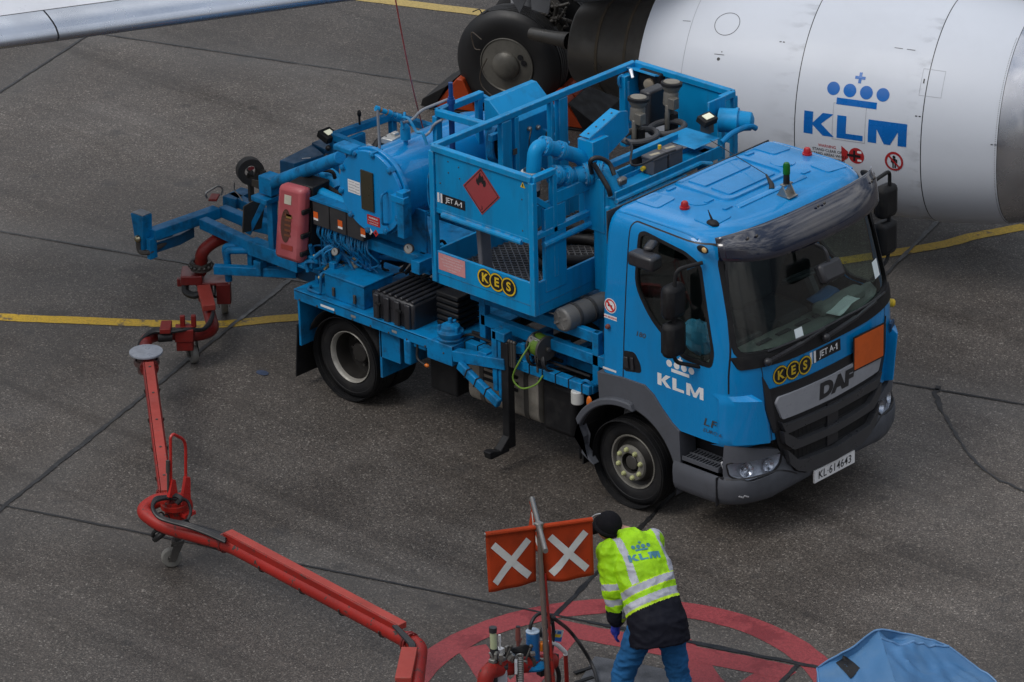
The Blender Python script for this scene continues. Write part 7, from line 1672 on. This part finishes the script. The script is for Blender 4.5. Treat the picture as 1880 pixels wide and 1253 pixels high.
SHM = V(2.375, -3.675, 1.395)
SHL, SHR = SHM - LT * .185, SHM + LT * .150 + FC * .05
NECK = V(2.275, -3.645, 1.475); HEAD = V(2.155, -3.725, 1.520)
ELL, WRL, HNL = V(2.375, -3.915, 1.12), V(2.395, -3.905, .88), V(2.375, -3.900, .79)
ELR, WRR, HNR = SHR + FC * .20 + V(0, 0, -.24), SHR + FC * .24 + V(-.02, -.10, -.48), SHR + FC * .24 + V(-.03, -.13, -.57)
HIL, HIR = PEL - LT * .10, PEL + LT * .10
KNL, ANL = V(2.535, -4.00, .50), V(2.60, -4.045, .09)
KNR, ANR = V(2.845, -3.715, .50), V(2.93, -3.70, .09)
SKIN = mat('skin', (.42, .22, .16), .5, dirt=.1, dirt_col=(.3, .1, .08)); CAPM = mat('black_cap_fabric', (.007, .007, .009), .9, spec=.1, dirt=.2, bump=.2, scale=40)
HV = mat('hi_vis_yellow', (.31, .60, .008), .6, dirt=.75, dirt_col=(.09, .17, .02), scale=4.0, bump=1.0, vary=.14, spec=.2)
NAVY = mat('navy_coat', (.006, .0065, .012), .75, spec=.15, dirt=.25, dirt_col=(.03, .03, .035), scale=6, bump=.5)
REFL = mat('reflective_tape', (.36, .37, .42), .45, dirt=.3, dirt_col=(.20, .21, .23), scale=16, bump=.15)
JEAN = mat('blue_denim', (.016, .095, .235), .85, spec=.15, dirt=.55, dirt_col=(.012, .030, .065), scale=5, bump=.6, vary=.25)
GLOVE = mat('blue_nitrile', (.02, .04, .34), .4); PIPG = mat('hi_vis_piping', (.50, .75, .01), .5)
def body(m):
    blob_loft(m, [(PEL - V(0, 0, .06), .15, .10, SHM - PEL), (PEL, .165, .115, SHM - PEL), (PEL.lerp(SHM, .4), .15, .10, SHM - PEL), (PEL.lerp(SHM, .8), .18, .11, SHM - PEL), (SHM, .15, .08, SHM - PEL)])
    caps(m, [SHM, NECK, HEAD.lerp(NECK, .5)], [.07, .06, .058])
    m.ball(HEAD, (.085, .085, .105)); caps(m, [HEAD + V(-.03, .02, -.03), HEAD + V(-.055, .03, -.075)], [.062, .045])
    for a, b, c, h in ((SHL, ELL, WRL, HNL), (SHR, ELR, WRR, HNR)): caps(m, [a, b, c, h], [.052, .042, .030, .026])
    for a, b, c in ((HIL, KNL, ANL), (HIR, KNR, ANR)): caps(m, [a, a.lerp(b, .5), b, b.lerp(c, .45), c], [.088, .075, .058, .055, .042]); caps(m, [c + V(0, 0, -.03), c + FC * .15 + V(0, 0, -.05)], [.042, .035])
    nose = HEAD + (V(-.8, .2, -.35)).normalized() * .095; caps(m, [nose + V(.01, 0, .03), nose], [.012, .016])
    m.ball(HEAD - LT * .083 + V(.015, .01, -.02), (.018, .012, .032)); m.ball(HEAD + LT * .083 + V(.015, .01, -.02), (.018, .012, .032))
bodyo = organic('body', body, .011, [SKIN], man)
# jeans
def jeans(m):
    blob_loft(m, [(PEL + V(.0, 0, -.12), .165, .13, V(0, 0, 1)), (PEL + V(0, 0, -.02), .185, .145, V(-.2, .1, 1)), (PEL + V(-.04, .02, .12), .17, .13, SHM - PEL)])
    for a, b, c, s in ((HIL, KNL, ANL, -1), (HIR, KNR, ANR, 1)):
        caps(m, [a, a.lerp(b, .3), a.lerp(b, .65), b, b.lerp(c, .3), b.lerp(c, .7), c + V(0, 0, .02)], [.112, .108, .094, .083, .080, .080, .086], 20)
def ridge(p, sx, sz): # elongated folds
    a = _noise.noise(V(p.x * sx, p.y * sx, p.z * sz)); b_ = _noise.noise(V(p.x * sx * 2.1 + 7, p.y * sx * 2.1, p.z * sz * 2.1)); return (1 - abs(a) * 2.2) * .62 + (1 - abs(b_) * 2.2) * .38
organic('jeans', jeans, .009, [JEAN], man, 3, disp=lambda p, n: (ridge(p, 7, 13) - .3) * .015 * (1.25 - .6 * min(1, abs(p.z - .5) / .4)) + _noise.noise(p * 22) * .003)
def shoes(m):
    for c in (ANL, ANR): caps(m, [c + V(0, 0, -.045) - FC * .04, c + V(0, 0, -.05) + FC * .12, c + V(0, 0, -.058) + FC * .17], [.045, .042, .032]); caps(m, [c + V(0, 0, -.05), c + V(0, 0, .06)], [.05, .055])
organic('shoes', shoes, .01, [mat('black_boot', (.012, .012, .012), .5)], man)
# jacket: spine from hem to collar
SP = [PEL + V(.055, -.02, -.13), PEL + V(.02, 0, .03), PEL.lerp(SHM, .35) + V(.02, 0, .02), PEL.lerp(SHM, .72) + V(.012, 0, .02), SHM + V(0, 0, .0), NECK + V(.02, 0, 0)]
cum = [0]
for a, b in zip(SP, SP[1:]): cum.append(cum[-1] + (b - a).length)
def spine(p):
    best = (9, 0, None)
    for i in range(len(SP) - 1):
        d_ = SP[i + 1] - SP[i]; t = max(0, min(1, (p - SP[i]).dot(d_) / d_.length_squared)); q = SP[i] + d_ * t; e = (p - q).length
        if e < best[0]: best = (e, cum[i] + d_.length * t, q)
    return best
def arm_par(p, A, B, Cc):
    l1 = (B - A).length; best = (9, 0)
    for o_, a, b in ((0, A, B), (l1, B, Cc)):
        d_ = b - a; t = max(0, min(1, (p - a).dot(d_) / d_.length_squared)); e = (p - a - d_ * t).length
        if e < best[0]: best = (e, o_ + d_.length * t)
    return best
TOT = cum[-1]
def jacket(m):
    dr = lambda i: (SP[min(i + 1, 5)] - SP[max(i - 1, 0)])
    blob_loft(m, [(SP[0], .235, .185, V(-.25, .1, 1)), (SP[1], .225, .175, V(-.35, .15, 1)), (SP[2], .205, .160, dr(2)), (SP[3], .225, .158, dr(3)), (SP[4] - V(.0, 0, 0), .205, .125, dr(4)), (SHM.lerp(NECK, .45) + V(.02, 0, .02), .13, .095, dr(4)), (SP[5], .088, .085, V(-.6, .1, .6)), (SP[5] + V(-.030, -.012, .024), .082, .080, V(-.6, .1, .6))])
    for a, b, c, s in ((SHL, ELL, WRL, -1), (SHR, ELR, WRR, 1)):
        caps(m, [a - LT * s * .04, a + LT * s * .012, a.lerp(b, .5) + LT * s * .012, b, b.lerp(c, .5), c + (b - c) * .05], [.095, .098, .088, .080, .072, .066], 20)
T_HEM = cum[1] + (cum[2] - cum[1]) * .62
def jm(c, n):
    c = V(c)
    eL, tL = arm_par(c, SHL, ELL, WRL); eR, tR = arm_par(c, SHR, ELR, WRR); e, t, q = spine(c)
    for e_, t_, s in ((eL, tL, -1), (eR, tR, 1)):
        if e_ < .108 and (c - SHM).dot(LT) * s > .20 - .1 * min(t_, .3):
            if t_ > .44: return 1
            if .235 < t_ < .285 or .335 < t_ < .385: return 2
            if .230 < t_ < .29 or .330 < t_ < .39: return 3
            return 0
    lat = (c - q).dot(LT); tt = t - .13 * lat + .012
    if tt < T_HEM: return 1
    if tt < T_HEM + .022: return 3
    if tt < T_HEM + .080: return 2
    if T_HEM + .128 < tt < T_HEM + .186: return 2
    if T_HEM + .120 < tt < T_HEM + .194: return 3
    if tt >= T_HEM + .186 and (-.150 < lat < -.100 or lat > .172): return 2
    return 0
jk = organic('jacket', jacket, .0085, [HV, NAVY, REFL, PIPG], man, 3, jm, disp=lambda p, n: (ridge(V(p.x + p.z * .5, p.y, p.z), 7, 9) - .3) * (.019 if spine(p)[1] > T_HEM else .011) + _noise.noise(p * 26) * .0025)
# wordmark on the back, laid on the cloth
bvh = BVHTree.FromPolygons([v.co + WL[jk.name] for v in jk.data.vertices], [tuple(p.vertices) for p in jk.data.polygons])
sp_d = (SHM - PEL).normalized(); nb = sp_d.cross(LT).normalized(); nb = nb if nb.dot(FC) < 0 else -nb
bc_ = PEL.lerp(SHM, .83)
def back_map(x, y, h):
    o_ = bc_ + LT * (x + .012) + sp_d * y + nb * .5; hit = bvh.ray_cast(o_, -nb); p = hit[0] if hit[0] is not None else o_ - nb * .35
    return p + nb * (.003 + h)
fine(wordmark(.054), 0).build('airline_emblem', mat('print_blue', (.05, .20, .27), .6), man, back_map)
# cap with a pale seam, glove with five fingers
def cap_(m):
    d_ = V(-.75, .1, -.28).normalized(); m.ball(HEAD + V(.012, .0, .028), (.105, .102, .108), 22, 14); caps(m, [HEAD + V(-.07, -.02, .0), HEAD + V(-.125, -.03, -.055)], [.055, .035])
organic('cap', cap_, .009, [CAPM], man, 4)
m = MB(); c = HEAD + V(.0, 0, .012); ax = V(.45, .0, 1).normalized(); sd, u, d = frame_of(ax); m.tube([c + (sd * math.cos(t * math.pi / 14) + u * math.sin(t * math.pi / 14)) * .098 for t in range(28)], .020, 8, closed=True); m.build('cap_brim', CAPM, man)
m = MB(); c = HEAD + V(.012, 0, .028); m.tube([c + V(-.100 * math.cos(t) * .92 - .012, -.108 * abs(math.cos(t)) ** .5 * .55 - .05, .112 * math.sin(t)) for t in [R(-35 + 10 * k) for k in range(13)]], .004, 6); m.build('cap_piping', mat('pale_piping', (.35, .36, .38), .6), man)
def glove(m, W, H, s):
    ax = (H - W).normalized(); sd2 = FC; th = ax.cross(sd2).normalized()
    caps(m, [W + V(0, 0, .03), W, H], [.034, .034, .036])
    m.ball(H + ax * .01, (.042, .03, .045))
    for k, (o_, ln) in enumerate(((-.032, .075), (-.011, .088), (.011, .082), (.031, .066))):
        b = H + sd2 * o_ + ax * .035; caps(m, [b, b + ax * ln * .5 + th * s * .008, b + ax * ln * .85 + th * s * .030], [.0105, .0098, .0085], 10)
    b = H + sd2 * .035 - ax * .005; caps(m, [b, b + sd2 * .028 + ax * .030, b + sd2 * .030 + ax * .06 + th * s * .015], [.0125, .0112, .0095], 10)
for W, H, s in ((WRL, HNL, 1), (WRR, HNR, -1)): organic('glove', lambda m: glove(m, W, H, s), .0048, [GLOVE], man, 2)

# ------------------------------------------------------------------ hydrant coupler with its flag mast
cp = thing('hydrant_coupler', 'red pit coupler with blue canister, spring and hoses standing on the hydrant', 'hydrant coupler', (1.9, -4.3, 0))
XP = 1.95
def cx(u, v, dx=0): return at(u, v, x=XP + dx)
base = cx(965, 1300)
m = MB(); m.tube([cx(900, 1230), cx(1015, 1214)], .062, 24); m.tube(fillet([cx(912, 1229), cx(893, 1234), cx(888, 1275), cx(888, 1330)], .12), .062, 22); m.cyl(V(base.x, base.y, .01), V(base.x, base.y, .30), .16, seg=28); m.cyl(V(base.x, base.y, .01), V(base.x, base.y, .05), .22, seg=28)
cb = m.build('coupler_body', REDP, cp)
d = (cx(1015, 1212) - cx(893, 1228)).normalized()
for t in (.36, .62): m = MB(); p_ = cx(893, 1228).lerp(cx(1015, 1212), t); m.cyl(p_ - d * .012, p_ + d * .012, .074, seg=24); m.build('pipe_clamp', DSTEEL, cb)
m = MB(); p_ = cx(939, 1214) + V(.085, -.04, 0); m.box(p_, (.02, .06, .10), Matrix.Rotation(.7, 3, 'Z')); m.build('white_paint_patch', WHITE, cb)
m = MB(); m.tube([cx(978, 1160), cx(979, 1212)], .052, 24); cn = m.build('blue_canister', mat('canister_blue', (.012, .12, .32), .35, dirt=.3, chips=(.15, .15, .15), chip_amt=.7), cp, bevel=.006)
m = MB(); m.lathe([(0, .052), (.006, .054), (.012, .046), (.012, 0)], cx(978, 1160), (0, 0, 1), 24); m.build('canister_rim', mat('canister_rim', (.32, .40, .50), .4), cn)
m = MB(); m.lathe([(0, .11), (.02, .12), (.04, .11), (.045, .06), (.05, 0)], cx(979, 1218) + V(0, 0, -.02), (0, 0, 1), 28); m.build('blue_flange', BLUED, cp)
m = MB(); m.box(cx(920, 1262), (.10, .10, .34), Matrix.Rotation(.75, 3, 'Z')); m.cyl(cx(918, 1205), cx(919, 1225), .018, seg=12); ab = m.build('actuator_box', mat('pale_casting', (.38, .39, .42), .45, dirt=.35), cp, bevel=.012)
m = MB(); m.box(cx(920, 1232) + V(.0, 0, .05), (.11, .11, .03), Matrix.Rotation(.75, 3, 'Z')); m.build('actuator_cap', PLAS, ab, bevel=.006)
m = MB(); a, b_ = cx(954, 1203, .08), cx(955, 1275, .08); m.tube([a.lerp(b_, k / 220) + V(.026 * math.cos(k * .62), .026 * math.sin(k * .62), 0) for k in range(221)], .006, 6); m.build('steel_spring', STEEL, cp)
m = MB(); m.cyl(cx(951, 1152), cx(951, 1176), .020, seg=14); m.cyl(cx(951, 1176), cx(952, 1205), .013, seg=10); m.tube([cx(950, 1190), cx(958, 1172)], .007, 6); m.build('rusty_pipe', mat('rusty_pipe', (.16, .05, .04), .5, dirt=.5), cp)
m = MB(); m.cyl(cx(951, 1150.5), cx(951, 1152), .018, seg=14); m.build('pipe_mouth', INK, cp)
m = MB(); m.cyl(cx(905, 1160), cx(907, 1206), .026, seg=14); sg = m.build('sight_glass', mat('sight_glass_green', (.42, .46, .28), .25, dirt=.2), cp)
m = MB(); m.cyl(cx(905, 1152), cx(905, 1161), .030, seg=14); m.cyl(cx(907, 1190), cx(907, 1216), .032, seg=14); m.cyl(cx(908, 1214), cx(909, 1270), .022, seg=12); m.build('sight_glass_cap', PLAS, sg)
m = MB(); m.cyl(cx(917, 1166), cx(917.5, 1178), .010, seg=8); m.cyl(cx(917.5, 1178), cx(918, 1210), .008, seg=8); m.box(cx(918, 1196), (.05, .05, .05)); m.build('white_pin', WHITE, cp)
m = MB()
rnd = random.Random(6)
for k in range(7): m.tube(spline([cx(922, 1194 + 2 * k), cx(945, 1190 + 2 * k + rnd.uniform(-2, 2)), cx(965, 1186 + 3 * k, .03), cx(985, 1196 + 2 * k)], 6), .010, 7)
m.tube(spline([cx(973, 1156), cx(976, 1143), cx(984, 1131), cx(996, 1126), cx(1008, 1131), cx(1014, 1142), cx(1016, 1165), cx(1012, 1200)], 7), .014, 8)
m.tube(spline([cx(992, 1170), cx(998, 1155), cx(1010, 1140), cx(1018, 1135)], 6), .022, 8); m.tube(spline([cx(1014, 1205), cx(1020, 1220), cx(1026, 1240), cx(1024, 1262)], 6), .018, 8)
for k in range(6): m.box(cx(rnd.uniform(985, 1022), rnd.uniform(1195, 1240)), (.06, .06, .07), Matrix.Rotation(rnd.uniform(0, 2), 3, 'Z'))
m.build('coupler_hoses', CABLE, cp)
m = MB(); m.box(cx(995, 1187, .05), (.045, .045, .07)); m.build('orange_block', mat('orange_block', (.75, .20, .01), .4), cp, bevel=.006)
m = MB(); hpt = [cx(1008, 1180), cx(1022, 1183), cx(1038, 1198), cx(1040, 1235), cx(1043, 1310)]; m.tube(fillet(hpt[2:], .05), .017, 10); m.tube([cx(1006, 1180), cx(1010, 1300)], .026, 10); ch = m.build('carry_handle', REDP, cp)
m = MB(); m.tube(fillet(hpt[:3] + [hpt[2].lerp(hpt[3], .12)], .05), .018, 10); m.build('white_grip', WHITE, ch)
pc0 = cx(1022, 1167); tgm = plane_map(pc0, (.60, .70, -.15), (.15, .2, 1))
Flat().rect(-.045, -.05, .045, .05, 0).rect(-.045, -.05, .045, -.012, 1, 1).rect(-.03, -.014, .03, .012, 2, 2).rect(-.030, .015, -.012, .04, 1, 1).rect(.0, .015, .03, .038, 1, 1).build('instruction_tag', [mat('tag_pale', (.45, .50, .52), .5), KB, YELL], cp, tgm)
# hose lying from the coupler across the hatch
m = MB(); m.tube(spline([cx(1008, 1131), cx(1024, 1141), at(1045, 1158, z=.40), at(1066, 1185, z=.25), at(1083, 1213, z=.10), at(1094, 1240, z=.03), at(1099, 1270, z=.03)], 8), .015, 8); m.build('lead_hose', CABLE, cp)
# ------------------------------------------------------------------ flag mast
ZF = 1.72
tp = at(989, 968, z=ZF); ft_ = at(1007, 1270, x=tp.x + .06)
mast = thing('flag_mast', 'tall pipe mast carrying orange flags with white crosses above the coupler', 'flag mast', (ft_.x, ft_.y, .25))
GP = mat('rusty_galvanised_pipe', (.24, .20, .17), .35, metal=.6, dirt=.6, dirt_col=(.14, .035, .02), scale=6)
m = MB(); m.tube([ft_ + V(0, 0, -.05), ft_.lerp(tp, .4), tp], [.024, .021, .018], 14); m.build('pole', GP, mast)
m = MB(); m.tube([ft_ + V(.035, .03, -.05), ft_.lerp(tp, .72) + V(.02, .02, 0)], [.016, .008], 8); m.build('red_stay', REDP, mast)
d1 = (at(1087, 957, z=ZF) - at(887, 985, z=ZF)); d2 = (at(1001, 1027, z=ZF) - at(974, 924, z=ZF)); l1, l2 = d1.length, d2.length; d1.normalize(); d2.normalize()
l2 = .88
m = MB(); m.tube([tp - d1 * l1 / 2, tp + d1 * l1 / 2], .014, 12); m.tube([tp - d2 * l2 * .5 + V(0, 0, .02), tp + d2 * l2 * .5 + V(0, 0, .02)], .020, 14); m.build('cross_tube', STEEL, mast)
m = MB(); m.box(tp + V(0, 0, .005), (.06, .06, .07)); m.build('tube_clamp', STEEL, mast, bevel=.01)
FLAG = mat('orange_red_flag_cloth', (.33, .036, .008), .75, spec=.15, dirt=.75, dirt_col=(.09, .022, .010), scale=3.2, bump=.25, vary=.2, chips=(.05, .02, .012), chip_amt=.68)
TAPE = mat('white_cross_tape', (.56, .56, .53), .5, dirt=.4, dirt_col=(.30, .30, .29), scale=12)
def flag(o_, d_, wd, ht, sgn, seed):
    rr_ = random.Random(seed); nn = V(d_.y, -d_.x, 0); nn = nn if nn.dot(CAM_LOC - o_) > 0 else -nn; n = 14; ph = rr_.uniform(0, 6)
    def P(a, b, h=0): # a along the bar 0..1, b down 0..1
        sw = .028 * b * math.sin(a * 4.2 + ph) + .012 * b * math.sin(a * 9 + 2 * ph) + .02 * b * b
        return o_ + d_ * (wd * a) + V(0, 0, -ht * b - .018 * a * (1 - a) * b) + nn * (sw + h)
    m = MB(); m.grid([[P(i / n, j / n) for j in range(n + 1)] for i in range(n + 1)]); fo = m.build('flag', FLAG, mast, solid=.003, angle=80)
    for k, s in enumerate((1, -1)):
        m = MB()
        hw = .058
        for i in range(12):
            q = []
            for t in (i / 12, (i + 1) / 12):
                a0, b0 = .14 + .72 * t, (.20 + .66 * t) if s > 0 else (.86 - .66 * t); q.append([P(a0 - hw * .85, b0 + s * hw * .75, .004 + .001 * k), P(a0 + hw * .85, b0 - s * hw * .75, .004 + .001 * k)])
            m.grid(q)
        m.build('cross_tape', TAPE, fo, angle=80)
    m = MB(); m.tube([P(.0, -.0), P(1, 0)], .020, 10); m.build('hem', FLAG, fo)
h1 = l1 / 2
flag(tp - d1 * (h1 - .01), d1, h1 - .035, .46, 1, 1); flag(tp + d1 * .03, d1, h1 - .035, .455, 1, 2)
flag(tp - d2 * .43, d2, .33, .30, 1, 3)
# ------------------------------------------------------------------ wheel chocks by the main gear
CHO = mat('orange_chock_paint', (.34, .045, .010), .55, spec=.25, dirt=.5, dirt_col=(.12, .02, .01), scale=5)
ck0 = thing('wheel_chock', 'ribbed orange chock wedged in front of the main wheel beneath the exhaust nozzle', 'wheel chock', HB + AX * .60 + V(0, 0, -HB.z), 'chocks at the main wheel')
c0 = HB + AX * .60; c0.z = 0
m = MB()
for k in range(3):
    y0 = -.12 + .25 * k; o_ = c0 + AL * y0
    m.prism([o_ + AX * -.20 + V(0, 0, .02), o_ + AX * .30 + V(0, 0, .02), o_ + AX * .26 + V(0, 0, .06), o_ + AX * .02 + V(0, 0, .36), o_ + AX * -.05 + V(0, 0, .36)], AL * .23)
m.build('wedge', CHO, ck0, bevel=.012)
m = MB(); m.box(c0 + AL * .25 + AX * .05 + V(0, 0, .012), (.56, .80, .018), Matrix.Rotation(PSI, 3, 'Z')); m.prism([c0 + AL * -.12 + AX * .27 + V(0, 0, .02), c0 + AL * -.12 + AX * .42 + V(0, 0, .02), c0 + AL * -.12 + AX * .40 + V(0, 0, .10), c0 + AL * -.12 + AX * .12 + V(0, 0, .28)], AL * .75); m.build('base', BLACK, ck0, bevel=.006)
def dup(root, loc, rz, label):
    r = root.copy(); C.objects.link(r); r.location = loc; r.rotation_euler = (0, 0, rz); r['label'] = label
    for ch in list(root.children):
        c = ch.copy(); C.objects.link(c); c.parent = r
        for g_ in ch.children: e = g_.copy(); C.objects.link(e); e.parent = c
    return r
# copies turn about the chock's own foot point
b1 = HB - AX * .52; b1.z = 0
dup(ck0, b1 + AL * .55, math.pi, 'ribbed orange chock behind the main wheel, half hidden by the blue guard frame')
# ------------------------------------------------------------------ red bonding cable running up towards the aircraft
a, b_ = V(at(778, 244, x=-2.45)), at(724, -12, x=-3.4)
b_ = at(724, -12, z=4.6); a = at(779, 244, z=1.9)
m = MB(); m.tube([a.lerp(b_, k / 20) + V(.0, .0, -.10 * math.sin(math.pi * k / 20)) for k in range(21)], .006, 6)
tag(m.build('bonding_cable', mat('red_cable', (.62, .07, .03), .5), None), 'thin red bonding cable rising out of the truck past the filter vessel', 'cable')
# ------------------------------------------------------------------ covered cart at the lower right
TARP = mat('blue_tarpaulin', (.045, .145, .30), .55, dirt=.6, dirt_col=(.11, .19, .28), scale=3.5, bump=.35, vary=.14)
cart = thing('covered_cart', 'equipment cart hidden under a faded blue tarpaulin beside the red ring', 'covered cart', (4.75, -3.3, 0))
A0_ = at(1612, 1158, z=1.32); A1_ = at(1738, 1188, z=1.18)
E = [at(1497, 1232, z=1.0), at(1490, 1330, z=.75), at(1700, 1420, z=.75), at(1900, 1330, z=.75), at(1828, 1253, z=.95), at(1745, 1190, z=1.16)]
import itertools
def tarp_surface():
    m = MB(); rnd = random.Random(12)
    apex = A0_.lerp(A1_, .0)
    ring1 = [at(1500, 1228, z=1.02), at(1560, 1190, z=1.20), at(1612, 1157, z=1.34), at(1660, 1164, z=1.28), at(1712, 1178, z=1.22), at(1742, 1190, z=1.17), at(1790, 1226, z=1.05), at(1830, 1256, z=.98), at(1850, 1300, z=.95), at(1760, 1400, z=.98), at(1640, 1390, z=1.0), at(1520, 1330, z=1.0)]
    return ring1
ring1 = tarp_surface(); n = len(ring1); cen = (A0_ + at(1700, 1270, z=1.1)) / 2
S = []
rs = spline(ring1 + [ring1[0]], 8)[:-1]; nn_ = len(rs); rnd = random.Random(13)
ridge0, ridge1 = A0_ + V(0, 0, .02), at(1655, 1290, z=1.16)
def wr(p): # cloth folds: smooth noise in world space
    from mathutils import noise
    return V(0, 0, 1) * (noise.noise(p * 3.4) * .05 + (1 - abs(noise.noise(V(p.x * 4, p.y * 7, 0))) * 3) * .030 + (1 - abs(noise.noise(V(p.x * 11, p.y * 8, 3))) * 3) * .014)
rows = []
NR = 30
for j in range(NR):
    t = j / (NR - 1); row = []
    for i, p in enumerate(rs):
        c_ = ridge0.lerp(ridge1, max(0, min(1, (p - ridge0).dot(ridge1 - ridge0) / (ridge1 - ridge0).length_squared)))
        q = c_.lerp(p, t); q.z = c_.z + (p.z - c_.z) * t - .045 * math.sin(math.pi * t) ; row.append(q + wr(q) * (.3 + .7 * math.sin(math.pi * t)))
    rows.append(row)
cc = sum(rs, V(0, 0, 0)) / nn_
for j in range(1, 9):
    t = j / 8; row = []
    for i, p in enumerate(rs):
        o_ = (p - cc); o_.z = 0; o_.normalize(); f_ = .05 * math.sin(i * .9) * t + .03 * math.sin(i * 2.3) * t; row.append(V(p.x, p.y, p.z * (1 - t) + .18 * t) + o_ * (.03 * t + f_) + V(0, 0, 0))
    rows.append(row)
m = MB(); m.grid(rows, closed=True); m.build('tarpaulin', TARP, cart, angle=65)
m = MB()
for i0 in (16, 40): m.tube([rows[j][i0] + V(0, 0, .004) for j in range(NR)], .009, 6)
m.tube([p + V(0, 0, .0) for p in rows[NR - 1]], .007, 6, closed=True); m.build('tarpaulin_seam', mat('seam_blue', (.10, .22, .40), .5, dirt=.3), cart)
for i0 in (4, 12, 20, 28, 36, 44, 52, 60):
    p = rows[NR][i0 % nn_]; o_ = (p - cc); o_.z = 0; o_.normalize(); m = MB(); m.tube([p + o_ * .03 + V(0, 0, .018 * math.sin(t * math.pi / 6)) + V(-o_.y, o_.x, 0) * .018 * math.cos(t * math.pi / 6) for t in range(12)], .005, 6, closed=True); m.build('eyelet', STEEL, cart)
from mathutils import noise as _n
q = [at(u, v, z=1.10) for u, v in ((1534, 1217), (1557, 1210), (1586, 1236), (1562, 1247))]
bv = BVHTree.FromPolygons([p for r_ in rows for p in r_], [(i * nn_ + k, i * nn_ + (k + 1) % nn_, (i + 1) * nn_ + (k + 1) % nn_, (i + 1) * nn_ + k) for i in range(len(rows) - 1) for k in range(nn_)])
m = MB(); G = []
for i in range(7):
    r_ = []
    for j in range(7):
        p = q[0].lerp(q[1], i / 6).lerp(q[3].lerp(q[2], i / 6), j / 6); d_ = (p - CAM_LOC).normalized(); nrm = (p - cen); up3 = V(-.3, -.5, .9).normalized(); h_ = bv.ray_cast(p + up3 * .6, -up3); r_.append((h_[0] if h_[0] is not None else p) + up3 * .006)
    G.append(r_)
m.grid(G); m.build('black_patch', BLACK, cart)
m = MB()
m.box2((4.2, -3.9, .25), (5.2, -3.0, .80)); 
for x, y in ((4.35, -3.75), (5.05, -3.75), (4.35, -3.1), (5.05, -3.1)): m.cyl((x - .03, y, .12), (x + .03, y, .12), .12, seg=20)
m.build('cart_frame', DSTEEL, cart)
# litter: a flattened blue scrap and pale patches on the concrete
p = at(482, 686, z=0); m = MB(); m.prism([p + V(math.cos(t) * .07, math.sin(t) * .045, .005) for t in [k * .785 for k in range(8)]], V(0, 0, .004)); tag(m.build('scrap', mat('scrap_blue', (.03, .05, .10), .6), None), 'small flattened dark blue scrap lying on the tarmac left of the rear wheel', 'litter')

# metal clutter on the coupler: valves, levers, fittings
m = MB(); rnd = random.Random(44)
for k in range(16):
    m = MB(); p_ = cx(rnd.uniform(902, 1018), rnd.uniform(1190, 1222), rnd.uniform(.02, .10)); q = rnd.random()
    if q < .5: m.cyl(p_, p_ + V(rnd.uniform(-.04, .04), rnd.uniform(-.04, .04), rnd.uniform(.03, .09)), rnd.uniform(.008, .022), seg=8)
    else: m.box(p_, (rnd.uniform(.02, .05), rnd.uniform(.02, .05), rnd.uniform(.02, .06)), Matrix.Rotation(rnd.uniform(0, 2), 3, 'Z'))
    m.build('metal_fitting', STEEL, cp, bevel=.003)
m = MB()
for u in (928, 965, 1000): m.bar(cx(u, 1212, .09), cx(u + 10, 1188, .10), .014, .010); m.ball(cx(u + 10, 1187, .10), .016, 8, 6)
m.build('valve_lever', DSTEEL, cp)
